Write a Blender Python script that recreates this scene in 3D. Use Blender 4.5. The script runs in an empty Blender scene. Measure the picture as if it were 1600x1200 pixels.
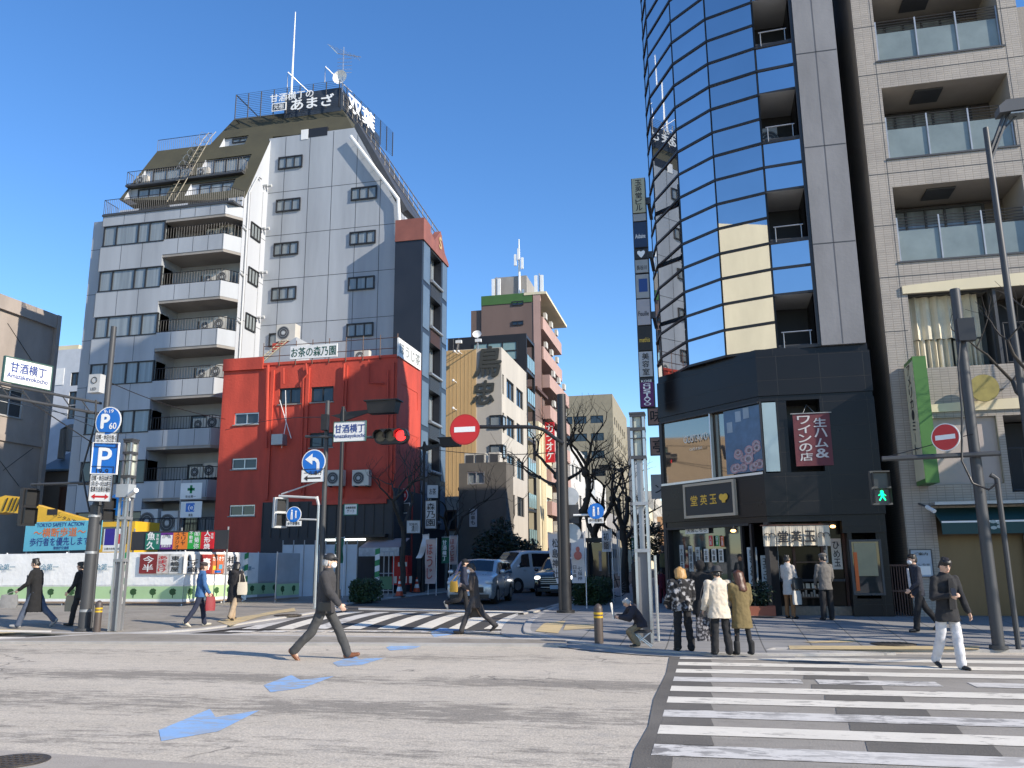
import bpy, bmesh, math, random
from mathutils import Vector, Matrix, noise
rad = math.radians
random.seed(7)
C = bpy.context.scene.collection
# ---------------------------------------------------------------- camera, sky, sun, exposure
FPX, PITCH, YAW, ROLL, CAMH = 1320.0, math.atan(282/1320.0), rad(12.8), rad(0.5), 1.62
AX_F = Vector((-math.sin(YAW)*math.cos(PITCH), math.cos(YAW)*math.cos(PITCH), math.sin(PITCH)))
_r = Vector((math.cos(YAW), math.sin(YAW), 0)); _u = _r.cross(AX_F)
AX_R = _r*math.cos(ROLL) - _u*math.sin(ROLL); AX_U = _u*math.cos(ROLL) + _r*math.sin(ROLL)
cam_d = bpy.data.cameras.new('camera'); cam = bpy.data.objects.new('camera', cam_d); C.objects.link(cam)
cam_d.sensor_width = 36; cam_d.lens = 36*FPX/1600; cam_d.clip_start = 0.1; cam_d.clip_end = 3000
mw = Matrix((AX_R, AX_U, -AX_F)).transposed().to_4x4(); mw.translation = Vector((0, 0, CAMH)); cam.matrix_world = mw
bpy.context.scene.camera = cam
SUN_AZ, SUN_EL = rad(20), rad(29)          # azimuth from +X towards -Y
sdir = Vector((math.cos(SUN_EL)*math.cos(SUN_AZ), -math.cos(SUN_EL)*math.sin(SUN_AZ), math.sin(SUN_EL)))
world = bpy.data.worlds.new("World"); bpy.context.scene.world = world; world.use_nodes = True
wn = world.node_tree.nodes; wl = world.node_tree.links
sky = wn.new('ShaderNodeTexSky'); sky.sky_type = 'NISHITA'; sky.sun_disc = False
sky.sun_elevation = SUN_EL; sky.sun_rotation = rad(90) + SUN_AZ
sky.air_density = 1.0; sky.dust_density = 0.0; sky.ozone_density = 3.0
hs_ = wn.new('ShaderNodeHueSaturation'); hs_.inputs['Saturation'].default_value = 1.22; hs_.inputs['Value'].default_value = 1.38; hs_.inputs['Hue'].default_value = .506
wl.new(sky.outputs[0], hs_.inputs['Color']); wl.new(hs_.outputs[0], wn['Background'].inputs[0]); wn['Background'].inputs[1].default_value = 0.125
sun_d = bpy.data.lights.new('sun', 'SUN'); sun_d.energy = 5.0; sun_d.angle = rad(0.53); sun_d.color = (1, .90, .76)
sun = bpy.data.objects.new('sun', sun_d); C.objects.link(sun); sun.rotation_euler = sdir.to_track_quat('Z', 'Y').to_euler()
vs = bpy.context.scene.view_settings; vs.view_transform = 'Standard'; vs.look = 'None'; vs.gamma = 1; vs.exposure = 0.45
try: vs.use_curve_mapping = False
except Exception: pass
bpy.context.scene.cycles.max_bounces = 8
# ---------------------------------------------------------------- measuring: photograph pixel -> point on a world plane
def ray(u, v): return AX_F + AX_R*((u-800)/FPX) + AX_U*((600-v)/FPX)
O = Vector((0, 0, CAMH))
def onY(u, v, Y): d = ray(u, v); return O + d*(Y/d.y)
def onX(u, v, X): d = ray(u, v); return O + d*(X/d.x)
def onZ(u, v, z=0.): d = ray(u, v); return O + d*((z-CAMH)/d.z)
def F(u, v, Y): p = onY(u, v, Y); return p.x, p.z
def base(y): # ground height: the street climbs gently away from the main road
    t = min(1, max(0, (y-16.5)/6.5)); return .3*t*t*(3-2*t)
def onG(u, v, dz=0.):
    z = dz
    for _ in range(12): p = onZ(u, v, z); z = base(p.y)+dz
    return Vector((p.x, p.y, z))
# ---------------------------------------------------------------- objects
def tag(o, label=None, cat=None, group=None, kind=None):
    if label: o['label'] = label
    if cat: o['category'] = cat
    if group: o['group'] = group
    if kind: o['kind'] = kind
    return o
def thing(name, label, cat, loc=(0, 0, 0), group=None, rz=0):
    o = bpy.data.objects.new(name, None); C.objects.link(o); o.location = loc; o.rotation_euler = (0, 0, rz)
    o.empty_display_size = .2
    return tag(o, label, cat, group)
def root_of(o):
    while o.parent: o = o.parent
    return o
def copy_tree(o, loc, label=None, parent=None):
    c = o.copy(); C.objects.link(c)
    if parent: c.parent = parent
    else: c.location = loc
    if label: c['label'] = label
    for ch in o.children: copy_tree(ch, loc, None, c)
    return c
_tc = {}
def glyphs(s, bold):
    k = s
    if k not in _tc:
        c = bpy.data.curves.new('lettering', 'FONT'); c.body = s; c.resolution_u = 3; c.align_x = 'CENTER'
        c.space_line = .86
        o = bpy.data.objects.new('lettering', c); me = o.to_mesh()
        vs_ = [(v.co.x, v.co.y) for v in me.vertices]; fs = [tuple(p.vertices) for p in me.polygons]
        o.to_mesh_clear(); bpy.data.objects.remove(o); bpy.data.curves.remove(c)
        _tc[k] = (vs_, fs)
    return _tc[k]
class M:
    def __init__(s): s.v = []; s.f = []; s.m = []; s.mats = []
    def slot(s, m):
        if m not in s.mats: s.mats.append(m)
        return s.mats.index(m)
    def add(s, vs, fs, m):
        n = len(s.v); k = s.slot(m); s.v += [tuple(p) for p in vs]
        for f in fs: s.f.append([i+n for i in f]); s.m.append(k)
        return s
    def poly(s, pts, m): return s.add(pts, [range(len(pts))], m)
    def box(s, x0, y0, z0, x1, y1, z1, m):
        x0, x1 = sorted((x0, x1)); y0, y1 = sorted((y0, y1)); z0, z1 = sorted((z0, z1))
        return s.add([(x0,y0,z0),(x1,y0,z0),(x1,y1,z0),(x0,y1,z0),(x0,y0,z1),(x1,y0,z1),(x1,y1,z1),(x0,y1,z1)],
                     [(3,2,1,0),(4,5,6,7),(0,1,5,4),(1,2,6,5),(2,3,7,6),(3,0,4,7)], m)
    def obox(s, c, r, f, hx, hy, z0, z1, m):   # upright box round c with right vector r and forward vector f
        r = Vector(r).normalized(); f = Vector(f).normalized(); c = Vector((c[0], c[1], 0)); pts = []
        for z in (z0, z1):
            for a, b in ((-1,-1),(1,-1),(1,1),(-1,1)):
                p = c + r*(a*hx) + f*(b*hy); pts.append((p.x, p.y, z))
        return s.add(pts, [(3,2,1,0),(4,5,6,7),(0,1,5,4),(1,2,6,5),(2,3,7,6),(3,0,4,7)], m)
    def prism(s, pts, vec, m):
        n = len(pts); a = [Vector(p) for p in pts]; vec = Vector(vec); b = [p+vec for p in a]
        fs = [list(range(n)), list(range(2*n-1, n-1, -1))] + [(i, i+n, (i+1) % n+n, (i+1) % n) for i in range(n)]
        return s.add(a+b, fs, m)
    def cyl(s, p0, p1, r0, r1=None, m=None, n=12, caps=True):
        return s.tube([p0, p1], [r0, r0 if r1 is None else r1], m, n, caps)
    def tube(s, pts, r, m, n=8, caps=True):
        pts = [Vector(p) for p in pts]
        if not isinstance(r, (list, tuple)): r = [r]*len(pts)
        vs = []; fs = []; ref = None
        for i, p in enumerate(pts):
            t = (pts[min(i+1, len(pts)-1)] - pts[max(i-1, 0)])
            if t.length < 1e-9: t = Vector((0, 0, 1))
            t.normalize()
            if ref is None: ref = t.orthogonal().normalized()
            a = (ref - t*ref.dot(t));
            if a.length < 1e-6: a = t.orthogonal()
            a.normalize(); ref = a; b = t.cross(a)
            for k in range(n):
                w = 2*math.pi*(k+.5)/n; vs.append(p + (a*math.cos(w)+b*math.sin(w))*r[i])
        for i in range(len(pts)-1):
            for k in range(n):
                q = (k+1) % n; fs.append((i*n+k, i*n+q, (i+1)*n+q, (i+1)*n+k))
        if caps: fs += [tuple(range(n-1, -1, -1)), tuple((len(pts)-1)*n+k for k in range(n))]
        return s.add(vs, fs, m)
    def ball(s, c, r, m, nu=14, nv=9, rot=None):
        if not isinstance(r, (list, tuple)): r = (r, r, r)
        vs = []; fs = []; c = Vector(c)
        for j in range(nv+1):
            t = math.pi*j/nv
            for i in range(nu):
                w = 2*math.pi*i/nu; p = Vector((r[0]*math.sin(t)*math.cos(w), r[1]*math.sin(t)*math.sin(w), r[2]*math.cos(t)))
                if rot is not None: p = rot @ p
                vs.append(c+p)
        for j in range(nv):
            for i in range(nu):
                q = (i+1) % nu; fs.append((j*nu+i, (j+1)*nu+i, (j+1)*nu+q, j*nu+q))
        return s.add(vs, fs, m)
    def loft(s, rings, m, caps=True):
        n = len(rings[0]); vs = [p for r in rings for p in r]; fs = []
        for i in range(len(rings)-1):
            for k in range(n):
                q = (k+1) % n; fs.append((i*n+k, i*n+q, (i+1)*n+q, (i+1)*n+k))
        if caps: fs += [tuple(range(n-1, -1, -1)), tuple((len(rings)-1)*n+k for k in range(n))]
        return s.add(vs, fs, m)
    def disc(s, c, n, r, th, m, seg=28):
        n = Vector(n).normalized(); c = Vector(c); return s.tube([c, c+n*th], r, m, seg)
    def text(s, t, c, right, up, w, h, m, bold=.012, lift=.004, keep=False):
        # lettering laid on a plane: centre c, box w x h; keep = same scale both ways
        vs, fs = glyphs(t, bold)
        if not vs: return s
        x0 = min(p[0] for p in vs); x1 = max(p[0] for p in vs); y0 = min(p[1] for p in vs); y1 = max(p[1] for p in vs)
        sx = w/max(1e-6, x1-x0); sy = h/max(1e-6, y1-y0)
        if keep: sx = sy = min(sx, sy)
        right = Vector(right).normalized(); up = Vector(up).normalized(); nrm = right.cross(up); c = Vector(c)
        for i, (dx, dy) in enumerate(((0, 0), (-1, 0), (1, 0), (0, 1), (0, -1)) if bold >= .01 else ((0, 0),)):
            s.add([c + right*((p[0]-(x0+x1)/2+dx*bold*.9)*sx) + up*((p[1]-(y0+y1)/2+dy*bold*.7)*sy) + nrm*(lift+i*.0004) for p in vs], fs, m)
        return s
    def vtext(s, t, c, right, up, w, h, m, bold=.012, lift=.004):
        n = len(t); up = Vector(up).normalized(); c = Vector(c); k = h/n
        for i, ch in enumerate(t):
            if ch in 'ー-ー〜':
                s.add([c + up*((n/2-i-.5)*k + dy*k*.4) + Vector(right)*dx*w*.06 + Vector(right).cross(up)*lift for dx, dy in ((-1,-1),(1,-1),(1,1),(-1,1))], [(0,1,2,3)], m)
            elif ch != ' ': s.text(ch, c + up*((n/2-i-.5)*k), right, up, w, k*.86, m, bold, lift, keep=ch in '・っャュョッィ')
        return s
    def build(s, name, parent=None, smooth=None, kind=None, label=None, cat=None, group=None):
        me = bpy.data.meshes.new(name); L = Vector((0, 0, 0))
        if parent is not None: L = root_of(parent).location
        me.from_pydata([Vector(p)-L for p in s.v], [], s.f)
        for m in s.mats: me.materials.append(m)
        me.polygons.foreach_set('material_index', s.m); me.update()
        if smooth is not None: me.shade_smooth(); me.set_sharp_from_angle(angle=rad(smooth))
        o = bpy.data.objects.new(name, me); C.objects.link(o)
        if parent is not None: o.parent = parent
        return tag(o, label, cat, group, kind)
def S(o, kind='structure', label=None, cat=None): return tag(o, label, cat, None, kind)
# ---------------------------------------------------------------- materials
def mat(name, col, rough=.6, metal=0., var=.12, scale=1.5, bump=0., bscale=30., streak=0., spec=.5, emit=0., ecol=None, coat=0.):
    m = bpy.data.materials.new(name); m.use_nodes = True; nt = m.node_tree; b = nt.nodes['Principled BSDF']; L = nt.links
    b.inputs['Roughness'].default_value = rough; b.inputs['Metallic'].default_value = metal
    b.inputs['Specular IOR Level'].default_value = spec; b.inputs['Coat Weight'].default_value = coat
    c4 = (*col, 1); b.inputs['Base Color'].default_value = c4
    tc = nt.nodes.new('ShaderNodeNewGeometry')
    if var > 0:
        n = nt.nodes.new('ShaderNodeTexNoise'); n.inputs['Scale'].default_value = scale; n.inputs['Detail'].default_value = 6; n.inputs['Roughness'].default_value = .6
        mp = nt.nodes.new('ShaderNodeMapping'); L.new(tc.outputs['Position'], mp.inputs[0]); L.new(mp.outputs[0], n.inputs['Vector'])
        if streak: mp.inputs['Scale'].default_value = (1, 1, streak)
        r = nt.nodes.new('ShaderNodeMapRange'); r.inputs[1].default_value = .28; r.inputs[2].default_value = .72
        r.inputs[3].default_value = 1-var; r.inputs[4].default_value = 1+var*.6
        L.new(n.outputs[0], r.inputs[0])
        x = nt.nodes.new('ShaderNodeMix'); x.data_type = 'RGBA'; x.blend_type = 'MULTIPLY'; x.inputs[0].default_value = 1
        x.inputs[6].default_value = c4; L.new(r.outputs[0], x.inputs[7]); L.new(x.outputs[2], b.inputs['Base Color'])
        r2 = nt.nodes.new('ShaderNodeMapRange'); r2.inputs[3].default_value = max(0, rough-.08*(rough > .1)); r2.inputs[4].default_value = min(1, rough+.08*(rough > .1))
        L.new(n.outputs[0], r2.inputs[0]); L.new(r2.outputs[0], b.inputs['Roughness'])
    if bump > 0:
        n2 = nt.nodes.new('ShaderNodeTexNoise'); n2.inputs['Scale'].default_value = bscale; n2.inputs['Detail'].default_value = 4
        L.new(tc.outputs['Position'], n2.inputs['Vector'])
        bp = nt.nodes.new('ShaderNodeBump'); bp.inputs['Strength'].default_value = bump; bp.inputs['Distance'].default_value = .02
        L.new(n2.outputs[0], bp.inputs['Height']); L.new(bp.outputs[0], b.inputs['Normal'])
    if emit: b.inputs['Emission Color'].default_value = (*(ecol or col), 1); b.inputs['Emission Strength'].default_value = emit
    return m
def brick_mat(name, col, mortar, bw, bh, gap=.006, rough=.6, axis='xz', var=.25):
    m = mat(name, col, rough, var=.15, scale=.8); nt = m.node_tree; L = nt.links; b = nt.nodes['Principled BSDF']
    g = nt.nodes.new('ShaderNodeNewGeometry'); sp = nt.nodes.new('ShaderNodeSeparateXYZ'); cb = nt.nodes.new('ShaderNodeCombineXYZ')
    L.new(g.outputs['Position'], sp.inputs[0])
    ad = nt.nodes.new('ShaderNodeMath'); ad.operation = 'ADD'; L.new(sp.outputs[0], ad.inputs[0]); L.new(sp.outputs[1], ad.inputs[1])
    if axis == 'xy': L.new(sp.outputs[0], cb.inputs[0]); L.new(sp.outputs[1], cb.inputs[1])
    else: L.new(ad.outputs[0], cb.inputs[0]); L.new(sp.outputs[2], cb.inputs[1])
    t = nt.nodes.new('ShaderNodeTexBrick'); t.offset = .5 if axis != 'grid' else 0; t.inputs['Scale'].default_value = 1; t.inputs['Brick Width'].default_value = bw
    if axis in ('grid', 'xy'): t.offset = 0
    t.inputs['Row Height'].default_value = bh; t.inputs['Mortar Size'].default_value = gap; t.inputs['Mortar Smooth'].default_value = .2
    t.inputs['Color1'].default_value = (*[c*(1-var*.4) for c in col], 1); t.inputs['Color2'].default_value = (*[c*(1+var*.4) for c in col], 1)
    t.inputs['Mortar'].default_value = (*mortar, 1); L.new(cb.outputs[0], t.inputs['Vector'])
    mx = [n for n in nt.nodes if n.type == 'MIX'][0]; L.new(t.outputs['Color'], mx.inputs[6])
    bp = nt.nodes.new('ShaderNodeBump'); bp.inputs['Strength'].default_value = .5; bp.inputs['Distance'].default_value = .01; bp.invert = True
    L.new(t.outputs['Fac'], bp.inputs['Height']); L.new(bp.outputs[0], b.inputs['Normal'])
    return m
K = {}
def k(name, *a, **kw):
    if name not in K: K[name] = mat(name, *a, **kw)
    return K[name]
panel = mat('pale_grey_panel', (.365, .39, .42), .55, var=.26, scale=.5, streak=.12)
panel_w = mat('white_grey_panel', (.47, .49, .52), .55, var=.12, scale=.5, streak=.15)
seam = mat('dark_seam', (.06, .065, .07), .8, var=0)
olive = mat('olive_roof', (.060, .056, .034), .9, var=.2, scale=.8, bump=.3)
redw = mat('red_stucco', (.50, .064, .038), .75, var=.34, scale=.9, bump=.6, bscale=9, streak=.3)
black = mat('black_metal', (.018, .018, .020), .45, var=.1)
dkgrey = mat('dark_grey_paint', (.05, .052, .056), .5, var=.15)
charcoal = mat('charcoal_wall', (.030, .031, .035), .6, var=.2)
steel = mat('galvanised_steel', (.38, .39, .40), .45, .6, var=.15, scale=4)
ltgrey = mat('light_grey_paint', (.45, .46, .46), .5, var=.1)
white = mat('white_paint', (.75, .75, .73), .5, var=.08)
cream = mat('cream_wall', (.66, .58, .40), .7, var=.12, scale=.6, streak=.3)
beige = mat('beige_wall', (.46, .42, .36), .7, var=.14, scale=.6, streak=.3)
ochre = mat('ochre_panel', (.54, .36, .165), .7, var=.12, scale=.5, streak=.15)
concrete = mat('concrete', (.28, .26, .235), .85, var=.2, scale=.7, bump=.25, streak=.4)
glass_dk = mat('dark_glass', (.020, .026, .032), .04, var=0, spec=.8)
glass_cur = mat('curtained_glass', (.23, .26, .27), .06, var=.35, scale=5, streak=.03, spec=.8)
glass_grn = mat('green_glass', (.22, .33, .33), .12, var=.1, spec=.8)
mirror = mat('blue_mirror_glass', (.62, .64, .67), .012, metal=1., var=.05, scale=.8)
granite = brick_mat('black_granite', (.013, .013, .015), (.035, .033, .03), 1.05, .62, .006, .3, 'grid', .3); granite.node_tree.nodes['Principled BSDF'].inputs['Specular IOR Level'].default_value = .25
tileA = brick_mat('beige_tile', (.36, .32, .275), (.23, .205, .175), .19, .062, .007, .5, 'grid', .14)
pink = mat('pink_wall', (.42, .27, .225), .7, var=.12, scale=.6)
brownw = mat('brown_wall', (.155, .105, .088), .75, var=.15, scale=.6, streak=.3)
tan = mat('tan_wall', (.27, .235, .165), .75, var=.14)
green_roof = mat('green_band', (.05, .13, .035), .8)
acm = mat('aircon_casing', (.55, .52, .46), .5, var=.1)
red_sign = mat('red_sign', (.52, .018, .022), .4, var=.05)
blue_sign = mat('blue_sign', (.012, .15, .53), .35, var=.05)
ink = mat('black_ink', (.02, .02, .022), .6, var=0)
whitep = mat('white_lettering', (.8, .8, .78), .5, var=0)
wood_red = mat('dark_wood', (.08, .035, .022), .6)
silver = mat('silver_metal', (.55, .56, .57), .3, .8, var=.06)
# ================================================================ ground, roads, pavements, markings
def asphalt(name, col, dark, worn=.35):
    m = bpy.data.materials.new(name); m.use_nodes = True; nt = m.node_tree; L = nt.links; b = nt.nodes['Principled BSDF']; b.inputs['Roughness'].default_value = .9
    g = nt.nodes.new('ShaderNodeNewGeometry')
    def noi(scale, det=6, mp=(1, 1, 1), rough=.6):
        q = nt.nodes.new('ShaderNodeMapping'); q.inputs['Scale'].default_value = mp; L.new(g.outputs['Position'], q.inputs[0])
        n = nt.nodes.new('ShaderNodeTexNoise'); n.inputs['Scale'].default_value = scale; n.inputs['Detail'].default_value = det; n.inputs['Roughness'].default_value = rough
        L.new(q.outputs[0], n.inputs['Vector']); return n.outputs[0]
    def rng(x, a, bb, c, d):
        r = nt.nodes.new('ShaderNodeMapRange'); r.inputs[1].default_value = a; r.inputs[2].default_value = bb; r.inputs[3].default_value = c; r.inputs[4].default_value = d
        L.new(x, r.inputs[0]); return r.outputs[0]
    def mth(op, x, y):
        n = nt.nodes.new('ShaderNodeMath'); n.operation = op; n.use_clamp = False
        for i, q in enumerate((x, y)):
            if isinstance(q, (int, float)): n.inputs[i].default_value = q
            else: L.new(q, n.inputs[i])
        return n.outputs[0]
    def mix(f, a, c, mode='MIX'):
        n = nt.nodes.new('ShaderNodeMix'); n.data_type = 'RGBA'; n.blend_type = mode
        if isinstance(f, (int, float)): n.inputs[0].default_value = f
        else: L.new(f, n.inputs[0])
        for i, q in ((6, a), (7, c)):
            if isinstance(q, tuple): n.inputs[i].default_value = (*q, 1)
            else: L.new(q, n.inputs[i])
        return n.outputs[2]
    return m, b, noi, rng, mth, mix, nt, g
# main road: pale worn surface with dark tyre-polished bands along X, cracks
m, b, noi, rng, mth, mix, nt, g = asphalt('worn_asphalt', None, None); road_m = m
sp = nt.nodes.new('ShaderNodeSeparateXYZ'); nt.links.new(g.outputs['Position'], sp.inputs[0]); yy = sp.outputs[1]
big = noi(.5, 5, (.35, 1, 1)); fine = noi(38, 3); mid = noi(3.5, 8, (.6, 1, 1), .7); streak = noi(5.5, 10, (.30, 1.1, 1), .8)
def band(y0, w):
    d = mth('ABSOLUTE', mth('SUBTRACT', mth('ADD', yy, mth('MULTIPLY', mth('SUBTRACT', big, .5), .55)), y0), 0.); return rng(d, w*.25, w, 1., 0.)
bands = mth('MAXIMUM', mth('MAXIMUM', band(9.7, 1.0), mth('MULTIPLY', band(12.1, .85), .9)), mth('MAXIMUM', mth('MULTIPLY', band(15.2, .9), .6), mth('MULTIPLY', band(7.7, .8), .55)))
wear = rng(mth('ADD', streak, mth('MULTIPLY', mth('MULTIPLY', bands, rng(noi(.55, 4, (.5, 1, 1)), .35, .6, .35, 1)), .25)), .57, .69, 0., 1.)
col = mix(rng(big, .3, .7, 0, 1), (.47, .415, .335), (.545, .485, .40))
col = mix(mth('MULTIPLY', rng(mid, .50, .68, 0, 1), .45), col, (.30, .28, .255))
col = mix(mth('MULTIPLY', wear, .68), col, (.145, .13, .11))
vor = nt.nodes.new('ShaderNodeTexVoronoi'); vor.feature = 'DISTANCE_TO_EDGE'; vor.inputs['Scale'].default_value = .42
wv = nt.nodes.new('ShaderNodeMapping'); wv.inputs['Scale'].default_value = (.6, 1, 1)
ns = nt.nodes.new('ShaderNodeTexNoise'); ns.inputs['Scale'].default_value = 2.2; ns.inputs['Detail'].default_value = 6; nt.links.new(g.outputs['Position'], ns.inputs['Vector'])
addv = nt.nodes.new('ShaderNodeMix'); addv.data_type = 'VECTOR'; addv.inputs[0].default_value = .35
nt.links.new(g.outputs['Position'], addv.inputs[4]); nt.links.new(ns.outputs['Color'], addv.inputs[5]); nt.links.new(addv.outputs[1], wv.inputs[0]); nt.links.new(wv.outputs[0], vor.inputs['Vector'])
crack = mth('MULTIPLY', rng(vor.outputs['Distance'], .0, .006, 1., 0.), rng(noi(.45, 3), .50, .58, 0, 1))
speck = mth('MULTIPLY', rng(noi(11, 6, (.5, 1, 1), .78), .595, .66, 0, 1), rng(noi(.6, 4), .42, .58, .15, 1))
col = mix(mth('MULTIPLY', mth('MAXIMUM', crack, mth('MULTIPLY', speck, .75)), .8), col, (.085, .078, .07))
col = mix(.7, col, mix(rng(fine, .3, .7, 0, 1), (.62, .62, .62), (1.34, 1.34, 1.34)), 'MULTIPLY'); col = mix(.5, col, mix(rng(noi(13, 5), .3, .7, 0, 1), (.82, .82, .82), (1.16, 1.16, 1.16)), 'MULTIPLY')
nt.links.new(col, b.inputs['Base Color'])
bp = nt.nodes.new('ShaderNodeBump'); bp.inputs['Strength'].default_value = .35; bp.inputs['Distance'].default_value = .02; nt.links.new(fine, bp.inputs['Height']); nt.links.new(bp.outputs[0], b.inputs['Normal'])
def plain_asphalt(name, c1, c2, dk, amt=.5):
    m, b, noi, rng, mth, mix, nt, g = asphalt(name, None, None)
    fine = noi(45, 3); col = mix(rng(noi(.7, 6), .35, .65, 0, 1), c1, c2)
    col = mix(mth('MULTIPLY', rng(noi(4, 8, (.7, 1, 1), .72), .52, .7, 0, 1), amt), col, dk)
    col = mix(.5, col, mix(fine, (.6, .6, .6), (1.4, 1.4, 1.4)), 'MULTIPLY'); nt.links.new(col, b.inputs['Base Color'])
    bp = nt.nodes.new('ShaderNodeBump'); bp.inputs['Strength'].default_value = .4; bp.inputs['Distance'].default_value = .02; nt.links.new(fine, bp.inputs['Height']); nt.links.new(bp.outputs[0], b.inputs['Normal'])
    return m
asph_z = plain_asphalt('grey_asphalt', (.25, .228, .195), (.31, .283, .245), (.15, .137, .118), .6)
asph_d = plain_asphalt('dark_asphalt', (.11, .10, .087), (.15, .137, .118), (.07, .064, .056))
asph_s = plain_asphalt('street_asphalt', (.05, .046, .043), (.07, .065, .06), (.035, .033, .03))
walk_l = plain_asphalt('pavement_asphalt', (.23, .205, .17), (.31, .28, .235), (.15, .133, .11), .8)
def paint(name, colr, under, thr=.53, amt=.9):
    m, b, noi, rng, mth, mix, nt, g = asphalt(name, None, None)
    w = rng(noi(5, 9, (.5, 1.3, 1), .72), thr, thr+.05, 0, 1); w = mth('MULTIPLY', w, rng(noi(.45, 3), .40, .58, .25, 1))
    c = mix(rng(noi(1.3, 5), .3, .7, 0, 1), colr, tuple(x*.85 for x in colr)); c = mix(mth('MULTIPLY', w, amt), c, under); c = mix(.25, c, mix(noi(40, 3), (.6, .6, .6), (1.4, 1.4, 1.4)), 'MULTIPLY')
    nt.links.new(c, b.inputs['Base Color']); b.inputs['Roughness'].default_value = .75; return m
zeb_m = paint('worn_white_marking', (.76, .71, .61), (.24, .22, .19), .545)
zebf_m = paint('faded_white_marking', (.66, .63, .58), (.17, .16, .15), .49, .9)
arrow_m = paint('pale_blue_marking', (.27, .45, .72), (.34, .32, .28), .49, .75)
tact_m = paint('yellow_tactile', (.58, .45, .24), (.30, .26, .2), .50, .7)
# paving flags
flag_m = brick_mat('paving_flags', (.26, .255, .25), (.12, .118, .112), .9, .9, .014, .8, 'xy', .16)
kerb_m = mat('kerb_stone', (.42, .40, .37), .85, var=.2, scale=2, bump=.3)
def sheet(name, poly, dz, m, parts=None, **kw):
    bm = bmesh.new(); f = bm.faces.new([bm.verts.new((p[0], p[1], 0)) for p in poly])
    if f.normal.z < 0 or True: bm.normal_update()
    for f in bm.faces:
        if f.normal.z < 0: f.normal_flip()
    if max(p[1] for p in poly) > 16.4 and min(p[1] for p in poly) < 29.6:
        for y in [16.5+i*.65 for i in range(21)]:
            bmesh.ops.bisect_plane(bm, geom=bm.verts[:]+bm.edges[:]+bm.faces[:], plane_co=(0, y, 0), plane_no=(0, 1, 0))
    for v in bm.verts: v.co.z = base(v.co.y)+dz
    me = bpy.data.meshes.new(name); bm.to_mesh(me); bm.free(); me.materials.append(m)
    o = bpy.data.objects.new(name, me); C.objects.link(o); return tag(o, kind='structure', **kw)
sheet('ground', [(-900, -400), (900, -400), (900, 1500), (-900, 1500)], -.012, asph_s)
sheet('main_road', [(-300, 2.2), (300, 2.2), (300, 22), (-7.5, 22), (-8.2, 21.0), (-11.3, 18.6), (-15.8, 17.2), (-300, 17.2)], -.004, road_m)
sheet('near_pavement', [(-300, -30), (300, -30), (300, 5.2), (-2.5, 6.75), (-6.5, 7.0), (-300, 7.6)], 0.0, plain_asphalt('gravelly_edge', (.33, .295, .25), (.40, .36, .31), (.24, .21, .18)))
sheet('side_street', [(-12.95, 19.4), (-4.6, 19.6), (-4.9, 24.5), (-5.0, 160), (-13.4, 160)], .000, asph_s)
sheet('crossing_surface', [(-.62, 5.3), (40, 5.3), (40, 17.6), (3.1, 16.8), (-.78, 16.5)], .002, asph_z)
sheet('road_patch', [(-.66, 5.8), (-.36, 5.8), (-.42, 9), (-.44, 11), (-.60, 16.2), (-.80, 16.3), (-.73, 13.5), (-.76, 11), (-.70, 9.2), (-.74, 8)], .005, asph_d)
GL = lambda px: [tuple(onG(u, v, .02)[:2]) for u, v in px]
RK = [(60, 18.6)]+GL([(1600, 1018), (1400, 1022), (1200, 1024), (1050, 1020), (950, 1012), (880, 1002), (835, 991), (818, 981), (821, 971), (838, 961), (866, 948)])+[(-5.0, 34), (-5.1, 160)]
LK = [(-300, 18.9), (-24, 18.4)]+GL([(-40, 1003), (0, 1001), (150, 993), (293, 984), (400, 969), (500, 957), (545, 944), (600, 936)])+[(-12.6, 36), (-12.9, 160)]
def smooth_line(P, n=4):
    out = []
    for i in range(len(P)-1):
        p0, p1, p2, p3 = (Vector((*P[max(0, min(len(P)-1, j))], 0)) for j in (i-1, i, i+1, i+2))
        if (p2-p1).length > 12: out.append(p1); continue
        for q in range(n):
            t = q/n; out.append(.5*((2*p1)+(p2-p0)*t+(2*p0-5*p1+4*p2-p3)*t*t+(3*p1-p0-3*p2+p3)*t**3))
    out.append(Vector((*P[-1], 0))); return [(p.x, p.y) for p in out]
RKs, LKs = smooth_line(RK), smooth_line(LK)
KH = .05
def kerb(name, line, side, rise):
    mb = M(); pts = []
    for i, p in enumerate(line):
        a = Vector(line[max(0, i-1)]); b2 = Vector(line[min(len(line)-1, i+1)]); t = (b2-a).normalized(); nrm = Vector((-t.y, t.x))*side
        q = Vector(p)+nrm*.17; pts.append((p, (q.x, q.y)))
    rings = []
    for i in range(len(pts)-1):
        seg = max(1, int((Vector(pts[i][0])-Vector(pts[i+1][0])).length/2)) if abs(pts[i][0][1]-23) < 12 else 1
        for s_ in range(seg):
            t = s_/seg; rings.append((Vector(pts[i][0]).lerp(Vector(pts[i+1][0]), t), Vector(pts[i][1]).lerp(Vector(pts[i+1][1]), t)))
    rings.append((Vector(pts[-1][0]), Vector(pts[-1][1])))
    R_ = [[(a.x, a.y, base(a.y)-.05), (a.x, a.y, base(a.y)+rise-.008), (a.x*.9+q.x*.1, a.y*.9+q.y*.1, base(a.y)+rise), (q.x, q.y, base(q.y)+rise), (q.x, q.y, base(q.y)-.05)] for a, q in rings]
    mb.loft(R_, kerb_m, caps=False); return mb.build(name, kind='structure')
def inset(line, side, d):
    out = []
    for i, p in enumerate(line):
        a = Vector(line[max(0, i-1)]); b2 = Vector(line[min(len(line)-1, i+1)]); t = (b2-a).normalized(); q = Vector(p)+Vector((-t.y, t.x))*side*d; out.append((q.x, q.y))
    return out
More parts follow.
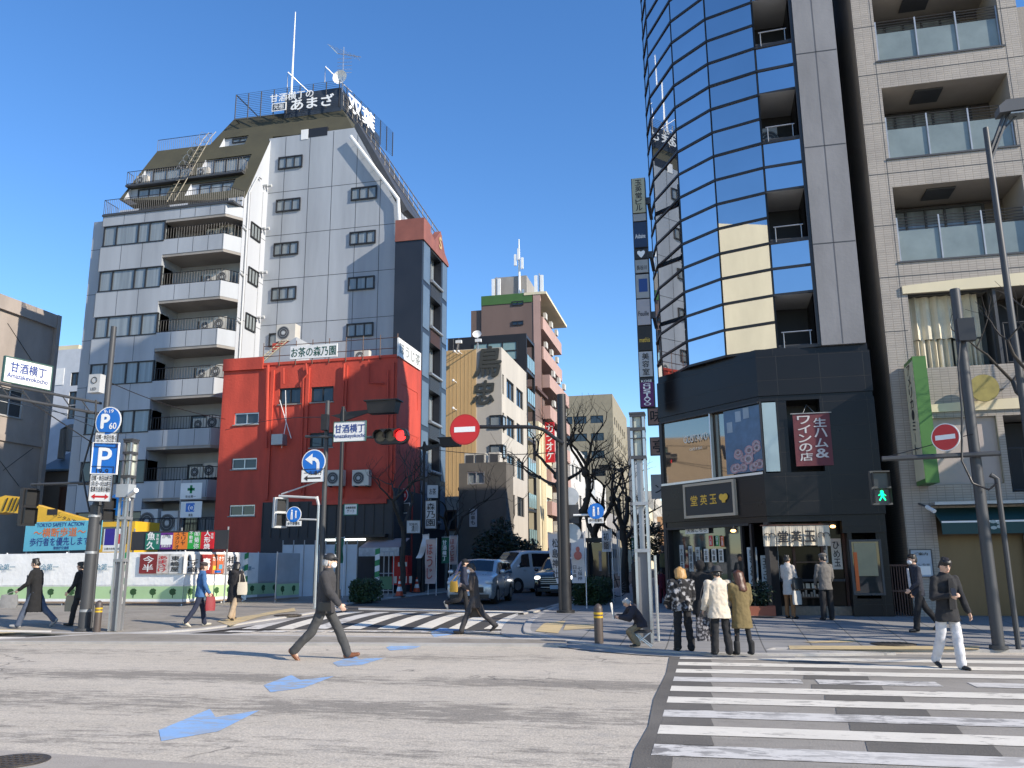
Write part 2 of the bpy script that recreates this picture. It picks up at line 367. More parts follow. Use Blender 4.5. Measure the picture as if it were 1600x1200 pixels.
def strip_sheet(name, line, side, d0, d1, dz, m):
    A, B2 = inset(line, side, d0), inset(line, side, d1); mb = M()
    mb.add([(x, y, base(y)+dz) for x, y in A]+[(x, y, base(y)+dz) for x, y in B2], [(i, i+1, len(A)+i+1, len(A)+i) for i in range(len(A)-1)], m); return mb.build(name, kind='structure')
gut_m = plain_asphalt('pale_gutter', (.30, .285, .265), (.36, .34, .315), (.2, .19, .17))
strip_sheet('gutter', [p for p in RKs if p[0] < 1.2 and p[1] < 27], 1, 0, .5, .011, gut_m); strip_sheet('gutter', [p for p in LKs if p[0] > -17 and p[1] < 27], -1, 0, .4, .011, gut_m)
kerb('kerb', RKs, -1, KH); kerb('kerb', LKs, 1, KH)
sheet('pavement', inset(RKs, -1, .165)+[(60, 160)], KH-.004, flag_m)
sheet('pavement', inset(LKs, 1, .165)+[(-300, 160)], KH-.004, walk_l)
# zebra crossing over the main road
zb = 0
for i in range(11):
    y = 15.72-.955*i; xl = -.60+.002*i
    segs = [(xl, 60)]
    if i in (3,): segs = [(xl, 1.15), (1.35, 2.9), (3.3, 60)]
    if i in (6,): segs = [(xl, 60)]
    for a, c in segs: sheet('zebra_stripe', [(a, y-.24), (c, y-.24), (c, y+.23), (a, y+.23)], .008, zebf_m if i in (3, 6, 8) else zeb_m)
for i, (x0, x1, sh) in enumerate([(1.15, 1.95, .1), (1.2, 2.0, 0), (1.3, 2.15, .05), (1.35, 2.2, 0), (1.45, 2.3, .1), (1.5, 2.4, 0), (1.55, 2.5, 0), (1.6, 2.6, 0)]):
    y = 15.72-.955*i-.475; sheet('road_patch', [(x0-.25*i*.2, y-.22), (x1-.2*i*.2, y-.22), (x1+.05-.2*i*.2, y+.22), (x0+.05-.25*i*.2, y+.22)], .006, asph_d)
    sheet('road_patch', [(-.58, y-.22), (-.05, y-.22), (-.08, y+.22), (-.58, y+.22)], .0065, asph_d)
# zebra crossing over the side street, stop line
zy0, zy1, zy2, zy3 = onG(640, 987).y, onG(640, 981).y, onG(640, 978).y, onG(700, 957).y
for i in range(11):
    x = -13.6+.86*i; sk_ = .05*(i-5)
    sheet('zebra_stripe', [(x-.23, zy2+sk_), (x+.23, zy2+sk_), (x+.23, zy3-sk_*2), (x-.23, zy3-sk_*2)], .006, zebf_m if i in (0, 3, 5) else zeb_m)
    if i > 2: sheet('zebra_stripe', [(x-.4, zy0+sk_), (x+.3, zy0+sk_), (x+.35, zy1+sk_), (x-.35, zy1+sk_)], .006, zebf_m)
sl = GL([(560, 949), (855, 955), (855, 958), (560, 952)]); sheet('stop_line', sl, .006, zeb_m)
sheet('road_seam', GL([(520, 978), (790, 984), (790, 987), (520, 981)]), .008, asph_d)
# far-left crossing
for y in (18.35, 17.55): sheet('zebra_stripe', [(-40, y-.2), (-15.6-(18.35-y)*.3, y-.18), (-15.9, y+.2), (-40, y+.2)], .058 if y > 17.8 else .006, zeb_m)
# blue direction marks
for P in ([(248,1140),(328,1107),(337,1120),(406,1109),(341,1142),(252,1157)], [(412,1070),(455,1054),(470,1062),(522,1056),(475,1074),(423,1081)],
          [(520,1035),(553,1024),(562,1029),(603,1027),(566,1038),(528,1041)], [(603,1011),(630,1004),(637,1007),(670,1006),(647,1013),(609,1016)], [(672,996),(687,992),(728,993),(706,998),(678,1000)]):
    q = [onZ(u, v, .004) for u, v in P]; sheet('road_arrow', [(p.x, p.y) for p in q], .0, arrow_m)
# tactile paving
def tactile(poly, n=1): sheet('tactile_paving', poly, KH+.006, tact_m)
TG = lambda px: tactile([tuple(onG(u, v, KH)[:2]) for u, v in px])
TG([(836, 978), (850, 970), (884, 968), (872, 986)]); TG([(884, 971), (942, 971), (942, 974), (880, 976)]); TG([(1232, 1009), (1530, 1010), (1530, 1015), (1234, 1015)]); TG([(1255, 1003), (1330, 1000), (1345, 1003), (1270, 1005)])
TG([(339, 967), (404, 960), (460, 950), (462, 955), (408, 963), (360, 971)]); TG([(-60, 981), (0, 982), (78, 986), (0, 990), (-60, 990)])
mh_m = mat('iron_cover', (.10, .085, .07), .6, .5, var=.3, scale=9, bump=.8, bscale=14)
def manhole(u, v, r, lab, z=0):
    p = onG(u, v, z); t = thing('manhole_cover', lab, 'manhole cover', p, 'round iron manhole covers')
    mb = M(); mb.cyl(p+Vector((0, 0, -.02)), p+Vector((0, 0, .006)), r*1.12, r*1.12, mh_m, 36); mb.build('rim', t)
    mb = M(); mb.cyl(p+Vector((0, 0, -.02)), p+Vector((0, 0, .011)), r, r, mh_m, 36)
    for i in range(6):
        for j in range(6):
            x = (i-2.5)*r*.27; y = (j-2.5)*r*.27
            if x*x+y*y < r*r*.75: mb.box(p.x+x-r*.08, p.y+y-r*.08, p.z+.01, p.x+x+r*.08, p.y+y+r*.08, p.z+.017, mh_m)
    mb.build('lid', t)
manhole(18, 1190, .27, 'round iron manhole cover nearest the camera beside the worn road')
manhole(450, 961, .33, 'iron manhole cover in the yellow strip by the white fence corner', KH)
manhole(1396, 1006, .36, 'dark manhole cover in the shaded pavement by the shop', KH)
manhole(510, 999, .3, 'manhole cover in the road just beyond the striding man in the cap')
# ================================================================ buildings
def mapY(Y): return lambda a, b, d: (a, Y+d, b)            # wall facing the camera (-Y): a = x, b = z
def mapX(X): return lambda a, b, d: (X-d, a, b)            # wall facing +X: a = y
def mapXn(X): return lambda a, b, d: (X+d, a, b)           # wall facing -X
def mapL(p, q):                                            # upright wall from p to q (plan), outward on the right-hand side
    p = Vector((p[0], p[1], 0)); q = Vector((q[0], q[1], 0)); t = (q-p).normalized(); n = Vector((t.y, -t.x, 0))
    return lambda a, b, d: tuple(p + t*a - n*d + Vector((0, 0, b)))
def wallgrid(mb, mp, a0, a1, b0, b1, holes, depth, m, rev=None):
    A = sorted({a0, a1, *[h[0] for h in holes], *[h[1] for h in holes]}); B = sorted({b0, b1, *[h[2] for h in holes], *[h[3] for h in holes]})
    for i in range(len(A)-1):
        for j in range(len(B)-1):
            ca = (A[i]+A[i+1])/2; cb = (B[j]+B[j+1])/2
            if any(h[0] < ca < h[1] and h[2] < cb < h[3] for h in holes): continue
            mb.poly([mp(A[i], B[j], 0), mp(A[i+1], B[j], 0), mp(A[i+1], B[j+1], 0), mp(A[i], B[j+1], 0)], m)
    for h in holes:
        x0, x1, z0, z1 = h[:4]; d = h[4] if len(h) > 4 else depth
        for (p, q) in (((x0, z0), (x1, z0)), ((x1, z0), (x1, z1)), ((x1, z1), (x0, z1)), ((x0, z1), (x0, z0))):
            mb.poly([mp(*p, 0), mp(*q, 0), mp(*q, d), mp(*p, d)], rev or m)
def rbox(mb, mp, a0, a1, b0, b1, d0, d1, m):               # box in wall coordinates
    P = [Vector(mp(a, b, d)) for d in (d0, d1) for a, b in ((a0, b0), (a1, b0), (a1, b1), (a0, b1))]
    mb.add(P, [(0, 1, 2, 3), (7, 6, 5, 4), (0, 4, 5, 1), (1, 5, 6, 2), (2, 6, 7, 3), (3, 7, 4, 0)], m)
def window(par, mp, a0, a1, b0, b1, n=2, d=.12, fm=None, gm=None, fw=.06, sill=None, bars=0, label=None):
    fm = fm or black; gm = gm or glass_dk
    f = M(); rbox(f, mp, a0, a1, b0, b0+fw, d-.05, d+.04, fm); rbox(f, mp, a0, a1, b1-fw, b1, d-.05, d+.04, fm)
    for i in range(n+1):
        x = a0+(a1-a0)*i/n; w = fw if i in (0, n) else fw*.8
        xa = min(max(x-w/2, a0), a1-w) ; rbox(f, mp, xa, xa+w, b0+fw, b1-fw, d-.04, d+.04, fm)
    for i in range(bars): z = b0+(b1-b0)*(i+1)/(bars+1); rbox(f, mp, a0+fw, a1-fw, z-.02, z+.02, d-.03, d+.02, fm)
    if sill: rbox(f, mp, a0-.05, a1+.05, b0-.06, b0-.002, -.06, d, sill)
    w = f.build('window', par, label=label); g = M(); g.poly([mp(a0+.01, b0+.01, d+.015), mp(a1-.01, b0+.01, d+.015), mp(a1-.01, b1-.01, d+.015), mp(a0+.01, b1-.01, d+.015)], gm); g.build('pane', w)
    return w
def railing(par, pts, h, m, gap=.13, r=.014, rails=(0, 1), name='railing', post=.022):
    mb = M()
    for i in range(len(pts)-1):
        p, q = Vector(pts[i]), Vector(pts[i+1]); L_ = (q-p).length; n = max(1, int(L_/gap))
        for t in rails: z = Vector((0, 0, max(.05, h*t))); mb.tube([p+z, q+z], post, m, 4)
        for j in range(n+1): a = p.lerp(q, j/n); mb.tube([a, a+Vector((0, 0, h))], r if 0 < j < n else post, m, 4)
    return mb.build(name, par)
def aircon(p, w=.78, h=.62, d=.3, face=(0, -1), lab='', grp='air conditioner units', m=None):
    f = Vector((*face, 0)).normalized(); r = Vector((-f.y, f.x, 0)); p = Vector(p)
    t = thing('air_conditioner', lab, 'air conditioner', p, grp); mb = M(); m = m or acm
    mb.obox(p, r, f, w/2, d/2, p.z+.05, p.z+h, m)
    for s_ in (-1, 1): mb.obox(p+r*s_*w*.36, r, f, .04, d/2+.02, p.z, p.z+.06, dkgrey)
    mb.build('casing', t); c = p+f*(d/2)+Vector((0, 0, h*.52))-r*w*.12
    g = M(); g.disc(c, f, h*.36, .012, dkgrey, 20)
    for i in range(3): g.tube([c+f*.015+r*(h*(.34-.11*i))*math.cos(a)+Vector((0,0,1))*(h*(.34-.11*i))*math.sin(a) for a in [j*2*math.pi/14 for j in range(15)]], .006, ltgrey, 4, False)
    g.disc(c+f*.008, f, h*.1, .014, ltgrey, 12); g.build('fan_grille', t); return t
# ---------------------------------------------------------------- grey tower with the olive roof
T = thing('apartment_tower', 'tall pale grey panelled tower with an olive mansard roof behind the red building', 'tower block', (-26, 44, 0))
YB, YW, XI, XL, XJ, XB = 40.5, 44.0, -25.35, -34.05, -29.85, -25.95
PIT = 2.80
w = M()
Z0 = 22.05
# left wing: stacked bands at the front face
def zf(n): return Z0-.62-PIT*n          # window head of storey n
for n in range(8):
    zt = zf(n); top = Z0 if n == 0 else zf(n-1)-1.27
    w.box(XL, YB, zt, XJ, YB+.25, top, panel)                      # panel band above the windows
    for x in (XL+.01, XL+1.45, XL+2.85): w.box(x-.012, YB-.006, zt+.02, x+.012, YB, top-.02, seam)
    tr = top if n == 0 else zf(n-1)-2.14+.92; br = tr-.92 if n else zt
    # balcony parapet on the right with a chamfered end
    pr = [(XJ, YB+.002), (XB, YB+.002), (XI-.002, YB+.85), (XI-.002, YB+1.0), (XB-.1, YB+.16), (XJ, YB+.16)]
    w.prism([(x, y, br) for x, y in pr], (0, 0, tr-br), panel)
    w.prism([(x, y, br-.16) for x, y in [(XJ, YB+.03), (XB, YB+.03), (XI-.004, YB+.86), (XI-.004, YW-.02), (XJ, YW-.02)]], (0, 0, .158), concrete)
    for x in (XJ+.98, XJ+1.95, XJ+2.92, XB-.06): w.box(x-.012, YB-.004, br+.02, x+.012, YB+.01, tr-.02, seam)
    w.box(XL+.1, YB+.1, zt-1.26, XJ-.1, YB+.2, zt-.01, charcoal) if n > 3 else None
w.box(XL-.9, YB+.35, 0, XL, YW+8, Z0-.1, panel)                       # far left return
for z in [Z0-PIT*i-1.9 for i in range(8)]: w.box(XL-.905, YB+.344, z-.015, XL+.002, YB+.36, z+.015, seam)
w.box(XL, YB+1.9, 0, XI-.3, YW+9, Z0-.02, panel)                     # core behind the balconies
w.box(XJ-.12, YB+.26, 0, XJ, YB+1.95, Z0-.3, panel)
w.build('wall', T)
for n in range(7):
    zt = zf(n); mp = mapY(YB)
    cu = glass_cur if n < 5 else glass_dk
    xs = [XL+.14, XL+.98, XL+2.45, XL+3.2, XJ]
    f = M()
    for x in xs: rbox(f, mp, x-.04, x+.04, zt-1.25, zt, .02, .12, black)
    rbox(f, mp, XL+.1, XJ+.04, zt-.06, zt, .01, .13, black); rbox(f, mp, XL+.1, XJ+.04, zt-1.30, zt-1.24, -.03, .13, black)
    wn_ = f.build('window', T); g = M(); g.poly([mp(XL+.1, zt-1.25, .08), mp(XJ, zt-1.25, .08), mp(XJ, zt, .08), mp(XL+.1, zt, .08)], cu)
    g.poly([(XJ, YB+.08, zt-1.25), (XJ, YB+1.1, zt-1.25), (XJ, YB+1.1, zt), (XJ, YB+.08, zt)], cu)
    g.build('pane', wn_)
    # balcony back: door and railing
    z0 = zt-2.14
    window(T, mapY(YB+1.9), XJ+1.4, XJ+2.3, z0+.2, z0+2.0, 1, -.03, black, glass_dk)
    railing(T, [(XJ+.06, YB+.08, z0+.92), (XB-.02, YB+.08, z0+.92), (XI-.06, YB+.92, z0+.92)], .72, black, .17)
    for j, x in enumerate((XB-1.5, XB-.62)):
        if n == 6: continue
        aircon((x, YB+1.35, z0+1.12 if n != 4 else z0+1.0), .82, .85 if j else .7, .32, lab=f'beige air conditioner on the {["top","second","third","fourth","fifth","sixth"][n]} balcony down the grey tower, {["left","right"][j]} of its pair', grp='air conditioners on the grey tower balconies')
# inner white wall (+X face) and grey rear wall with gable
gw = M(); IN = mapX(XI)
zi = [zf(n)-.35 for n in range(7)]
gw.poly([(XI, YB+.9, 0), (XI, YW, 0), (XI, YW, 27.75), (XI, YB+.9, 22.6)], panel_w)
for n in range(7):
    z = Z0-1.0-PIT*n; gw.box(XI, YB+.95, z-.015, XI+.006, YW, z+.015, seam)
for y in (YB+1.55, YW-.55): gw.box(XI, y-.012, 0, XI+.005, y+.012, 24, seam)
XR = -16.55; XA = -19.75
gw.box(XI-.1, YW, 0, XA, YW+.3, 27.85, panel); gw.prism([(XA, YW, 0), (XR, YW, 0), (XR, YW, 21.9), (XA, YW, 27.85)], (0, .3, 0), panel)
for x in (-24.3, -22.65, -21.1, -19.5, -17.95): gw.box(x-.015, YW-.006, 0, x+.015, YW+.01, 27.8 if x < -19.7 else 21.9+(XR-x)/(XR-XA)*5.9, seam)
for n in range(7):
    z = 24.15-2.83*n; gw.box(XI+.01, YW-.006, z-.015, XR+(-1.0 if z > 22 else 0), YW+.01, z+.015, seam)
gw.prism([(XA-.02, YW-.01, 27.95), (XR+.02, YW-.01, 21.95), (XR+.34, YW-.01, 22.1), (XA+.2, YW-.01, 28.2)], (0, 5, 0), dkgrey)   # right verge
gw.box(XR, YW+.02, 0, XR+.2, YW+2.2, 21.7, panel_w)
gw.build('wall', T)
for n in range(6):
    a = F(437, 245, YW)[0]; z = 26.45-2.83*n
    window(T, mapY(YW), -24.72, -23.1, z-.82, z, 3, -.05, black, glass_cur, .08)
for n in range(5):
    z = 23.85-2.83*n; window(T, mapY(YW), -19.8, -18.15, z-.82, z, 3, -.05, black, glass_cur, .08)
for n in range(7):
    z = 21.6-2.80*n; window(T, IN, YB+1.75, YB+2.85, z-.95, z, 3, -.04, black, glass_cur, .06)
# vent hoods along the corner, pipes
v_ = M()
for n in range(7): z = 24.5-2.80*n; v_.cyl((XI+.02, YW-.3, z), (XI+.4, YW-.3, z), .09, .1, ltgrey, 10); v_.cyl((XI+.02, YW-.6, z-.1), (XI+.3, YW-.6, z-.1), .07, .08, ltgrey, 8)
v_.build('vent', T)
pp = M(); pp.tube([(XI+.1, YB+1.25, 0), (XI+.1, YB+1.25, 23.2), (XI+.1, YB+2.1, 24.6), (XI+.15, YB+2.4, 24.6)], .06, ltgrey, 8)
for n in range(7): z = Z0-1.25-PIT*n; pp.tube([(XI+.08, YB+1.2, z+.02), (XI+.02, YB+.92, z+.08)], .06, ltgrey, 8)
pp.build('drainpipe', T, 40)
p2 = [onY(548, 213, YW-.25), onY(622, 311, YW-.25), onY(624, 345, YW-.25), (onY(624, 345, YW-.25).x, YW-.25, 4)]
pp = M(); pp.tube(p2, .11, white, 8)
for t in range(5): a = Vector(p2[0]).lerp(Vector(p2[1]), (t+.5)/5); pp.tube([a, a+Vector((0, .3, 0))], .02, steel, 5)
for t in range(9): a = Vector(p2[2])-Vector((0, 0, 1.6*t+.6)); pp.tube([a, a+Vector((0, .3, 0))], .02, steel, 5)
pp.build('drainpipe', T, 40)
# mansard roof on a front-sloping plane
e0 = Vector((XI, YB+.75, 22.55)); e1 = Vector((XI, YW+.1, 27.9)); nrm = Vector((1, 0, 0)).cross(e1-e0).normalized()
if nrm.y > 0: nrm = -nrm
def onR(u, v, off=0.):
    d = ray(u, v); return O + d*((e0+nrm*off-O).dot(nrm)/d.dot(nrm))
PR = [(186, 312), (246, 236), (328, 226), (366, 186), (532, 166), (553, 203)]
Q = [onR(u, v) for u, v in PR]; ud = (e1-e0).normalized()
def atz(z): p = e0+ud*((z-e0.z)/ud.z); return Vector((XI-.012, p.y, p.z))
Q += [Vector((XI-.012, onR(415, 215).y, onR(415, 215).z)), atz(22.45)]
from mathutils.geometry import tessellate_polygon
holes_ = []
for (u0, v0, u1, v1, rail) in ((222, 262, 296, 286, 1), (316, 246, 384, 274, 1), (348, 214, 384, 227, 0), (200, 292, 262, 309, 2), (296, 284, 362, 301, 2)):
    a, c = onR(u0, v1), onR(u1, v0); x0_, x1_ = onR(u0, (v0+v1)/2).x, onR(u1, (v0+v1)/2).x; zb_, zt_ = onR((u0+u1)/2, v1).z, onR((u0+u1)/2, v0).z
    P_ = lambda x, z: Vector((x, (e0+ud*((z-e0.z)/ud.z)).y, z)); holes_.append(([P_(x0_, zb_), P_(x1_, zb_), P_(x1_, zt_), P_(x0_, zt_)], rail))
rf = M(); loops = [Q]+[h for h, _ in holes_]; flat = [p for l in loops for p in l]
rf.add(flat, [tuple(t_) for t_ in tessellate_polygon(loops)], olive)
Qb = [q+Vector((0, 3.2, 0)) for q in Q]; rf.add(Q+Qb, [tuple(range(15, 7, -1))]+[(i, i+8, (i+1) % 8+8, (i+1) % 8) for i in range(8)], olive); rf.build('roof', T)
for h, rail in holes_:
    (x0_, y0_, z0_), (x1_, _, _), (_, y2_, z2_) = h[0], h[1], h[2]; yb = y2_+.12; mb = M()
    mb.poly([(x0_, y0_, z0_), (x1_, y0_, z0_), (x1_, yb, z0_), (x0_, yb, z0_)], panel_w); mb.poly([(x0_, yb, z0_), (x1_, yb, z0_), (x1_, yb, z2_), (x0_, yb, z2_)], panel)
    mb.poly([(x0_, y2_, z2_), (x1_, y2_, z2_), (x1_, yb, z2_), (x0_, yb, z2_)], olive)
    for x in (x0_, x1_): mb.poly([(x, y0_, z0_), (x, yb, z0_), (x, yb, z2_), (x, y2_, z2_)], panel_w)
    mb.build('dormer', T); window(T, mapY(yb), x0_+.55, x1_-.1, z0_+(.1 if rail else .45), z2_-.08, 2 if not rail else 3, -.05, black, glass_cur, .07)
    if rail == 1:
        railing(T, [(x0_-.35, y0_+.2, z0_), (x0_-.35, y0_-.35, z0_), (x1_+.15, y0_-.35, z0_), (x1_+.15, y0_+.2, z0_)], .85, black, .16); mb = M(); mb.box(x0_-.4, y0_-.4, z0_-.14, x1_+.2, y0_+.1, z0_-.02, dkgrey); mb.build('balcony_slab', T)
        aircon((x0_+.55 if x0_ < -29 else x1_-.7, y0_-.05, z0_), .75, .6, .3, lab='beige air conditioner in the '+('left' if x0_ < -29 else 'right')+' dormer balcony of the olive roof', grp='air conditioners on the grey tower balconies')
dm = M(); p = F(482, 215, YW); q = F(512, 198, YW); dm.box(p[0], YW-.02, p[1], q[0], YW+.35, q[1], black); dm.box(p[0]-.5, YW-.03, p[1]-.1, p[0]-.02, YW+.3, q[1], white); dm.build('dormer', T)
# terrace on the balcony stack
mb = M(); mb.box(XL-.05, YB-.06, Z0, XI-.1, YB+3, Z0+.12, dkgrey); mb.box(XL+.5, YB+.73, Z0+.1, XI-.01, YB+.95, Z0+.66, panel_w); mb.build('terrace', T)
railing(T, [(XL, YB+1.2, Z0+.1), (XL, YB, Z0+.1), (XB, YB, Z0+.1), (XI, YB+.85, Z0+.1)], .95, black, .13)
for (x0, x1) in ((XL+1.9, XL+3.9), (XL+5.2, XL+7.8)): window(T, mapY(YB+.72), x0, x1, Z0+.16, Z0+.62, 2, -.04, black, glass_cur, .05)
q0, q1 = onR(244, 238), onR(328, 228)
railing(T, [(q0.x, q0.y+.1, q0.z), (q1.x, q0.y+.1, q0.z)], .9, black, .14)
# caged roof ladder
la = M(); a, b2 = onR(268, 300, .45), onR(322, 222, .45)
for s_ in (-.25, .25): la.tube([a+Vector((s_, 0, -.6)), b2+Vector((s_, 0, .2)), b2+Vector((s_, .6, 1.0))], .022, k('weathered_cream', (.36, .32, .24), .7), 6)
for i in range(14): c = a.lerp(b2, i/13); la.tube([c-Vector((.25, 0, 0)), c+Vector((.25, 0, 0))], .016, k('weathered_cream', (.36, .32, .24), .7), 5)
for i in range(7):
    c = a.lerp(b2, .3+.7*i/6); la.tube([c+Vector((-.33, 0, 0)), c+Vector((-.3, -.35, .3)), c+Vector((0, -.5, .45)), c+Vector((.3, -.35, .3)), c+Vector((.33, 0, 0))], .014, silver, 4)
la.build('ladder', T)
# rooftop sign box behind a mesh screen
SB = YW+.6; x0, zb = F(367, 184, SB); x1, zt = F(531, 124, SB); zb = F(531, 166, SB)[1]; zt = F(470, 134, SB)[1]; D = 7
rs = thing('rooftop_sign', 'black mesh screened rooftop sign with white brush lettering on the grey tower', 'sign', (x0, SB, zb))
scr = mat('sign_screen', (.045, .06, .085), .5, var=.3, scale=2); mb = M(); mb.box(x0+3.2, SB+.5, zb, x1-.1, SB+D, zt-.2, scr); mb.build('backing', rs)
g_ = M()
for (p, q) in (((x0, SB), (x1, SB)), ((x1, SB), (x1+.9, SB+D))):
    for t in range(9): a = Vector((*p, 0)).lerp(Vector((*q, 0)), t/8); g_.tube([(a.x, a.y, zb), (a.x, a.y, zt)], .035, black, 5)
    for t in range(15): z = zb+(zt-zb)*t/14; g_.tube([(*p, z), (*q, z)], .012, black, 3)
g_.tube([(x0, SB, zt), (x0, SB+D, zt)], .04, black, 5); g_.tube([(x0, SB, zb+.1), (x0, SB+D, zb+.1)], .04, black, 5)
for x in (x0+3.6, x0+6.2): g_.tube([(x, SB, zt), (x, SB, zt+1.1), (x+1.2, SB+1.5, zt)], .03, steel, 5)
g_.build('mesh_screen', rs)
lt = M(); c = F(456, 150, SB-.1); lt.text('甘酒横丁の', (c[0], SB-.12, c[1]), (1, 0, 0), (0, 0, 1), 3.0, .55, whitep, .02); c = F(487, 160, SB); lt.text('あまざ', (c[0]+.1, SB-.12, c[1]-.05), (1, 0, 0), (0, 0, 1), 2.9, .8, whitep, .03)
c = F(437, 168, SB); lt.box(c[0]-.5, SB-.10, c[1]-.28, c[0]+.5, SB-.06, c[1]+.28, whitep); lt.box(c[0]-.44, SB-.105, c[1]-.22, c[0]+.44, SB-.1, c[1]+.22, scr); lt.text('元祖', (c[0], SB-.12, c[1]), (1, 0, 0), (0, 0, 1), .7, .34, whitep, .02)
rv = Vector((.9, D, 0)).normalized(); c = Vector((x1, SB, 0))+rv*2.6; lt.text('双葉', (c.x+.1, c.y, zb+.95), rv, (0, 0, 1), 3.4, 1.2, whitep, .03)
lt.build('lettering', rs)
an = thing('rooftop_antenna', 'white dish and bent television aerial on the corner of the rooftop sign', 'antenna', (x1, SB+.4, zt)); mb = M(); mb.tube([(x1, SB+.4, zt-.6), (x1, SB+.4, zt+2.6)], .04, silver, 6)
mb.tube([(x1-1, SB+.4, zt+2.9), (x1-.4, SB+.4, zt+2.2), (x1+1.2, SB+.4, zt+1.7)], .03, silver, 5)
for i in range(7): xx = x1-.9+.3*i; zz = zt+2.75-.17*i; mb.tube([(xx, SB-.1, zz-.1), (xx, SB+.9, zz+.1)], .015, silver, 4)
for i in range(5): mb.tube([(x1-.4, SB+.4, zt+.8+.25*i), (x1+.6, SB+.4, zt+.7+.25*i)], .015, silver, 4)
mb.build('aerial', an); mb = M()
for i in range(4):
    r1, r2 = .12*i, .12*(i+1)
    for j in range(16):
        a1, a2 = j*math.pi/8, (j+1)*math.pi/8
        mb.poly([(x1-.1+r_*math.cos(w_), SB+.15-.25*(1-(r_/.5)**2)*-1+0, zt+.35+r_*math.sin(w_)) for r_, w_ in ((r1, a1), (r2, a1), (r2, a2), (r1, a2))], white)
mb.build('dish', an, 60)
pm = F(456, 130, SB+2); ps = thing('lightning_rod', 'thin white lightning rod mast rising above the rooftop sign', 'mast', (pm[0], SB+2, zt)); mb = M(); zt2 = F(455, 20, SB+2)[1]; mb.tube([(pm[0], SB+2, zt-1), (pm[0], SB+2, zt+3), (pm[0], SB+2, zt2)], [.09, .06, .03], white, 8); mb.build('mast', ps)
# sloping right roof edge railing
r0 = onY(553, 203, YW); mb = M()
P0 = Vector((XA+.3, YW+.3, 28.2)); P1 = Vector((XR+.3, YW+.6, 22.2))
P0 = Vector((x1+.3, SB, zb)); P1 = onX(690, 388, -14.9)
for t in (0, .5, 1): mb.tube([P0+Vector((0, 0, .8*t)), P1+Vector((0, 0, .8*t))], .03, black, 4)
for i in range(22): a = P0.lerp(P1, i/21); mb.tube([a, a+Vector((0, 0, .85))], .022, black, 4)
mb.build('railing', T)
mb = M(); mb.prism([(XA, YW+.32, 0), (XR, YW+.32, 0), (XR, YW+.32, 21.9), (XA, YW+.32, 27.8)], (0, 4, 0), panel_w); mb.box(XI, YW+.31, 0, XA, YW+4.3, 27.6, panel_w); mb.build('rear_block', T)
# ---------------------------------------------------------------- red building
RY, RX0, RX1, RZ = 39.0, -24.45, -14.75, 12.0
B = thing('tea_shop_building', 'bright red stuccoed low building with a tea shop sign on its flat roof', 'building', (-19.6, 41, 0))
w = M(); zd = F(600, 776, RY)[1]; mp = mapY(RY)
H = lambda u0, v0, u1, v1, Y=RY: (F((u0+u1)/2-(u1-u0)/2, (v0+v1)/2, Y)[0], F(u1, (v0+v1)/2, Y)[0], F((u0+u1)/2, v1, Y)[1], F((u0+u1)/2, v0, Y)[1])
wins = [H(366, 645, 404, 663), H(362, 716, 401, 733), H(358, 789, 398, 806), H(436, 606, 470, 631), H(486, 604, 521, 628), H(484, 676, 520, 699)]
wallgrid(w, mp, RX0, RX1, 0, RZ, wins, .14, redw); w.box(RX0+.01, RY+.15, .05, RX1-.02, RY+3.65, RZ-.25, redw)
SXH = lambda u0, u1, v0, v1: (onX(u0, v0, RX1).y, onX(u1, v0, RX1).y, onX((u0+u1)/2, v1, RX1).z, onX((u0+u1)/2, v0, RX1).z)
sw = [SXH(627, 653, 607, 635), SXH(636, 652, 680, 705)]
wallgrid(w, mapX(RX1), RY, RY+3.7, 0, RZ, sw, .12, redw); w.box(RX0, RY+3.66, 0, RX1, RY+3.7, RZ-.01, redw)
w.box(RX0+.4, RY+.16, RZ-.02, RX1-.1, RY+3.6, RZ-.2, concrete)
# piers, cornice, cracks
for u in (422, 478, 538, 612): x = F(u, 680, RY)[0]; w.box(x-.09, RY-.10, zd, x+.09, RY, RZ-.4, redw)
w.box(RX0-.0, RY-.12, RZ-.3, RX0+2.3, RY, RZ+.35, redw); w.box(RX0+2.3, RY-.05, RZ-.12, RX1+.02, RY+.2, RZ+.02, redw)
w.box(F(540, 770, RY)[0]-1.6, RY-.35, zd-.35, RX1-.3, RY-.002, zd-.12, redw)
w.build('wall', B)
for h in wins[:3]: window(B, mp, *h, 2, .1, silver, glass_dk, .06, concrete)
for h in wins[3:]: window(B, mp, *h, 2, .1, black, glass_dk, .07, concrete)
for h in sw: window(B, mapX(RX1), *h, 4, .1, silver, glass_cur, .07)
low = M(); xa = F(414, 800, RY)[0]; low.box(xa, RY-.25, 0, RX1+.03, RY-.003, zd-.15, charcoal); low.box(RX1+.002, RY-.25, 0, RX1+.06, RY+3.7, zd+.4, charcoal)
for i in range(14): x = xa+(RX1-xa)*i/14; low.box(x, RY-.28, 3, x+.04, RY-.25, zd-.16, black)
low.box(RX1-3.6, RY-.7, 2.95, RX1-.2, RY-.25, 3.1, black); low.build('lower_facade', B)
tl = M(); tl.box(RX1-3.3, RY-.66, 2.8, RX1-1.2, RY-.6, 2.9, mat('tube_light', (.9, .95, .9), .4, emit=2.0)); tl.build('strip_light', B)
pipe = M()
def pl(pts, r=.05, m=redw): pipe.tube([onY(u, v, RY-.14) for u, v in pts], r, m, 6)
pl([(478, 568), (480, 585), (474, 592), (470, 770)]); pl([(538, 568), (535, 640)]); pl([(576, 562), (576, 598), (600, 599)], .04); pl([(606, 578), (606, 770)], .05); pl([(419, 570), (416, 700)], .07); pl([(443, 575), (443, 600)], .05)
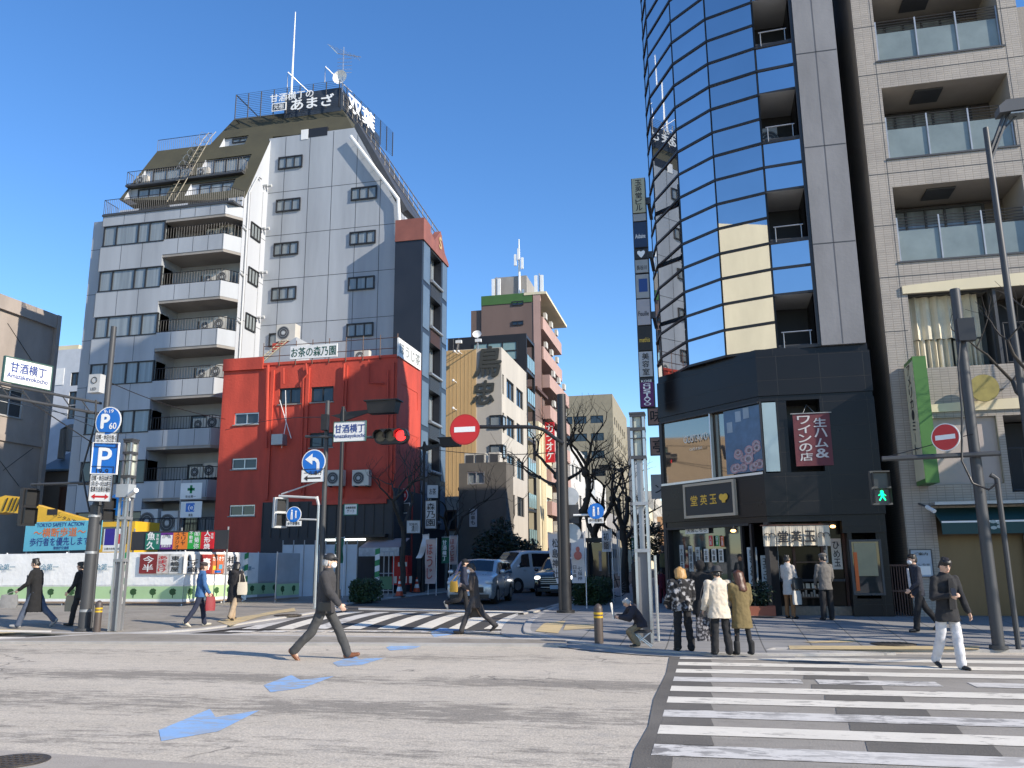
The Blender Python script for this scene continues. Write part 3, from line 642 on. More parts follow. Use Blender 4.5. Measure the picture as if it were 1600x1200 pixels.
pl([(437, 625), (448, 662), (455, 685)], .02, white); pl([(446, 610), (447, 660), (440, 700)], .02, white)
pipe.build('drainpipe', B, 50)
vent = M(); vent.box(*[F(431, 697, RY)[0], RY-.5, F(431, 697, RY)[1]], *[F(449, 680, RY)[0], RY, F(449, 680, RY)[1]], steel); vent.build('vent', B)
# roof clutter
rl = M()
xs = [F(u, 560, RY)[0] for u in (412, 622)]
for zz in (.35, .9): rl.tube([(xs[0], RY-.05, RZ+zz), (RX1, RY-.05, RZ+zz), (RX1, RY+3.6, RZ+zz)], .02, wood_red, 4)
for i in range(9): x = xs[0]+(RX1-xs[0])*i/8; rl.tube([(x, RY-.05, RZ-.2), (x, RY-.05, RZ+1.1)], .025, wood_red, 4)
rl.build('railing', B)
st = M(); xA = F(445, 560, RY)[0]; st.box(xA-1.2, RY+.8, RZ-.1, xA+.1, RY+2.6, RZ+1.3, redw); st.build('stair_head', B)
st = M(); a = Vector((F(372, 553, RY)[0], RY+.4, RZ+.1)); st.prism([(a.x, RY+.6, RZ-.2), (a.x+3, RY+.6, RZ-.2), (a.x+3, RY+.6, RZ+1.5)], (0, 1.6, 0), panel); st.build('sloping_roof', B)
ld = M()
for s_ in (0, .35): ld.tube([(a.x+.9+s_, RY+.5, RZ+.3), (a.x+2.2+s_, RY+.55, RZ+1.35)], .03, cream, 5)
for i in range(9): t = i/8; ld.tube([(a.x+.9+1.3*t, RY+.5, RZ+.3+1.05*t), (a.x+1.25+1.3*t, RY+.5, RZ+.3+1.05*t)], .02, cream, 4)
ld.build('ladder', B)
aircon((F(429, 520, RY)[0]+.15, RY+1.2, RZ+1.35), 1.1, 1.0, .6, lab='beige box air conditioner on the stair head of the red building roof', grp='air conditioners on the red building')
aircon((F(552, 560, RY)[0], RY+1.2, RZ+.0), .8, .65, .35, lab='small pale air conditioner behind the tea sign on the red roof', grp='air conditioners on the red building')
for u, lb in ((530, 'grey wall mounted air conditioner on the red building, behind the black lamp pole'), (570, 'grey wall mounted air conditioner on the red building, below the red traffic light')):
    p = F(u, 762, RY); aircon((p[0], RY-.4, p[1]), .86, .82, .36, lab=lb, grp='air conditioners on the red building')
def board(name, lab, cat, cen, right, w, h, th, bm_, texts, frame=None, group=None, up=(0, 0, 1), part='panel', posts=None):
    # a flat sign with real thickness; texts = (string, cx, cy, w, h, mat[, vertical])
    cen = Vector(cen); r = Vector(right).normalized(); up = Vector(up).normalized(); n = r.cross(up)
    t = thing(name, lab, cat, cen, group); mb = M()
    P = [cen+r*(a*w/2)+up*(b*h/2) for a, b in ((-1, -1), (1, -1), (1, 1), (-1, 1))]
    mb.add([p-n*th for p in P]+P, [(3, 2, 1, 0), (4, 5, 6, 7), (0, 1, 5, 4), (1, 2, 6, 5), (2, 3, 7, 6), (3, 0, 4, 7)], bm_); 
    for tx in texts:
        s_, cx, cy, tw, th_, tm = tx[:6]; c = cen+r*(cx*w/2)+up*(cy*h/2)
        if s_ is None:
            q = [c+r*(a*tw/2)+up*(b*th_/2)+n*.003 for a, b in ((-1, -1), (1, -1), (1, 1), (-1, 1))]; mb.poly(q, tm)
        elif len(tx) > 6: mb.vtext(s_, c, r, up, tw, th_, tm, .018, .007)
        else: mb.text(s_, c, r, up, tw, th_, tm, .018, .007)
    mb.build(part, t)
    if frame:
        fb = M(); fw = frame[1]
        for a0, a1, b0, b1 in ((-w/2-fw, w/2+fw, h/2, h/2+fw), (-w/2-fw, w/2+fw, -h/2-fw, -h/2), (-w/2-fw, -w/2, -h/2, h/2), (w/2, w/2+fw, -h/2, h/2)):
            q = [cen+r*a+up*b for a, b in ((a0, b0), (a1, b0), (a1, b1), (a0, b1))]
            fb.add([p-n*(th+.01) for p in q]+[p+n*.02 for p in q], [(3, 2, 1, 0), (4, 5, 6, 7), (0, 1, 5, 4), (1, 2, 6, 5), (2, 3, 7, 6), (3, 0, 4, 7)], frame[0])
        fb.build('frame', t)
    return t
xa, za = F(453, 561, RY-.1); xb, zb2 = F(527, 537, RY-.1)
gink = mat('green_ink', (.01, .07, .045), .6, var=0)
board('tea_sign', 'long white sign with dark green brush lettering on the red roof edge', 'sign', ((xa+xb)/2, RY-.1, (za+zb2)/2), (1, 0, 0), xb-xa, zb2-za+.05, .08, white, [('お茶の森乃園', 0, 0, (xb-xa)*.95, (zb2-za)*.78, gink)])
ya, yb_ = onX(622, 548, RX1+.05).y, onX(657, 560, RX1+.05).y
zc = onX(640, 555, RX1).z
board('roasted_tea_sign', 'white sign with pale brush lettering on the right side of the red roof', 'sign', (RX1+.08, (ya+yb_)/2, zc), (0, 1, 0), yb_-ya, .95, .08, white, [('ほうじ茶', 0, 0, (yb_-ya)*.9, .62, k('faded_ink', (.25, .27, .26), .6, var=.3))])
# ---------------------------------------------------------------- black building with the terracotta top, beyond the red one
DX = -14.85; DY0 = 42.8; DY1 = onX(698, 500, DX).y; DZ = onX(662, 345, DX).z
B = thing('black_building', 'narrow black clad building with a terracotta gable between red and beige ones', 'building', (DX-2, (DY0+DY1)/2, 0))
navy = mat('navy_cladding', (.018, .021, .030), .4, var=.2, scale=.6); terra = mat('terracotta_top', (.24, .085, .065), .7, var=.2); blueg = mat('blue_grey_panel', (.10, .14, .19), .4, var=.15)
L_ = DY1-DY0; w = M(); fl = 2.75; holes = [(DY0+1.5, DY1-1.2, DZ-2.9-fl*i-.2, DZ-1.3-fl*i, .9) for i in range(6)]
zq = DZ-1.2; wallgrid(w, mapX(DX), DY0, DY1, 0, zq, [h for h in holes if h[2] > .5], .9, navy)
w.poly([(F(626, 345, DY0)[0]-.3, DY0, 0), (DX, DY0, 0), (DX, DY0, zq), (F(626, 345, DY0)[0]-.3, DY0, zq)], navy)
w.box(-16.3, DY0+.02, 0, DX-.92, DY1, zq-.02, navy); w.poly([(-16.3, DY1, 0), (DX, DY1, 0), (DX, DY1, zq), (-16.3, DY1, zq)], navy); w.build('wall', B)
w = M(); w.box(F(626, 345, DY0)[0]-.3, DY0-.06, zq, DX+.1, DY0+1.2, DZ+.1, terra); w.prism([(DX-.3, DY0+1.2, zq), (DX-.3, DY1, zq), (DX-.3, DY1, zq+.2), (DX-.3, DY1-.8, zq+.6), (DX-.3, (DY0+DY1)/2+.7, zq+1.7), (DX-.3, DY0+1.9, zq+.7), (DX-.3, DY0+1.2, zq+.9)], (.4, 0, 0), terra)
c = ((DY0+DY1)/2+.6, zq+.9); w.text('S', (DX+.1, c[0], c[1]), (0, 1, 0), (0, 0, 1), .45, .7, k('gold', (.5, .32, .12), .4), .05, .03); w.build('parapet', B)
for i, h in enumerate(holes):
    if h[2] < .5: continue
    mp = mapX(DX-.02); window(B, mp, h[0]+.1, h[1]-.1, h[2]+.05, h[3], 4, .45, silver, glass_cur, .07)
    lo = M()
    for j in range(9): z = h[3]+.02+.09*j; rbox(lo, mapX(DX), h[0]+.1, h[1]-.1, z, z+.05, -.02, .1, dkgrey if i != 2 else wood_red)
    lo.tube([(DX+.08, h[0], h[2]-.05), (DX+.08, h[1], h[2]-.05)], .1, steel, 8); lo.build('louvre', B)
    for a, b2 in ((DY0+.2, DY0+1.3), (DY1-1.0, DY1-.15)):
        q = M(); rbox(q, mapX(DX), a, b2, h[2]-.4, h[3]+.25, -.03, .02, blueg); q.build('cladding_panel', B)
# generic street block with window rows on its +X (street) and -Y faces
def block(name, lab, cat, x1, y0, y1, z, wm, depth=8, street=None, front=None, gm=None, roof=None, fm=None, extra=None):
    b = thing(name, lab, cat, (x1-depth/2, (y0+y1)/2, 0)); w = M(); sh = street or []; fh = front or []
    wallgrid(w, mapX(x1), y0, y1, 0, z, sh, .16, wm); wallgrid(w, mapY(y0), x1-depth, x1, 0, z, fh, .16, wm)
    w.poly([(x1-depth, y1, 0), (x1, y1, 0), (x1, y1, z), (x1-depth, y1, z)], wm); w.poly([(x1-depth, y0, 0), (x1-depth, y1, 0), (x1-depth, y1, z), (x1-depth, y0, z)], wm)
    w.poly([(x1-depth, y0, z-.2), (x1, y0, z-.2), (x1, y1, z-.2), (x1-depth, y1, z-.2)], roof or concrete); w.build('wall', b)
    for h in sh: window(b, mapX(x1), *h[:4], 2 if h[1]-h[0] > .9 else 1, .12, fm or black, gm or glass_dk, .07)
    for h in fh: window(b, mapY(y0), *h[:4], 2 if h[1]-h[0] > .9 else 1, .12, fm or black, gm or glass_dk, .07)
    return b
# ---------------------------------------------------------------- beige restaurant block with carved lettering
LX = -14.3; BY0 = onX(784, 640, LX).y; BY1 = onX(823, 640, LX).y; BZ = onX(784, 543, LX).z
st_h = [(a, b2, BZ-2.0-2.9*i-1.5, BZ-2.0-2.9*i) for i in range(6) for a, b2 in ((BY0+.25, BY0+.75), (BY0+1.6, BY0+4.2), (BY0+5.0, BY0+7.6)) if BZ-2.0-2.9*i-1.5 > 3]
B = block('restaurant_building', 'beige and ochre building with two big dark carved characters on its side wall', 'building', LX, BY0, BY1, BZ, beige, 9, st_h, [])
oc = M(); xo = F(744, 600, BY0)[0]; oc.box(LX-9.1, BY0-.05, 0, xo, BY0-.003, BZ-.05, ochre)
for i in range(24): x = LX-9+(xo-LX+9)*i/24; oc.box(x, BY0-.062, 0, x+.03, BY0-.05, BZ-.1, ochre)
oc.build('ochre_cladding', B)
tx = M(); brk = mat('carved_letter', (.045, .048, .043), .7, var=.2)
for u, v, ch, cw_, chh in ((764, 565, '鳥', 1.9, 2.3), (757, 613, '忠', 1.6, 1.75)):
    c = F(u, v, BY0)
    for d_ in (.04, .08, .12): tx.text(ch, (c[0], BY0-d_, c[1]), (1, 0, 0), (.12, 0, 1), cw_, chh, brk, .028, .0)
tx.build('lettering', B)
for v0, v1 in ((648, 669), (694, 715)):
    a = F(765, v1, BY0-.1); b2 = F(784, v0, BY0-.1); window(B, mapY(BY0), a[0], LX, a[1], b2[1], 1, -.06, black, glass_cur, .08); window(B, mapX(LX), BY0-.05, BY0+1.0, a[1], b2[1], 1, -.06, black, glass_cur, .08)
sp_ = M()
for u in (715, 722, 714): pass
for (u, v) in ((716, 553), (722, 553), (714, 598), (714, 641)): p = F(u, v, BY0); sp_.tube([(p[0], BY0, p[1]), (p[0]-.1, BY0-.6, p[1]+.05)], .03, white, 5); sp_.ball((p[0]-.1, BY0-.65, p[1]+.05), .1, white, 8, 6)
for i in range(5): x = LX-8+i*1.5; sp_.tube([(x, BY0+.1, BZ), (x+.5, BY0-1.1, BZ+.3)], .04, white, 5); sp_.box(x+.3, BY0-1.25, BZ+.2, x+.75, BY0-1.05, BZ+.42, white)
sp_.build('spotlight', B)
railing(B, [(LX-9, BY0+.6, BZ), (LX-3.5, BY0+.6, BZ)], 1.1, black, .4)
dh = thing('satellite_dish', 'large white satellite dish on the roof of the beige lettered building', 'satellite dish', (F(739, 517, BY0)[0], BY0+1.5, BZ)); mb = M()
c = Vector((F(739, 517, BY0)[0], BY0+1.2, F(739, 517, BY0)[1])); n0 = Vector((.15, -.9, .35)).normalized(); a0 = n0.orthogonal().normalized(); b0 = n0.cross(a0)
rr = [[c+n0*(.13*(q/4)**2)+(a0*math.cos(w_)+b0*math.sin(w_))*(.34*q/4+.001) for w_ in [j*math.pi/9 for j in range(18)]] for q in range(5)]
mb.loft(rr, white, False); mb.build('dish', dh, 60); mb = M(); mb.tube([c, c-n0*.2, (c.x, c.y+.3, BZ)], .05, steel, 6); mb.tube([c-b0*.3, c+n0*.35], .02, steel, 4); mb.build('mount', dh)
# ---------------------------------------------------------------- low grey house in front of it
HY = 47.5; hx1 = F(791, 740, HY)[0]; hz = F(775, 722, HY)[1]
hx0 = F(717, 740, HY)[0]; q = [F(730, 757, HY), F(757, 736, HY)]; hw = mat('grey_house_wall', (.13, .12, .105), .8, var=.15)
B = block('grey_house', 'low dark grey flat roofed house below the carved lettering wall', 'house', hx1, HY, onX(796, 760, hx1).y+1, hz, hw, hx1-hx0, [], [(q[0][0], q[1][0], q[0][1], q[1][1])], glass_cur, None, silver)
mb = M()
for u in (732, 748, 770): p = F(u, 720, HY); mb.box(p[0]-.33, HY+.3, hz-.1, p[0]+.33, HY+.9, hz+.62, acm); mb.box(p[0]-.24, HY+.28, hz+.02, p[0]+.24, HY+.3, hz+.5, dkgrey)
mb.build('roof_ventilator', B)
# ---------------------------------------------------------------- black framed glass balcony building
GY1 = onX(836, 640, LX).y
GZ = onX(826, 533, LX).z+.4
B = thing('glass_building', 'black framed narrow building with pale glass balconies next to the beige block', 'building', (LX-4, (BY1+GY1)/2, 0)); w = M()
w.box(LX-7, BY1+.02, 0, LX-.9, GY1, GZ, charcoal); w.box(LX-7, BY1+.0, BZ-2, LX, BY1+.25, GZ, black)
bal = []
for i in range(8):
    z = GZ-2.95*i-.2; w.box(LX-.9, BY1+.05, z-.12, LX+.02, GY1, z+.1, black)
for y in (BY1+.1, GY1-.12): w.box(LX-.2, y-.06, 0, LX+.04, y+.06, GZ, black)
w.build('wall', B)
for i in range(8):
    z = GZ-2.95*i-.2; g = M(); g.box(LX+.045, BY1+.2, z-2.85+.1, LX+.06, GY1-.15, z-2.85+1.25, glass_grn)
    for j in range(5): y = BY1+.2+(GY1-BY1-.4)*j/4; g.box(LX+.03, y-.03, z-2.85, LX+.075, y+.03, z-2.85+1.27, black)
    g.build('balcony_glass', B); window(B, mapX(LX-.88), BY1+.4, GY1-.3, z-2.6, z-.3, 4, -.03, black, glass_cur, .07)
mb = M(); xg0, zg0 = F(740, 566, BY1); xg1 = F(808, 566, BY1)[0]; ztp = F(780, 535, BY1)[1]
mb.box(xg0, BY1-.02, zg0, xg1, BY1+.05, ztp, glass_grn)
for i in range(4): x = xg0+(xg1-xg0)*i/3; mb.box(x-.06, BY1-.06, zg0, x+.06, BY1+.08, ztp, black)
for z in (zg0, (zg0+ztp)/2, ztp): mb.box(xg0, BY1-.065, z-.06, xg1, BY1+.08, z+.06, black)
mb.build('roof_screen', B)
# ---------------------------------------------------------------- cream building with the red karaoke sign, pink block behind
CY0, CY1 = GY1+1.6, onX(862, 800, LX).y; CZ = onX(838, 655, LX).z
cz = [(CY0+3.4, CY0+6.2, CZ-3.4-3.15*i-1.7, CZ-3.4-3.15*i) for i in range(6) if CZ-3.4-3.15*i-1.7 > 2]
B = block('cream_building', 'cream rendered building with tall windows beside the glass balcony building', 'building', LX, CY0, CY1, CZ, cream, 7, cz, [], glass_cur)
mb = M(); mb.box(LX-5, CY0+.3, CZ-.1, LX-.4, CY1-.5, CZ+3.0, brownw); mb.box(LX-5.2, CY0+.1, CZ+3, LX-.1, CY1-.3, CZ+3.25, wood_red); mb.build('roof_house', B)
for i in range(3):
    q = M(); q.tube([(LX+.12, CY0+.8+i*.7, 0), (LX+.12, CY0+.8+i*.7, CZ-.5)], .07, cream, 6); q.build('drainpipe', B)
kz1, kz0 = onX(862, 660, LX+.9).z, onX(862, 722, LX+.9).z
ky = onX(862, 690, LX+.9).y
board('karaoke_sign', 'tall red projecting sign with white vertical katakana on the cream building', 'sign', (LX+.72, ky, (kz1+kz0)/2), (1, 0, 0), .85, kz1-kz0, .25, red_sign, [('カラオケ', 0, .02, .6, (kz1-kz0)*.9, whitep, 1)])
PX = -14.6; PY0 = onX(844, 456, PX).y; PY1 = onX(877, 514, PX).y; PZ = onX(844, 456, PX).z
B = thing('pink_apartment_block', 'tall pink apartment block with a dark brown side wall and green roof band', 'apartment block', (PX-8, (PY0+PY1)/2, 0)); w = M()
fxl = F(752, 470, PY0)[0]; br0 = F(691+300/4.6, 380+480/4.6, PY0)
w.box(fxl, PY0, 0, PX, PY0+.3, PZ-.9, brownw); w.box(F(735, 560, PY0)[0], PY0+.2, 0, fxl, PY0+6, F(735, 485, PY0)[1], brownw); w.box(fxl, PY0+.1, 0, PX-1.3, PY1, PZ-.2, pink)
w.box(PX-.7, PY0-.05, 0, PX, PY0+.25, PZ-.1, pink); w.build('wall', B)
w = M(); w.box(fxl, PY0-.06, PZ-.95, PX-.8, PY0+.3, PZ, green_roof); w.box(fxl+.1, PY0+.1, PZ-.2, PX-.2, PY1, PZ-.1, concrete); w.box(PX-1.6, PY0-.1, PZ-.25, PX+.6, PY1+.2, PZ, cream); w.build('roof', B)
for v in (474, 505):
    a = F(800, v+4, PY0); b2 = F(818, v-4, PY0); window(B, mapY(PY0), a[0], b2[0], a[1], b2[1], 2, -.04, black, glass_dk, .08)
fl = 3.0; nfl = 9
for i in range(nfl):
    z = PZ-.3-fl*(i+1); step = 0 if i < 2 else .7
    if z < 1: break
    q = M(); q.box(PX-1.3, PY0+1.2-step, z-.1, PX+step, PY1-.1, z+.05, pink); q.box(PX+step-.12, PY0+1.2-step, z+.05, PX+step, PY1-.1, z+1.15, pink); q.box(PX-.6, PY0+1.2-step, z+.05, PX+step-.12, PY0+1.32-step, z+1.15, pink)
    q.build('balcony', B); window(B, mapX(PX-1.3), PY0+2, PY1-1, z+.1, z+2.3, 6, -.04, black, glass_dk, .08)
    for j in range(3): q = M(); y = PY0+3+j*3.2; q.box(PX-.3+step, y, z+1.5, PX+step-.02, y+.8, z+2.1, acm); q.build('air_conditioner', B)
q = M(); xa, za = F(773, 456, PY0+3); xb = F(823, 456, PY0+3)[0]; zt = F(800, 432, PY0+3)[1]; q.box(xa, PY0+3, PZ-.2, xb, PY0+9, zt, concrete); q.build('penthouse', B)
mast = thing('radio_mast', 'white cellular antenna mast on top of the pink apartment block', 'antenna mast', (F(815, 440, PY0+4)[0], PY0+4, PZ)); mb = M(); xm = F(815, 440, PY0+4)[0]; zt2 = F(814, 380, PY0+4)[1]
mb.tube([(xm, PY0+2.9, PZ), (xm, PY0+2.9, zt2-3), (xm, PY0+2.9, zt2)], [.15, .1, .05], white, 8); mb.build('pole', mast); mb = M()
for dx, z in ((-.35, zt2-2.2), (.35, zt2-2.6), (0, zt2-1.6), (.4, zt2-6)): mb.box(xm+dx-.12, PY0+2.6, z-.7, xm+dx+.12, PY0+2.8, z+.5, white)
mb.build('antenna_panel', mast)
for i, (u, v) in enumerate(((776, 446), (843, 462))):
    p = F(u, v, PY0+2); mst = thing('cell_antenna', ['small panel antenna at the left corner of the pink block roof', 'paired white panel antenna at the right corner of the pink block roof'][i], 'antenna', (p[0], PY0+2, PZ)); mb = M()
    mb.tube([(p[0], PY0+2, PZ-.2), (p[0], PY0+2, PZ+2.6)], .06, steel, 6); mb.build('pole', mst); mb = M()
    for dx in (-.35, .25): mb.box(p[0]+dx-.15, PY0+1.9, PZ+.6, p[0]+dx+.15, PY0+2.1, PZ+2.4, white)
    mb.build('antenna_panel', mst)
# ---------------------------------------------------------------- far blocks along the street
TX = -14.6; TY0 = onX(958, 660, TX).y; TZ = onX(958, 618, TX).z; tx0 = F(878, 640, TY0)[0]
fh = [(F(u, 640, TY0)[0]-1.1, F(u, 640, TY0)[0]+1.1, TZ-3.6-3.0*i-1.3, TZ-3.6-3.0*i) for i in range(7) for u in (884, 906, 932) ]
sh = [(TY0+2+j*3.4, TY0+3.6+j*3.4, TZ-3.6-3.0*i-1.3, TZ-3.6-3.0*i) for i in range(7) for j in range(6)]
B = block('tan_apartment_block', 'distant tan apartment block with rows of small dark windows down the street', 'apartment block', TX, TY0, TY0+26, TZ, tan, TX-tx0+4, sh, fh)
B = block('grey_office_block', 'narrow grey office block beyond the tan apartment block down the street', 'office block', TX+1.2, TY0+27, TY0+50, TZ-1.5, mat('blue_grey_wall', (.16, .17, .19), .6), 8, [], [])
mw_ = mat('pale_render', (.58, .56, .52), .7, var=.12)
y = PY1+1
spec = [('white_office_block', 'white narrow office block between the pink block and bare tree', 11, 14.5, mw_, 869), ('pale_shop_house', 'pale stepped shop house behind the nearest bare tree', 9, 11.0, ltgrey, 0), ('bay_window_block', 'white block with rounded bay balconies down the street', 12, 12.5, mw_, 0), ('grey_shop_block', 'grey shop block in the middle of the far street row', 14, 9.0, mat('stone_grey', (.3, .29, .28), .7), 0)]
for nm, lb, L_, z, m_, _ in spec:
    sh = [(y+1+j*2.6, y+2.7+j*2.6, z-2.2-3*i-1.4, z-2.2-3*i) for i in range(4) for j in range(int(L_/2.8)) if z-2.2-3*i-1.4 > 1]
    block(nm, lb, 'building', LX+.2, y, y+L_, z, m_, 8, sh, [], glass_cur); y += L_+.3
y2 = TY0+51
for i, (L_, z, xo, m_, lb) in enumerate([(30, 15, .6, cream, 'pale cream block at the far end of the side street'), (40, 20, 1.0, beige, 'beige block farthest down the left side of the street'), (50, 13, 1.6, mw_, 'low white block at the vanishing end of the street')]):
    block('far_street_block', lb, 'building', LX+xo, y2, y2+L_, z, m_, 8, [(y2+2+j*5, y2+4.5+j*5, z-2.5-3*q-1.4, z-2.5-3*q) for q in range(4) for j in range(int(L_/5.2)) if z-4-3*q > 1], []); y2 += L_+.5
block('street_end_block', 'orange lit block closing the far end of the side street', 'building', -4, 235, 260, 14, mat('orange_wall', (.42, .24, .12), .7), 14, [], [(-17+j*3, -15.4+j*3, 2+3*i, 3.6+3*i) for i in range(4) for j in range(4)])
# ================================================================ right-hand side: glass tower, condominium, what stands behind them
CA, CB = Vector((-1.25, 24.95, 0)), Vector((1.45, 22.2, 0)); CL = mapL(CA, CB); CT = (CB-CA).normalized(); CN = Vector((CT.y, -CT.x, 0)); CLEN = (CB-CA).length
def onL(u, v): d = ray(u, v); p = O + d*((CA-O).dot(CN)/d.dot(CN)); return (p-CA).dot(CT), p.z
TY = 22.2
B = thing('glass_tower', 'curved blue mirror glass tower with a black granite base and grey concrete pier', 'tower block', (2, 26, 0))
FZ0, FZ1, RP = 7.05, 33.2, .73
pts = [Vector((3.08, TY, 0))]
for u, ph in ((1204, 8), (1124, 20), (1066, 43), (1026, 65), (1019, 80)):
    d = ray(u, 400); dr = Vector((-math.cos(rad(ph)), math.sin(rad(ph)), 0)); p0 = pts[-1]; kx = d.x/d.y
    t = (kx*p0.y-p0.x)/(dr.x-kx*dr.y); pts.append(p0+dr*t)
pts.append(pts[-1]+Vector((.05, 2.2, 0))); pts.append(Vector((pts[-1].x, 28.6, 0)))
rr = random.Random(3)
core = M(); cp = [p+Vector((.0, .0, 0)) for p in pts]
ins = [Vector((p.x*.93+.2, p.y+.32, 0)) for p in pts]; ins[0] = Vector((3.3, TY+1.6, 0)); ins[1] = Vector((pts[1].x, TY+1.6, 0))
core.prism([(p.x, p.y, FZ0) for p in ins]+[(4.1, 28.5, FZ0)], (0, 0, FZ1-FZ0), charcoal); core.build('core', B)
nrow = int((FZ1-FZ0)/RP)
fr = M()
for i in range(len(pts)-1):
    q, p = pts[i], pts[i+1]; mp = mapL(p, q); L_ = (q-p).length; g = M()
    for r in range(nrow):
        z = FZ0+RP*r
        if i == 0 and r % 4 < 2: continue
        e = [rr.uniform(-.004, .004) for _ in range(3)]
        g.poly([mp(.03, z+.037, .02+e[0]), mp(L_-.03, z+.037, .02+e[1]), mp(L_-.03, z+RP-.03, .02+e[1]+e[2]), mp(.03, z+RP-.03, .02+e[0]+e[2])], mirror)
        rbox(fr, mp, 0, L_, z-.028, z+.036, -.012, .10, black)
    if i == 0:
        for r in range(0, nrow, 4): rbox(fr, mp, 0, L_, FZ0+RP*r-.035, FZ0+RP*r+.045, -.02, .10, black)
    rbox(fr, mp, -.012, .012, FZ0, FZ1, 0.005, .08, black); g.build('glazing', B)
rbox(fr, mapY(TY), 3.0, 3.08, FZ0, FZ1, -.03, .3, black)
fr.build('glazing_frame', B)
for r in range(0, nrow, 4):     # open balconies
    z = FZ0+RP*r; a = pts[1]; w = M(); x0, x1 = a.x+.02, 3.0; d = TY+1.45
    w.box(x0, TY+.12, z+.05, x1, d, z+.09, charcoal); w.poly([(x0, TY+.05, z+1.42), (x1, TY+.02, z+1.42), (x1, d, z+1.42), (x0, d, z+1.42)], ltgrey); w.poly([(x0, d, z), (x1, d, z), (x1, d, z+1.42), (x0, d, z+1.42)], charcoal)
    w.poly([(x0, TY+.06, z), (x0, d, z), (x0, d, z+1.42), (x0, TY+.06, z+1.42)], charcoal); w.poly([(x1, TY+.04, z), (x1, d, z), (x1, d, z+1.42), (x1, TY+.04, z+1.42)], black)
    w.tube([(x0+.1, TY+.1, z+.42), (x1-.1, TY+.05, z+.42)], .018, steel, 6); w.tube([(x0+.15, TY+.1, z), (x0+.15, TY+.1, z+.42)], .014, steel, 5); w.tube([(x1-.15, TY+.06, z), (x1-.15, TY+.06, z+.42)], .014, steel, 5)
    w.build('balcony', B)
    if r == 8: aircon((x0+.3, d-.25, z+.1), .4, .8, .3, lab='white air conditioner in the second open balcony from the top of the glass tower', grp='air conditioners of the glass tower', m=ltgrey)
pier_m = mat('cast_concrete', (.20, .20, .208), .7, var=.22, scale=1.2, bump=.2, bscale=12, streak=.4)
w = M(); w.box(3.09, TY-.06, FZ0-.02, 4.15, 28.55, FZ1+1, pier_m)
for z in (9.75, 12.5, 15.3, 18.1, 21): w.box(3.1, TY-.066, z, 4.14, TY-.05, z+.025, dkgrey)
w.box(3.60, TY-.066, FZ0, 3.62, TY-.05, FZ1, k('pier_joint', (.10, .10, .11), .8)); w.build('pier', B)
# granite base
w = M(); band = [(CA.x, 28.6), (CA.x, CA.y), (CB.x, CB.y), (4.22, TY), (4.22, 28.6)]
def off(poly, d): c = Vector((2, 27)); return [((x-c.x)*(1+d)+c.x, (y-c.y)*(1+d)+c.y) for x, y in poly]
for z0, z1, d in ((5.80, 6.85, 0), (6.86, 7.04, -.012), (5.66, 5.795, -.008), (2.75, 3.82, .004), (2.60, 2.745, -.006)): w.prism([(x, y, z0) for x, y in off(band, d)], (0, 0, z1-z0), granite)
w.prism([(x, y, 0.1) for x, y in [(CA.x+.5, 28.5), (CA.x+.5, CA.y+.9), (CB.x+.3, TY+1.5), (4.2, TY+1.5), (4.2, 28.5)]], (0, 0, 7.0), charcoal)
w.box(2.92, TY, 3.82, 4.22, TY+.5, 5.66, granite); w.box(1.45, TY, 3.82, 1.50, TY+.3, 5.66, black); w.box(1.86, TY+.05, 3.82, 2.12, TY+.6, 5.66, granite); w.box(2.1, TY+.9, 3.82, 2.95, TY+1, 5.66, black)
w.box(3.30, TY+.0, .2, 3.40, TY+.5, 2.6, granite); w.box(3.95, TY+.02, .1, 4.2, TY+1.2, 2.6, granite); w.box(3.4, TY+.03, .1, 3.95, TY+.5, .75, granite); w.box(3.2, TY-.02, 2.3, 4.2, TY+.3, 2.6, granite)
rbox(w, CL, 0, .12, .15, 5.66, .0, .3, black); rbox(w, CL, CLEN-.14, CLEN, .15, 2.6, .0, .3, black); rbox(w, CL, .1, CLEN-.1, .1, .42, 0, .3, granite)
rbox(w, mapXn(CA.x), CA.y, 28.5, .1, .6, 0, .2, granite); w.build('granite_base', B)
# second-floor window on the chamfer
a0, zt = onL(1041, 655); a1, zb = onL(1188, 740)
shopglass = mat('tinted_shop_glass', (.27, .245, .215), .03, metal=.85, var=0)
f = M(); rbox(f, CL, .02, CLEN-.02, 3.80, 3.86, -.02, .1, silver); rbox(f, CL, .02, CLEN-.02, 5.62, 5.66, -.02, .1, black); rbox(f, CL, 2.05, 2.09, 3.86, 5.62, 0, .1, silver); wn_ = f.build('window', B)
g = M(); g.poly([CL(.1, 3.84, .06), CL(CLEN-.02, 3.84, .24), CL(CLEN-.02, 5.64, .24), CL(.1, 5.64, .06)], shopglass); g.build('pane', wn_)
ps = M(); pst = mat('poster_blue', (.07, .14, .24), .3, var=.3, scale=3); pk = mat('poster_pink', (.42, .25, .27), .4, var=.5, scale=9)
q0, q1 = onL(1128, 645)[0], onL(1187, 640)[0]
ps.poly([CL(q0, 3.9, .05), CL(q1, 3.9, .05), CL(q1, 5.6, .05), CL(q0, 5.6, .05)], pst)
for i in range(16):
    a = q0+.12+(q1-q0-.25)*rr.random()**.8; z = 4.0+rr.random()*.75*(.4+.6*(a-q0)/(q1-q0)); R_ = rr.uniform(.10, .2)
    for r2, mm in ((R_, pk), (R_*.72, k('poster_pale', (.42, .36, .38), .4, var=.3, scale=6)), (R_*.45, pk)):
        ps.add([CL(a+r2*math.cos(w_), z+r2*.8*math.sin(w_), .046-.001*i-(.0004 if r2 < R_ else 0)) for w_ in [j*math.pi/7 for j in range(14)]], [range(14)], mm)
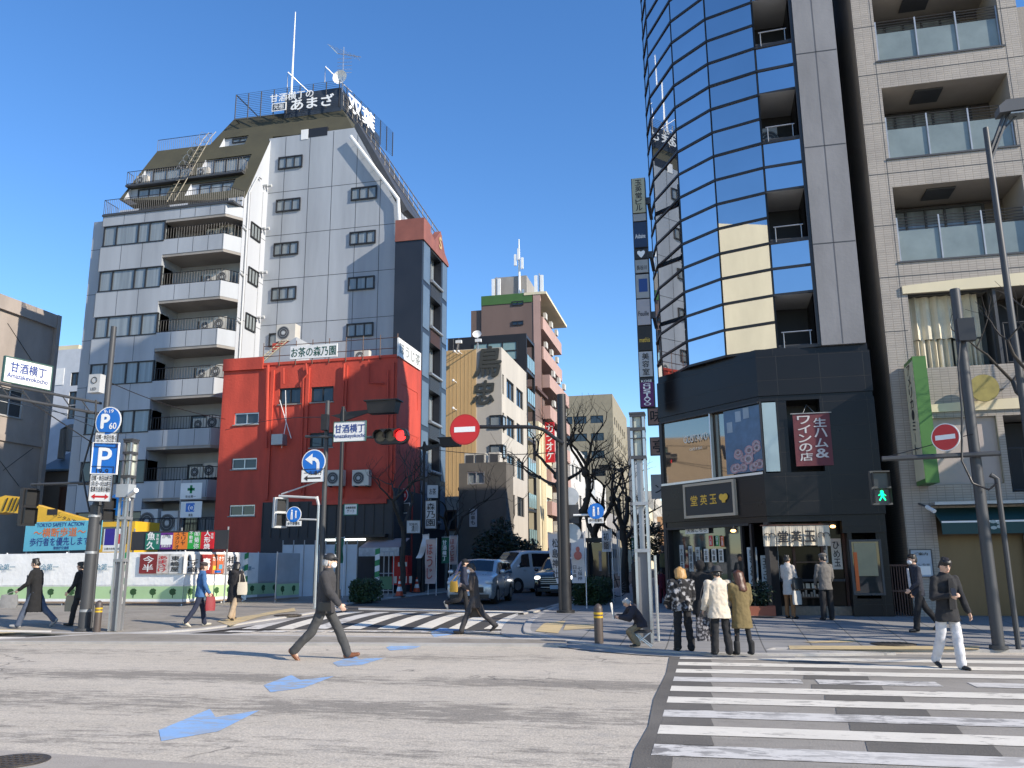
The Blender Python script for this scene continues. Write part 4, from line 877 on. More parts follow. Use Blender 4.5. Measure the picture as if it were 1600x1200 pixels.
for dx, dz in ((.1, 5.0), (.42, 5.25), (.7, 5.3)): ps.poly([CL(q0+dx, dz, .044), CL(q0+dx+.2, dz, .044), CL(q0+dx+.2, dz+.28, .044), CL(q0+dx, dz+.28, .044)], k('poster_glass', (.3, .36, .42), .3, var=.3))
ps.build('window_poster', B)
c = CL(onL(1085, 684)[0], onL(1085, 684)[1], .05); ps = M(); ps.text('GUSTAVO', c, CT, (0, 0, 1), .95, .2, k('etched', (.7, .66, .58), .5), .02, .012); ps.text('CAFE & BAR', Vector(c)-Vector((0, 0, .3)), CT, (0, 0, 1), .5, .07, k('etched', (.5, .46, .38), .5), .01, .012); ps.build('window_lettering', B)
pn = M(); pn.box(1.52, TY+.05, 3.86, 1.86, TY+.12, 5.63, mat('pale_blue_panel', (.30, .40, .43), .4)); pn.build('side_panel', B)
# framed shop sign
a0, zt = onL(1071, 757); a1, zb = onL(1154, 806); zt = onL(1112, 753)[1]; zb = onL(1112, 808)[1]
gold = mat('gold_leaf', (.65, .40, .05), .35, .3, var=.1); fwood = mat('pale_wood_frame', (.46, .38, .28), .5)
cen = Vector(CL((a0+a1)/2, (zt+zb)/2, -.09))
t = board('shop_sign', 'framed black sign with gold brush characters and a ginkgo crest above the corner shop window', 'sign', cen, CT, a1-a0-.14, zt-zb-.14, .07, black, [('堂', -.62, 0, .26, .27, gold), ('英', -.2, 0, .26, .27, gold), ('玉', .2, 0, .25, .25, gold)], (fwood, .07))
mb = M()
for dx in (-.07, .07): c = cen+CT*(.30*(a1-a0)+dx)+CN*.02+Vector((0, 0, .03)); mb.disc(c, CN, .085, .012, gold, 20)
c = cen+CT*(.30*(a1-a0))+CN*.02; mb.prism([c+CT*-.1+Vector((0, 0, .02)), c+CT*.1+Vector((0, 0, .02)), c+CT*.05-Vector((0, 0, .12)), c-CT*.05-Vector((0, 0, .12))], CN*.01, gold); mb.build('crest', t)
# wine bar banner
wine = mat('wine_cloth', (.12, .028, .036), .7, var=.15)
x0, x1 = F(1238, 690, TY)[0], F(1296, 690, TY)[0]; zt, zb = F(1265, 646, TY)[1], F(1268, 728, TY)[1]
t = board('wine_bar_banner', 'maroon hanging banner with white vertical katakana in the open bay above the shop', 'banner', ((x0+x1)/2+.05, TY-.03, (zt+zb)/2), (1, 0, 0), x1-x0, zt-zb, .02, wine, [('生ハム&', .45, .05, .3, (zt-zb)*.78, k('dim_white', (.5, .48, .47), .6), 1), ('ワインの店', -.42, .05, .3, (zt-zb)*.88, k('dim_white', (.5, .48, .47), .6), 1)])
mb = M(); mb.tube([(x0, TY-.04, zt), (x1+.1, TY-.04, zt)], .015, steel, 5); mb.tube([(x0+.3, TY-.04, zt), ((x0+x1)/2, TY+.3, zt+.28)], .008, steel, 4); mb.tube([(x1-.3, TY-.04, zt), ((x0+x1)/2, TY+.3, zt+.28)], .008, steel, 4); mb.build('hanging_rod', t)
# shop ground floor
win = M(); glsh = mat('shop_window_glass', (.03, .035, .035), .03, var=0, spec=.8); gent = mat('entrance_glass', (.012, .012, .012), .1, var=0, spec=.15)
g0, g1 = onL(1052, 900)[0], onL(1160, 890)[0]
win.poly([CL(.12, .45, .24), CL(g1, .45, .08), CL(g1, 2.56, .08), CL(.12, 2.56, .24)], glsh); fr2 = M()
for a in (.10, g1-.02, g1+.3): rbox(fr2, CL, a, a+.06, .42, 2.58, .02, .12, black)
rbox(fr2, CL, .1, g1+.3, 2.54, 2.60, .0, .14, black); wn_ = fr2.build('window', B); win.build('pane', wn_)
pw = k('notice_paper', (.68, .66, .60), .7, var=.1)
def paper(name, lab, u, v, w_, h_, txt, mt=None, tm=None, chamfer=True, vert=True, x=None, z=None):
    if chamfer: a, z_ = onL(u, v); c = Vector(CL(a, z_, .06)); r = CT
    else: x_, z_ = F(u, v, TY); c = Vector((x_, TY+.52, z_)); r = Vector((1, 0, 0))
    tx = [(txt, 0, 0, w_*.6, h_*.85, tm or ink, 1)] if vert else [(txt, 0, 0, w_*.85, h_*.6, tm or ink)]
    return board(name, lab, 'notice', c, r, w_, h_, .008, mt or pw, tx if txt else [], group='paper notices in the corner shop windows')
paper('paper_notice', 'white strip with brushed hiragana across the top of the corner shop window', 1086, 828, .9, .2, '天宮こちら', vert=False)
paper('paper_notice', 'small red notice among the posters in the corner shop window', 1108, 845, .14, .28, '人形', red_sign, whitep); paper('paper_notice', 'small green notice among the posters in the corner shop window', 1118, 845, .11, .28, '日本', k('green_paper', (.03, .25, .06)), whitep); paper('paper_notice', 'small orange notice at the right of the corner shop window', 1126, 846, .11, .28, '三月', k('orange_paper', (.6, .12, .02)), whitep)
for i, u in enumerate((1063, 1077, 1088)): paper('paper_notice', ['first', 'second', 'third'][i]+' pale vertical sheet from the left in the corner shop window', u, 873, .16, .75-.06*i, ['大黒天', '福禄寿', '弁財天'][i], k('pale_sheet', (.42, .45, .44)))
for i, u in enumerate((1101, 1113, 1124)): paper('paper_notice', ['leftmost', 'middle', 'rightmost'][i]+' sheet of the lower row of three under the red notice', u, 868, .17, .35, ['お茶', '和菓', '営業'][i])
# posters and noren at the entrance
x0, x1 = F(1192, 840, TY)[0], F(1297, 835, TY)[0]; zt, zb = F(1240, 821, TY)[1], F(1240, 853, TY)[1]
nor = thing('noren_curtain', 'off white cloth shop curtain with black brush characters across the shop entrance', 'curtain', ((x0+x1)/2, TY-.02, zt)); cloth = mat('noren_cloth', (.56, .50, .40), .9, var=.15, scale=4)
nw = (x1-x0)/5
for i in range(5):
    mb = M(); n = 8
    def wv(t, z): return TY-.02-.03*math.sin(t*9+i)*(zt-z)/(zt-zb)
    for a in range(n): 
        t0, t1 = a/n, (a+1)/n; xa, xb = x0+nw*(i+.02+.96*t0), x0+nw*(i+.02+.96*t1)
        mb.poly([(xa, wv(t0, zb), zb+.02*math.sin(i*3)), (xb, wv(t1, zb), zb+.02*math.sin(i*3)), (xb, wv(t1, zt), zt), (xa, wv(t0, zt), zt)], cloth)
    ch = ['', '堂', '英', '玉', ''][i]; c = (x0+nw*(i+.5), TY-.06, (zt+zb)/2-.02)
    if ch: mb.text(ch, c, (1, 0, 0), (0, 0, 1), .24, .26, ink, .04, .01)
    else:
        for dx in (-.06, .06): mb.tube([(c[0]+dx+.075*math.cos(w_), TY-.065, c[2]+.06*math.sin(w_)+.02) for w_ in [j*math.pi/6-.5 for j in range(10)]], .010, ink, 4)
    mb.build('curtain_strip', nor)
mb = M(); mb.tube([(x0-.05, TY-.02, zt+.01), (x1+.05, TY-.02, zt+.01)], .018, wood_red, 6); mb.build('rod', nor)
mb = M(); mb.box(1.5, TY+.55, .12, 3.25, TY+.6, 2.6, gent); mb.build('pane', B)
sh_ = M(); wdd = k('shelf_wood', (.10, .055, .03), .6)
for z in (.75, .95, 1.6): sh_.box(2.1, TY+.38, z, 2.72, TY+.54, z+.03, wdd)
for i in range(9): x = 2.13+.065*i; sh_.box(x, TY+.40, .78, x+.045, TY+.46, .78+.06+.05*(i % 3), k('sweets_box', (.35, .3, .24), .7, var=.5, scale=14))
for i in range(4): x = 2.15+.14*i; sh_.box(x, TY+.42, .98, x+.1, TY+.45, 1.1, pw)
sh_.build('counter', B)
dk = M()
for x in (1.50, 2.04, 2.72, 3.24): dk.box(x, TY+.45, .15, x+.06, TY+.6, 2.6, wood_red)
dk.box(1.5, TY+.3, .1, 3.3, TY+.6, .55, mat('low_brick', (.25, .2, .15), .8, var=.3, scale=12)); dk.box(1.5, TY+.2, 1.15, 3.2, TY+.7, 1.2, charcoal); dk.build('shop_front', B)
for i, (u, v, w_, h_, s_) in enumerate(((1178, 885, .24, .95, '栗きんとん'), (1199, 895, .22, .85, '玉うさぎ'), (1213, 880, .2, .85, '一玉草もち'), (1312, 865, .24, .75, 'ひめ玉'), (1292, 860, .16, .6, '最中'))):
    paper('paper_notice', ['tall pale banner sheet left of the shop entrance', 'pale blue sheet beside the shop doorway', 'long narrow sheet just left of the shop doorway', 'white poster on the right of the shop entrance', 'narrow sheet right under the curtain end'][i], u, v, w_, h_, s_, k('pale_blue_sheet', (.40, .46, .49)) if i < 3 else pw, None, False)
lampm = mat('warm_lamp', (1, .55, .2), .4, emit=3.5)
for u, v, lb in ((1146, 829, 'small warm lamp left of the shop curtain'), (1303, 822, 'small warm lamp right of the shop curtain')):
    x, z = F(u, v, TY); t = thing('shop_lamp', lb, 'lamp', (x, TY+.25, z), 'small lamps of the corner shop'); mb = M(); mb.ball((x, TY+.2, z), (.07, .07, .04), lampm, 10, 6); mb.build('bulb', t); mb = M(); mb.cyl((x, TY+.2, z+.03), (x, TY+.2, z+.12), .03, .02, black, 8); mb.build('holder', t)
# display case right
t = thing('display_case', 'glass display case with a pale hanging scroll right of the shop entrance', 'display case', (3.7, TY, .7)); mb = M(); x0, x1 = F(1328, 870, TY)[0], F(1378, 870, TY)[0]; z0, z1 = F(1350, 930, TY)[1], F(1350, 843, TY)[1]
for a, b2, c, d in ((x0, x0+.05, z0, z1), (x1-.05, x1, z0, z1), (x0+.05, x1-.05, z0, z0+.05), (x0+.05, x1-.05, z1-.05, z1)): mb.box(a, TY-.06, c, b2, TY+.1, d, dkgrey)
mb.build('frame', t); mb = M(); mb.box(x0+.05, TY-.02, z0+.05, x1-.05, TY, z1-.05, glsh); mb.build('pane', t); mb = M(); mb.box(x0+.1, TY-.04, z0+.45, x1-.12, TY-.03, z1-.08, mat('scroll_cloth', (.30, .28, .18), .8, var=.2)); mb.box(x0+.08, TY-.042, z0+.1, x0+.16, TY-.032, z1-.3, k('orange_paper')); mb.build('scroll', t)
pl = thing('planter_box', 'terracotta planter box with dark shrubs against the shop front', 'planter', (F(1190, 955, TY)[0], TY-.25, .3)); mb = M(); x, z = F(1198, 955, TY-.3); terr = mat('terracotta', (.28, .09, .05), .8); mb.box(x-.45, TY-.45, z-.1, x+.2, TY-.15, z+.12, terr); mb.build('pot', pl)
leaf_d = mat('dark_leaf', (.018, .032, .012), .6, var=.5, scale=6)
def leaves(mb, c, R, n, s, m, rnd, squash=1.):
    c = Vector(c)
    for _ in range(n):
        d = Vector((rnd.gauss(0, 1), rnd.gauss(0, 1), rnd.gauss(0, 1))).normalized()*(rnd.random()**.45); p = c+Vector((d.x*R[0], d.y*R[1], d.z*R[2]))
        a = Vector((rnd.gauss(0, 1), rnd.gauss(0, 1), rnd.gauss(0, .6))).normalized(); b2 = a.orthogonal().normalized(); q = s*rnd.uniform(.6, 1.3)
        mb.poly([p-a*q, p+b2*q*.45, p+a*q, p-b2*q*.45], m)
mb = M(); leaves(mb, (x-.1, TY-.3, z+.4), (.35, .15, .32), 220, .06, leaf_d, rr); mb.build('foliage', pl)
# stacked projecting sign
SY = 24.4; sx0, sx1 = F(994, 450, SY)[0], F(1014, 450, SY)[0]
t = thing('tenant_sign_tower', 'tall projecting stack of tenant signs on the left edge of the glass tower', 'sign', ((sx0+sx1)/2, SY, 8))
segs = [(277, 332, k('sign_olive', (.38, .37, .26)), '玉英堂ビル', ink), (333, 345, k('sign_grey', (.3, .31, .31)), '', ink), (346, 386, k('sign_navy', (.012, .035, .085)), 'Aubaine', whitep), (388, 404, ink, '♥', whitep), (405, 426, k('sign_grey'), '長谷川', ink), (428, 466, k('sign_grey'), '', ink), (467, 508, k('sign_pale', (.36, .34, .35)), 'Feuille', ink), (509, 548, k('sign_black', (.02, .02, .018)), 'mathis', gold), (549, 589, k('sign_lt', (.40, .41, .42)), '美容室', ink), (590, 596, ink, 'KOSE', whitep), (597, 636, k('sign_purple', (.10, .012, .10)), 'GUSTAVO', whitep)]
cx = (sx0+sx1)/2
for v0, v1, m_, s_, tm in segs:
    z1, z0 = onY(1005, v0, SY).z, onY(1005, v1, SY).z; mb = M(); mb.box(sx0, SY, z0+.01, sx1, SY+.35, z1-.01, m_); mb.box(sx0-.025, SY+.03, z0, sx1+.025, SY+.32, z1, dkgrey)
    if s_ in ('玉英堂ビル', '美容室', 'GUSTAVO'): mb.vtext(s_, (cx, SY, (z0+z1)/2), (1, 0, 0), (0, 0, 1), .2, (z1-z0)*.9, tm, .02, .005)
    elif s_ == '♥':
        q = [(.13*math.sin(w_)**3*.9, (.13*math.cos(w_)-.05*math.cos(2*w_)-.02*math.cos(3*w_))*.85) for w_ in [j*math.pi/12 for j in range(24)]]; mb.poly([(cx-x, SY-.005, (z0+z1)/2+y) for x, y in q], tm)
    elif s_: mb.text(s_, (cx, SY, (z0+z1)/2-.05), (1, 0, 0), (0, 0, 1), (sx1-sx0)*.8, min(.14, (z1-z0)*.6), tm, .015, .005)
    if v0 == 428: mb.box(sx0+.08, SY-.004, z0+.2, sx1-.04, SY, z1-.15, k('sign_blue', (.015, .06, .22)))
    mb.build('sign_panel', t)
mb = M()
for v in (310, 395, 490): z = onY(1010, v, SY).z; mb.box(sx1, SY+.15, z-.1, sx1+.14, SY+.25, z+.1, dkgrey); mb.box(sx1+.04, SY+.2, z-.05, sx1+.14, SY+1.6, z+.05, dkgrey)
mb.build('bracket', t)
# block behind the tower: only its shadow and side signs are seen
for ya, yb_, hh, lb in ((28.65, 32.4, 20, 'plain grey stair block standing right behind the glass tower'), (32.45, 41.5, 15.7, 'plain grey block along the side street behind the stair block')):
    B = thing('corner_block', lb, 'building', (5, (ya+yb_)/2, 0)); w = M(); hs_w = [(ya+.6+j*2.6, ya+1.8+j*2.6, 4+3*i, 5.5+3*i) for i in range(4 if hh < 18 else 5) for j in range(max(1, int((yb_-ya)/2.7))) if 5.6+3*i < hh]
    wallgrid(w, mapXn(-1.2), ya, yb_, 0, hh, hs_w, .12, concrete); w.box(-1.05, ya, 0, 12, yb_, hh, concrete); w.build('wall', B)
    for h in hs_w: window(B, mapXn(-1.2), *h, 2, .1)
for u, v, s_, lb in ((1026, 650, '味', 'small pink projecting sign reading one taste character behind the tower corner'), (1030, 697, '亭', 'small pink projecting sign with the pavilion character, lower behind the tower corner')):
    p = onY(u, v, 31); board('projecting_sign', lb, 'sign', p, (1, 0, 0), .62, .62, .15, k('pink_sign', (.38, .24, .20)), [(s_, 0, 0, .45, .45, ink)], (dkgrey, .02), 'small projecting signs behind the tower')
p = onY(1030, 760, 32); board('projecting_sign', 'plain grey projecting sign lowest of those behind the tower corner', 'sign', p, (1, 0, 0), .6, .9, .15, k('sign_lt'), [('ン', 0, -.2, .3, .3, ink)], None, 'small projecting signs behind the tower')
y = 41.8
for i, (L_, z, m_) in enumerate([(9, 9, charcoal), (12, 10.5, beige), (14, 9, concrete), (16, 12, mw_), (30, 11, tan), (40, 12, beige)]):
    x = -1.4-.15*(i % 2); B = thing('street_shop', ['dark', 'beige', 'grey', 'white', 'tan', 'long beige'][i]+' shop building on the shaded right side of the side street', 'building', (x+4, y+L_/2, 0), 'shops on the right side of the side street'); w = M(); hs = [(y+.8+j*2.4, y+2.3+j*2.4, 3.6+2.9*q, 5+2.9*q) for q in range(2) for j in range(int(L_/2.6))]
    wallgrid(w, mapXn(x), y, y+L_, 0, z, hs, .12, m_); w.box(x+.13, y, 0, x+8, y+L_, z-.02, m_); w.build('wall', B)
    for h in hs: window(B, mapXn(x), *h, 2, .1)
    w = M(); w.prism([(x, y+.4, 2.6), (x-.9, y+.4, 2.3), (x-.9, y+.4, 2.22), (x, y+.4, 2.5)], (0, L_-.8, 0), [wood_red, charcoal][i % 2]); w.build('awning', B); y += L_+.2
# ---------------------------------------------------------------- tiled condominium
QY, QX0, QX1 = 22.3, 4.66, 8.72
B = thing('tiled_condominium', 'beige tiled apartment building with recessed glass fronted balconies right of the glass tower', 'apartment block', (6.7, 26, 0)); w = M()
ox0, ox1 = 5.2, 8.27
hs = [(ox0, ox1, z, z+2.05, 1.5) for z in (9.15, 12.02, 14.89, 17.76, 20.6)] + [(5.28, 8.5, 6.32, 8.32, 1.3), (5.4, 6.95, 3.42, 5.05, .12), (7.1, 8.7, 3.2, 5.05, 1.2), (5.35, 8.5, .15, 2.85, .5)]
dim = k('balcony_inside', (.34, .31, .27), .8)
wallgrid(w, mapY(QY), QX0, QX1, 0, 24, hs, 1.5, tileA, dim); w.box(QX0, QY+1.75, 0, QX1, QY+10, 24, tileA); w.poly([(QX0, QY, 0), (QX0, QY+1.8, 0), (QX0, QY+1.8, 24), (QX0, QY, 24)], tileA); w.poly([(QX1, QY, 0), (QX1, QY+1.8, 0), (QX1, QY+1.8, 24), (QX1, QY, 24)], tileA)
for z in (8.75, 11.6, 14.5, 17.4): w.box(QX0, QY-.004, z-.012, QX1, QY+.01, z+.012, seam); w.box(QX0, QY-.003, z-1.45, ox0, QY+.01, z-1.43, seam); w.box(ox1, QY-.003, z-1.45, QX1, QY+.01, z-1.43, seam)
for x in (ox0-.08, ox1+.06): w.box(x, QY-.003, 6, x+.014, QY+.01, 24, seam)
for zc, hh in ((8.42, .3), (5.32, .25)): w.prism([(QX0+.5, QY-.05, zc-hh*.5), (QX1, QY-.05, zc-hh*.5)]+[(QX1-(QX1-QX0-.5)*j/10, QY-.05, zc+hh*.6*math.sin(math.pi/2*(1-j/10*.8))) for j in range(11)], (0, .049, 0), cream)
w.build('wall', B)
for z in (9.15, 12.02, 14.89, 17.76, 20.6):
    window(B, mapY(QY+1.45), ox0+.1, ox1-.5, z+.02, z+1.95, 5, -.02, dkgrey, glass_cur, .06)
    g = M(); g.box(ox0+.06, QY+.10, z+.03, ox1-.04, QY+.12, z+.86, k('frosted_glass', (.20, .24, .235), .22, var=.2, scale=1.5)); r_ = M()
    for j in range(4): x = ox0+.03+(ox1-ox0-.06)*j/3; r_.box(x-.018, QY+.06, z, x+.018, QY+.14, z+1.22, steel)
    for q in range(5): r_.tube([(ox0+.03, QY+.11, z+.9+.08*q), (ox1-.03, QY+.11, z+.9+.08*q)], .012, dkgrey, 4)
    bl = r_.build('balcony_rail', B); g.build('balcony_glass', bl); q = M(); q.box(ox0-.05, QY-.03, z-.05, ox1+.05, QY+.2, z-.002, dkgrey); q.build('sill', B)
    if z < 16: q = M(); q.box(ox0+.9, QY+.3, z+2.0, ox0+1.6, QY+1.0, z+2.045, dkgrey); q.build('hatch', B)
# curtained corner window and dark balcony beside it
cur = mat('cream_curtain', (.62, .57, .44), .9, var=.15, scale=3); g = M(); cg = M()
def drape(x0, x1, z0, z1, y, n=26, sag=0):
    mb = M()
    for i in range(n):
        t0, t1 = i/n, (i+1)/n; f0, f1 = .05*math.sin(t0*41)+.02*math.sin(t0*97), .05*math.sin(t1*41)+.02*math.sin(t1*97)
        mb.poly([(x0+(x1-x0)*t0, y+f0*1.3, z0+sag*math.sin(t0*3.1)), (x0+(x1-x0)*t1, y+f1*1.3, z0+sag*math.sin(t1*3.1)), (x0+(x1-x0)*t1, y+f1, z1), (x0+(x1-x0)*t0, y+f0, z1)], cur)
    return mb
ww = window(B, mapY(QY), 5.28, 7.25, 6.32, 8.32, 1, .3, dkgrey, mat('clear_glass', (.08, .09, .09), .02, var=0, spec=.3), .05)
for o in ww.children: bpy.data.objects.remove(o)
drape(5.32, 7.0, 7.15, 8.28, QY+.45).build('curtain', ww); drape(5.4, 6.3, 6.35, 7.15, QY+.5).build('curtain', ww); drape(6.35, 7.0, 6.35, 7.1, QY+.5).build('curtain', ww)
q = M(); q.box(5.28, QY+.9, 6.32, 7.3, QY+.92, 8.3, k('room_grey', (.2, .22, .21), .8)); q.box(7.25, QY+.05, 6.32, 7.32, QY+1.2, 8.32, dkgrey); q.build('room_back', B)
for (x0, x1, z0) in ((7.4, 8.45, 6.32), (7.15, 8.6, 3.2)):
    q = M(); q.box(x0, QY+1.15, z0, x1, QY+1.2, z0+1.8, charcoal); q.build('balcony_back', B); railing(B, [(x0, QY+.1, z0), (x1, QY+.1, z0)], 1.05, dkgrey, .25)
q = M(); q.box(5.40, QY+.11, 3.42, 6.95, QY+.115, 5.05, k('rose_beige_panel', (.42, .36, .33), .6, var=.08)); q.build('wall_panel', B)
sg = thing('disc_sign', 'round mustard coloured disc hanging on the condominium above the pale panel', 'sign', (F(1538, 606, QY-.3)[0], QY-.3, F(1538, 606, QY)[1])); mb = M(); c = onY(1538, 606, QY-.3); mb.disc(c, (0, 1, 0), .33, .05, k('mustard', (.30, .25, .07), .6, var=.25, scale=5), 32); mb.build('disc', sg); mb = M(); mb.tube([c+Vector((.2, .02, 0)), c+Vector((.5, .3, 0))], .02, dkgrey, 5); mb.build('bracket', sg)
# awning, shutter, notices
aw = mat('teal_awning', (.012, .055, .055), .6, var=.12); q = M(); za, zb2 = 2.86, 2.22; q.prism([(5.3, QY, za), (5.3, QY-.7, za-.35), (5.3, QY-.7, zb2), (5.3, QY-.66, zb2), (5.3, QY-.66, za-.4), (5.3, QY, za-.06)], (3.6, 0, 0), aw); q.box(5.3, QY-.705, za-.38, 8.9, QY-.70, za-.34, whitep)
q.box(5.25, QY-.5, za+.05, 8.9, QY, za+.12, steel)
q.text('クリナリーニ', (7.95, QY-.7, 2.42), (1, 0, 0), (0, 0, 1), .9, .14, k('pale_teal', (.35, .42, .42)), .02, .006); q.text('❀', (6.5, QY-.7, 2.42), (1, 0, 0), (0, 0, 1), .4, .2, k('pale_teal'), .02, .006) if False else None
for j in range(9): a = math.pi*2*j/9; q.add([(6.35+.22*math.cos(a)+.07*math.cos(w_), QY-.708, 2.42+.07*math.sin(a)+.04*math.sin(w_)) for w_ in [i*math.pi/4 for i in range(8)]], [range(8)], k('pale_teal'))
q.build('awning', B)
bronze = mat('bronze_shutter', (.13, .095, .055), .35, .6, var=.2, scale=2, streak=.2); q = M(); q.box(5.42, QY+.3, .15, 7.3, QY+.34, 2.85, bronze); q.box(6.36, QY+.29, .15, 6.38, QY+.31, 2.3, seam); q.box(7.3, QY+.05, .15, 7.36, QY+.4, 2.2, ltgrey)
for j in range(16): q.box(7.4, QY+.3, .2+.14*j, 8.5, QY+.33, .32+.14*j, charcoal)
q.build('shutter', B)
x, z = F(1440, 880, QY); board('notice_board', 'pale framed notice board on the condominium wall behind the suited man', 'notice board', (x, QY-.02, z), (1, 0, 0), .45, .62, .03, k('pale_notice', (.35, .42, .50), .4), [('ご案内', 0, .7, .3, .07, ink), ('おしらせ', 0, -.1, .35, .05, ink), (None, 0, -.55, .36, .2, whitep)], (dkgrey, .02))
# green vertical sign
gx0, gx1 = 5.02, 5.3; z1, z0 = F(1425, 570, QY)[1], F(1430, 760, QY)[1]
t = thing('green_vertical_sign', 'tall green projecting sign with cream lettering edge on the condominium', 'sign', (5.15, QY-.5, z0)); mb = M(); mb.box(gx0-.02, QY-.95, z0, gx0+.28, QY-.05, z1, k('leaf_green', (.06, .17, .035), .5, var=.15)); mb.box(gx0-.03, QY-.93, z0+.1, gx0-.021, QY-.07, z1-.1, k('sign_cream', (.6, .55, .38)))
mb.vtext('アメリカ・ミート', (gx0-.03, QY-.5, (z0+z1)/2+.3), (0, -1, 0), (0, 0, 1), .3, 2.2, ink, .02, .006); mb.build('panel', t)
cv = thing('cctv_camera', 'white security camera on the condominium corner beside the awning', 'camera', (F(1448, 790, QY)[0], QY, F(1448, 790, QY)[1])); mb = M(); p = onY(1448, 792, QY-.3); mb.tube([p, p+Vector((.1, -.25, -.12))], .05, white, 8); mb.build('body', cv); mb = M(); mb.tube([p, p+Vector((-.1, .3, .1))], .025, dkgrey, 6); mb.build('bracket', cv)
# dark gap fence between tower and condominium
t = thing('lattice_gate', 'dark lattice gate closing the narrow gap between tower and condominium', 'gate', (4.45, TY+.2, .2)); mb = M()
for i in range(7): mb.box(4.25+.06*i, TY+.2, .2, 4.27+.06*i, TY+.22, 1.55, wood_red)
for z in (.25, .9, 1.5): mb.box(4.22, TY+.19, z, 4.66, TY+.23, z+.04, wood_red)
mb.build('lattice', t)
# ---------------------------------------------------------------- buildings across the main road, seen mirrored in the glass
def rotblock(name, lab, c, ang, wx, wy, z, m_, hs=3):
    b = thing(name, lab, 'building', (c[0], c[1], 0)); w = M(); r = Vector((math.cos(ang), math.sin(ang), 0)); f = Vector((-r.y, r.x, 0)); P = [Vector((*c, 0))+r*(a*wx/2)+f*(d*wy/2) for a, d in ((-1, -1), (1, -1), (1, 1), (-1, 1))]
    for i in range(4):
        p, q = P[i], P[(i+1) % 4]; L_ = (q-p).length; mp = mapL(p, q); h = [(1.2+j*3.2, 2.6+j*3.2, 2.5+3*s, 4+3*s) for s in range(int((z-4)/3)) for j in range(int((L_-2)/3.2))] if i in (2, 3, 0) and hs else []
        wallgrid(w, mp, 0, L_, 0, z, h, .12, m_)
        for x in h: window(b, mp, *x, 2, .1)
    w.add([(p.x, p.y, z-.1) for p in P], [range(4)], concrete); w.build('wall', b); return b
rotblock('cream_office', 'plain cream windowless office wall across the main road, seen only mirrored in the tower', (-27, -14), rad(28), 12, 11, 26.3, cream, 0)
rotblock('beige_office', 'sand coloured office building closing the main road to the left, mirrored in the shop window', (-118, 8), 0, 14, 46, 21, mat('sand_wall', (.45, .35, .24), .7), 1)
# ---------------------------------------------------------------- left-hand background
LXc = -42.0; y1 = onX(92, 495, LXc).y; zt0 = onX(92, 495, LXc).z
B = thing('concrete_building', 'old bare brown concrete building at the left edge beside the name sign', 'building', (-48, 46, 0)); cw = mat('brown_concrete', (.33, .285, .25), .85, var=.22, scale=.6, bump=.2, streak=.5)
wy = [onX(0, 640, LXc).y-.3, onX(36, 640, LXc).y, onX(20, 652, LXc).z, onX(20, 608, LXc).z]
w = M(); wallgrid(w, mapX(LXc), 38, y1, 0, zt0, [wy], .2, cw); w.box(-60, 38.02, 0, LXc-.21, y1-.01, zt0-.02, cw)
y2 = onX(75, 600, LXc).y; w.box(LXc, y2, 0, LXc+.25, y1, zt0+.02, cw); w.box(LXc, 38, zt0-.9, LXc+.2, y2-.01, zt0, cw); z = onX(40, 690, LXc).z; w.box(LXc, 38, z-.2, LXc+.12, y2-.01, z+.2, cw)
for (u0, v0, u1, v1) in ((12, 505, 54, 570), (52, 700, 5, 735), (0, 720, 30, 760)): p, q = onX(u0, v0, LXc+.02), onX(u1, v1, LXc+.02); w.tube([p, q], .02, dkgrey, 4)
w.build('wall', B); window(B, mapX(LXc), *wy, 2, .15, ltgrey, glass_dk, .08, concrete, 1)
PY_ = 62; x0, x1 = F(80, 600, PY_)[0], F(147, 600, PY_)[0]; zt = F(120, 545, PY_)[1]
hs = [(F(u, v, PY_)[0]-.5, F(u, v, PY_)[0]+.5, F(u, v, PY_)[1]-.6, F(u, v, PY_)[1]+.6) for u, v in ((118, 592), (115, 622), (113, 644))]
B = block('pale_blue_building', 'pale blue white building seen between the concrete building and the grey tower', 'building', x1, PY_, PY_+14, zt, mat('pale_blue_wall', (.50, .53, .57), .7, var=.1), x1-x0+3, [], hs)
mb = M(); mb.box(x0-1, PY_+1, zt-1.2, F(108, 560, PY_)[0], PY_+6, F(100, 540, PY_)[1]+.3, cream); mb.box(x0-1, PY_-.04, zt-3.2, F(103, 560, PY_)[0], PY_+.1, zt-1.7, white); mb.build('roof_house', B)
HY2 = 49; x0, x1 = F(72, 720, HY2)[0], F(162, 720, HY2)[0]; ze = F(110, 735, HY2)[1]; zr = F(100, 700, HY2)[1]
B = thing('old_house', 'low old brown house with a blue metal roof below the pale blue building', 'house', ((x0+x1)/2, HY2+3, 0)); w = M(); bw = mat('brown_plaster', (.13, .105, .085), .8); w.box(x0, HY2, 0, x1+4, HY2+6, ze-.05, bw); w.build('wall', B); blr = mat('blue_metal_roof', (.11, .15, .18), .5, var=.2)
w = M(); w.prism([(x0-.3, HY2-.5, ze-.05), (x0-.3, HY2-.5, ze+.06), (x0-.3, HY2+3.5, zr+.6), (x0-.3, HY2+6.5, ze)], (x1-x0+4, 0, 0), blr); w.build('roof', B)
p, q = F(88, 828, HY2), F(112, 760, HY2); window(B, mapY(HY2), p[0], q[0], p[1], q[1], 1, -.05, wood_red, wood_red, .1)
w = M(); p = onY(100, 672, HY2+1); w.tube([p+Vector((0, 0, -2)), p, p+Vector((.5, 0, .3)), p+Vector((.6, 0, -1.5))], .25, concrete, 10); w.build('flue', B)

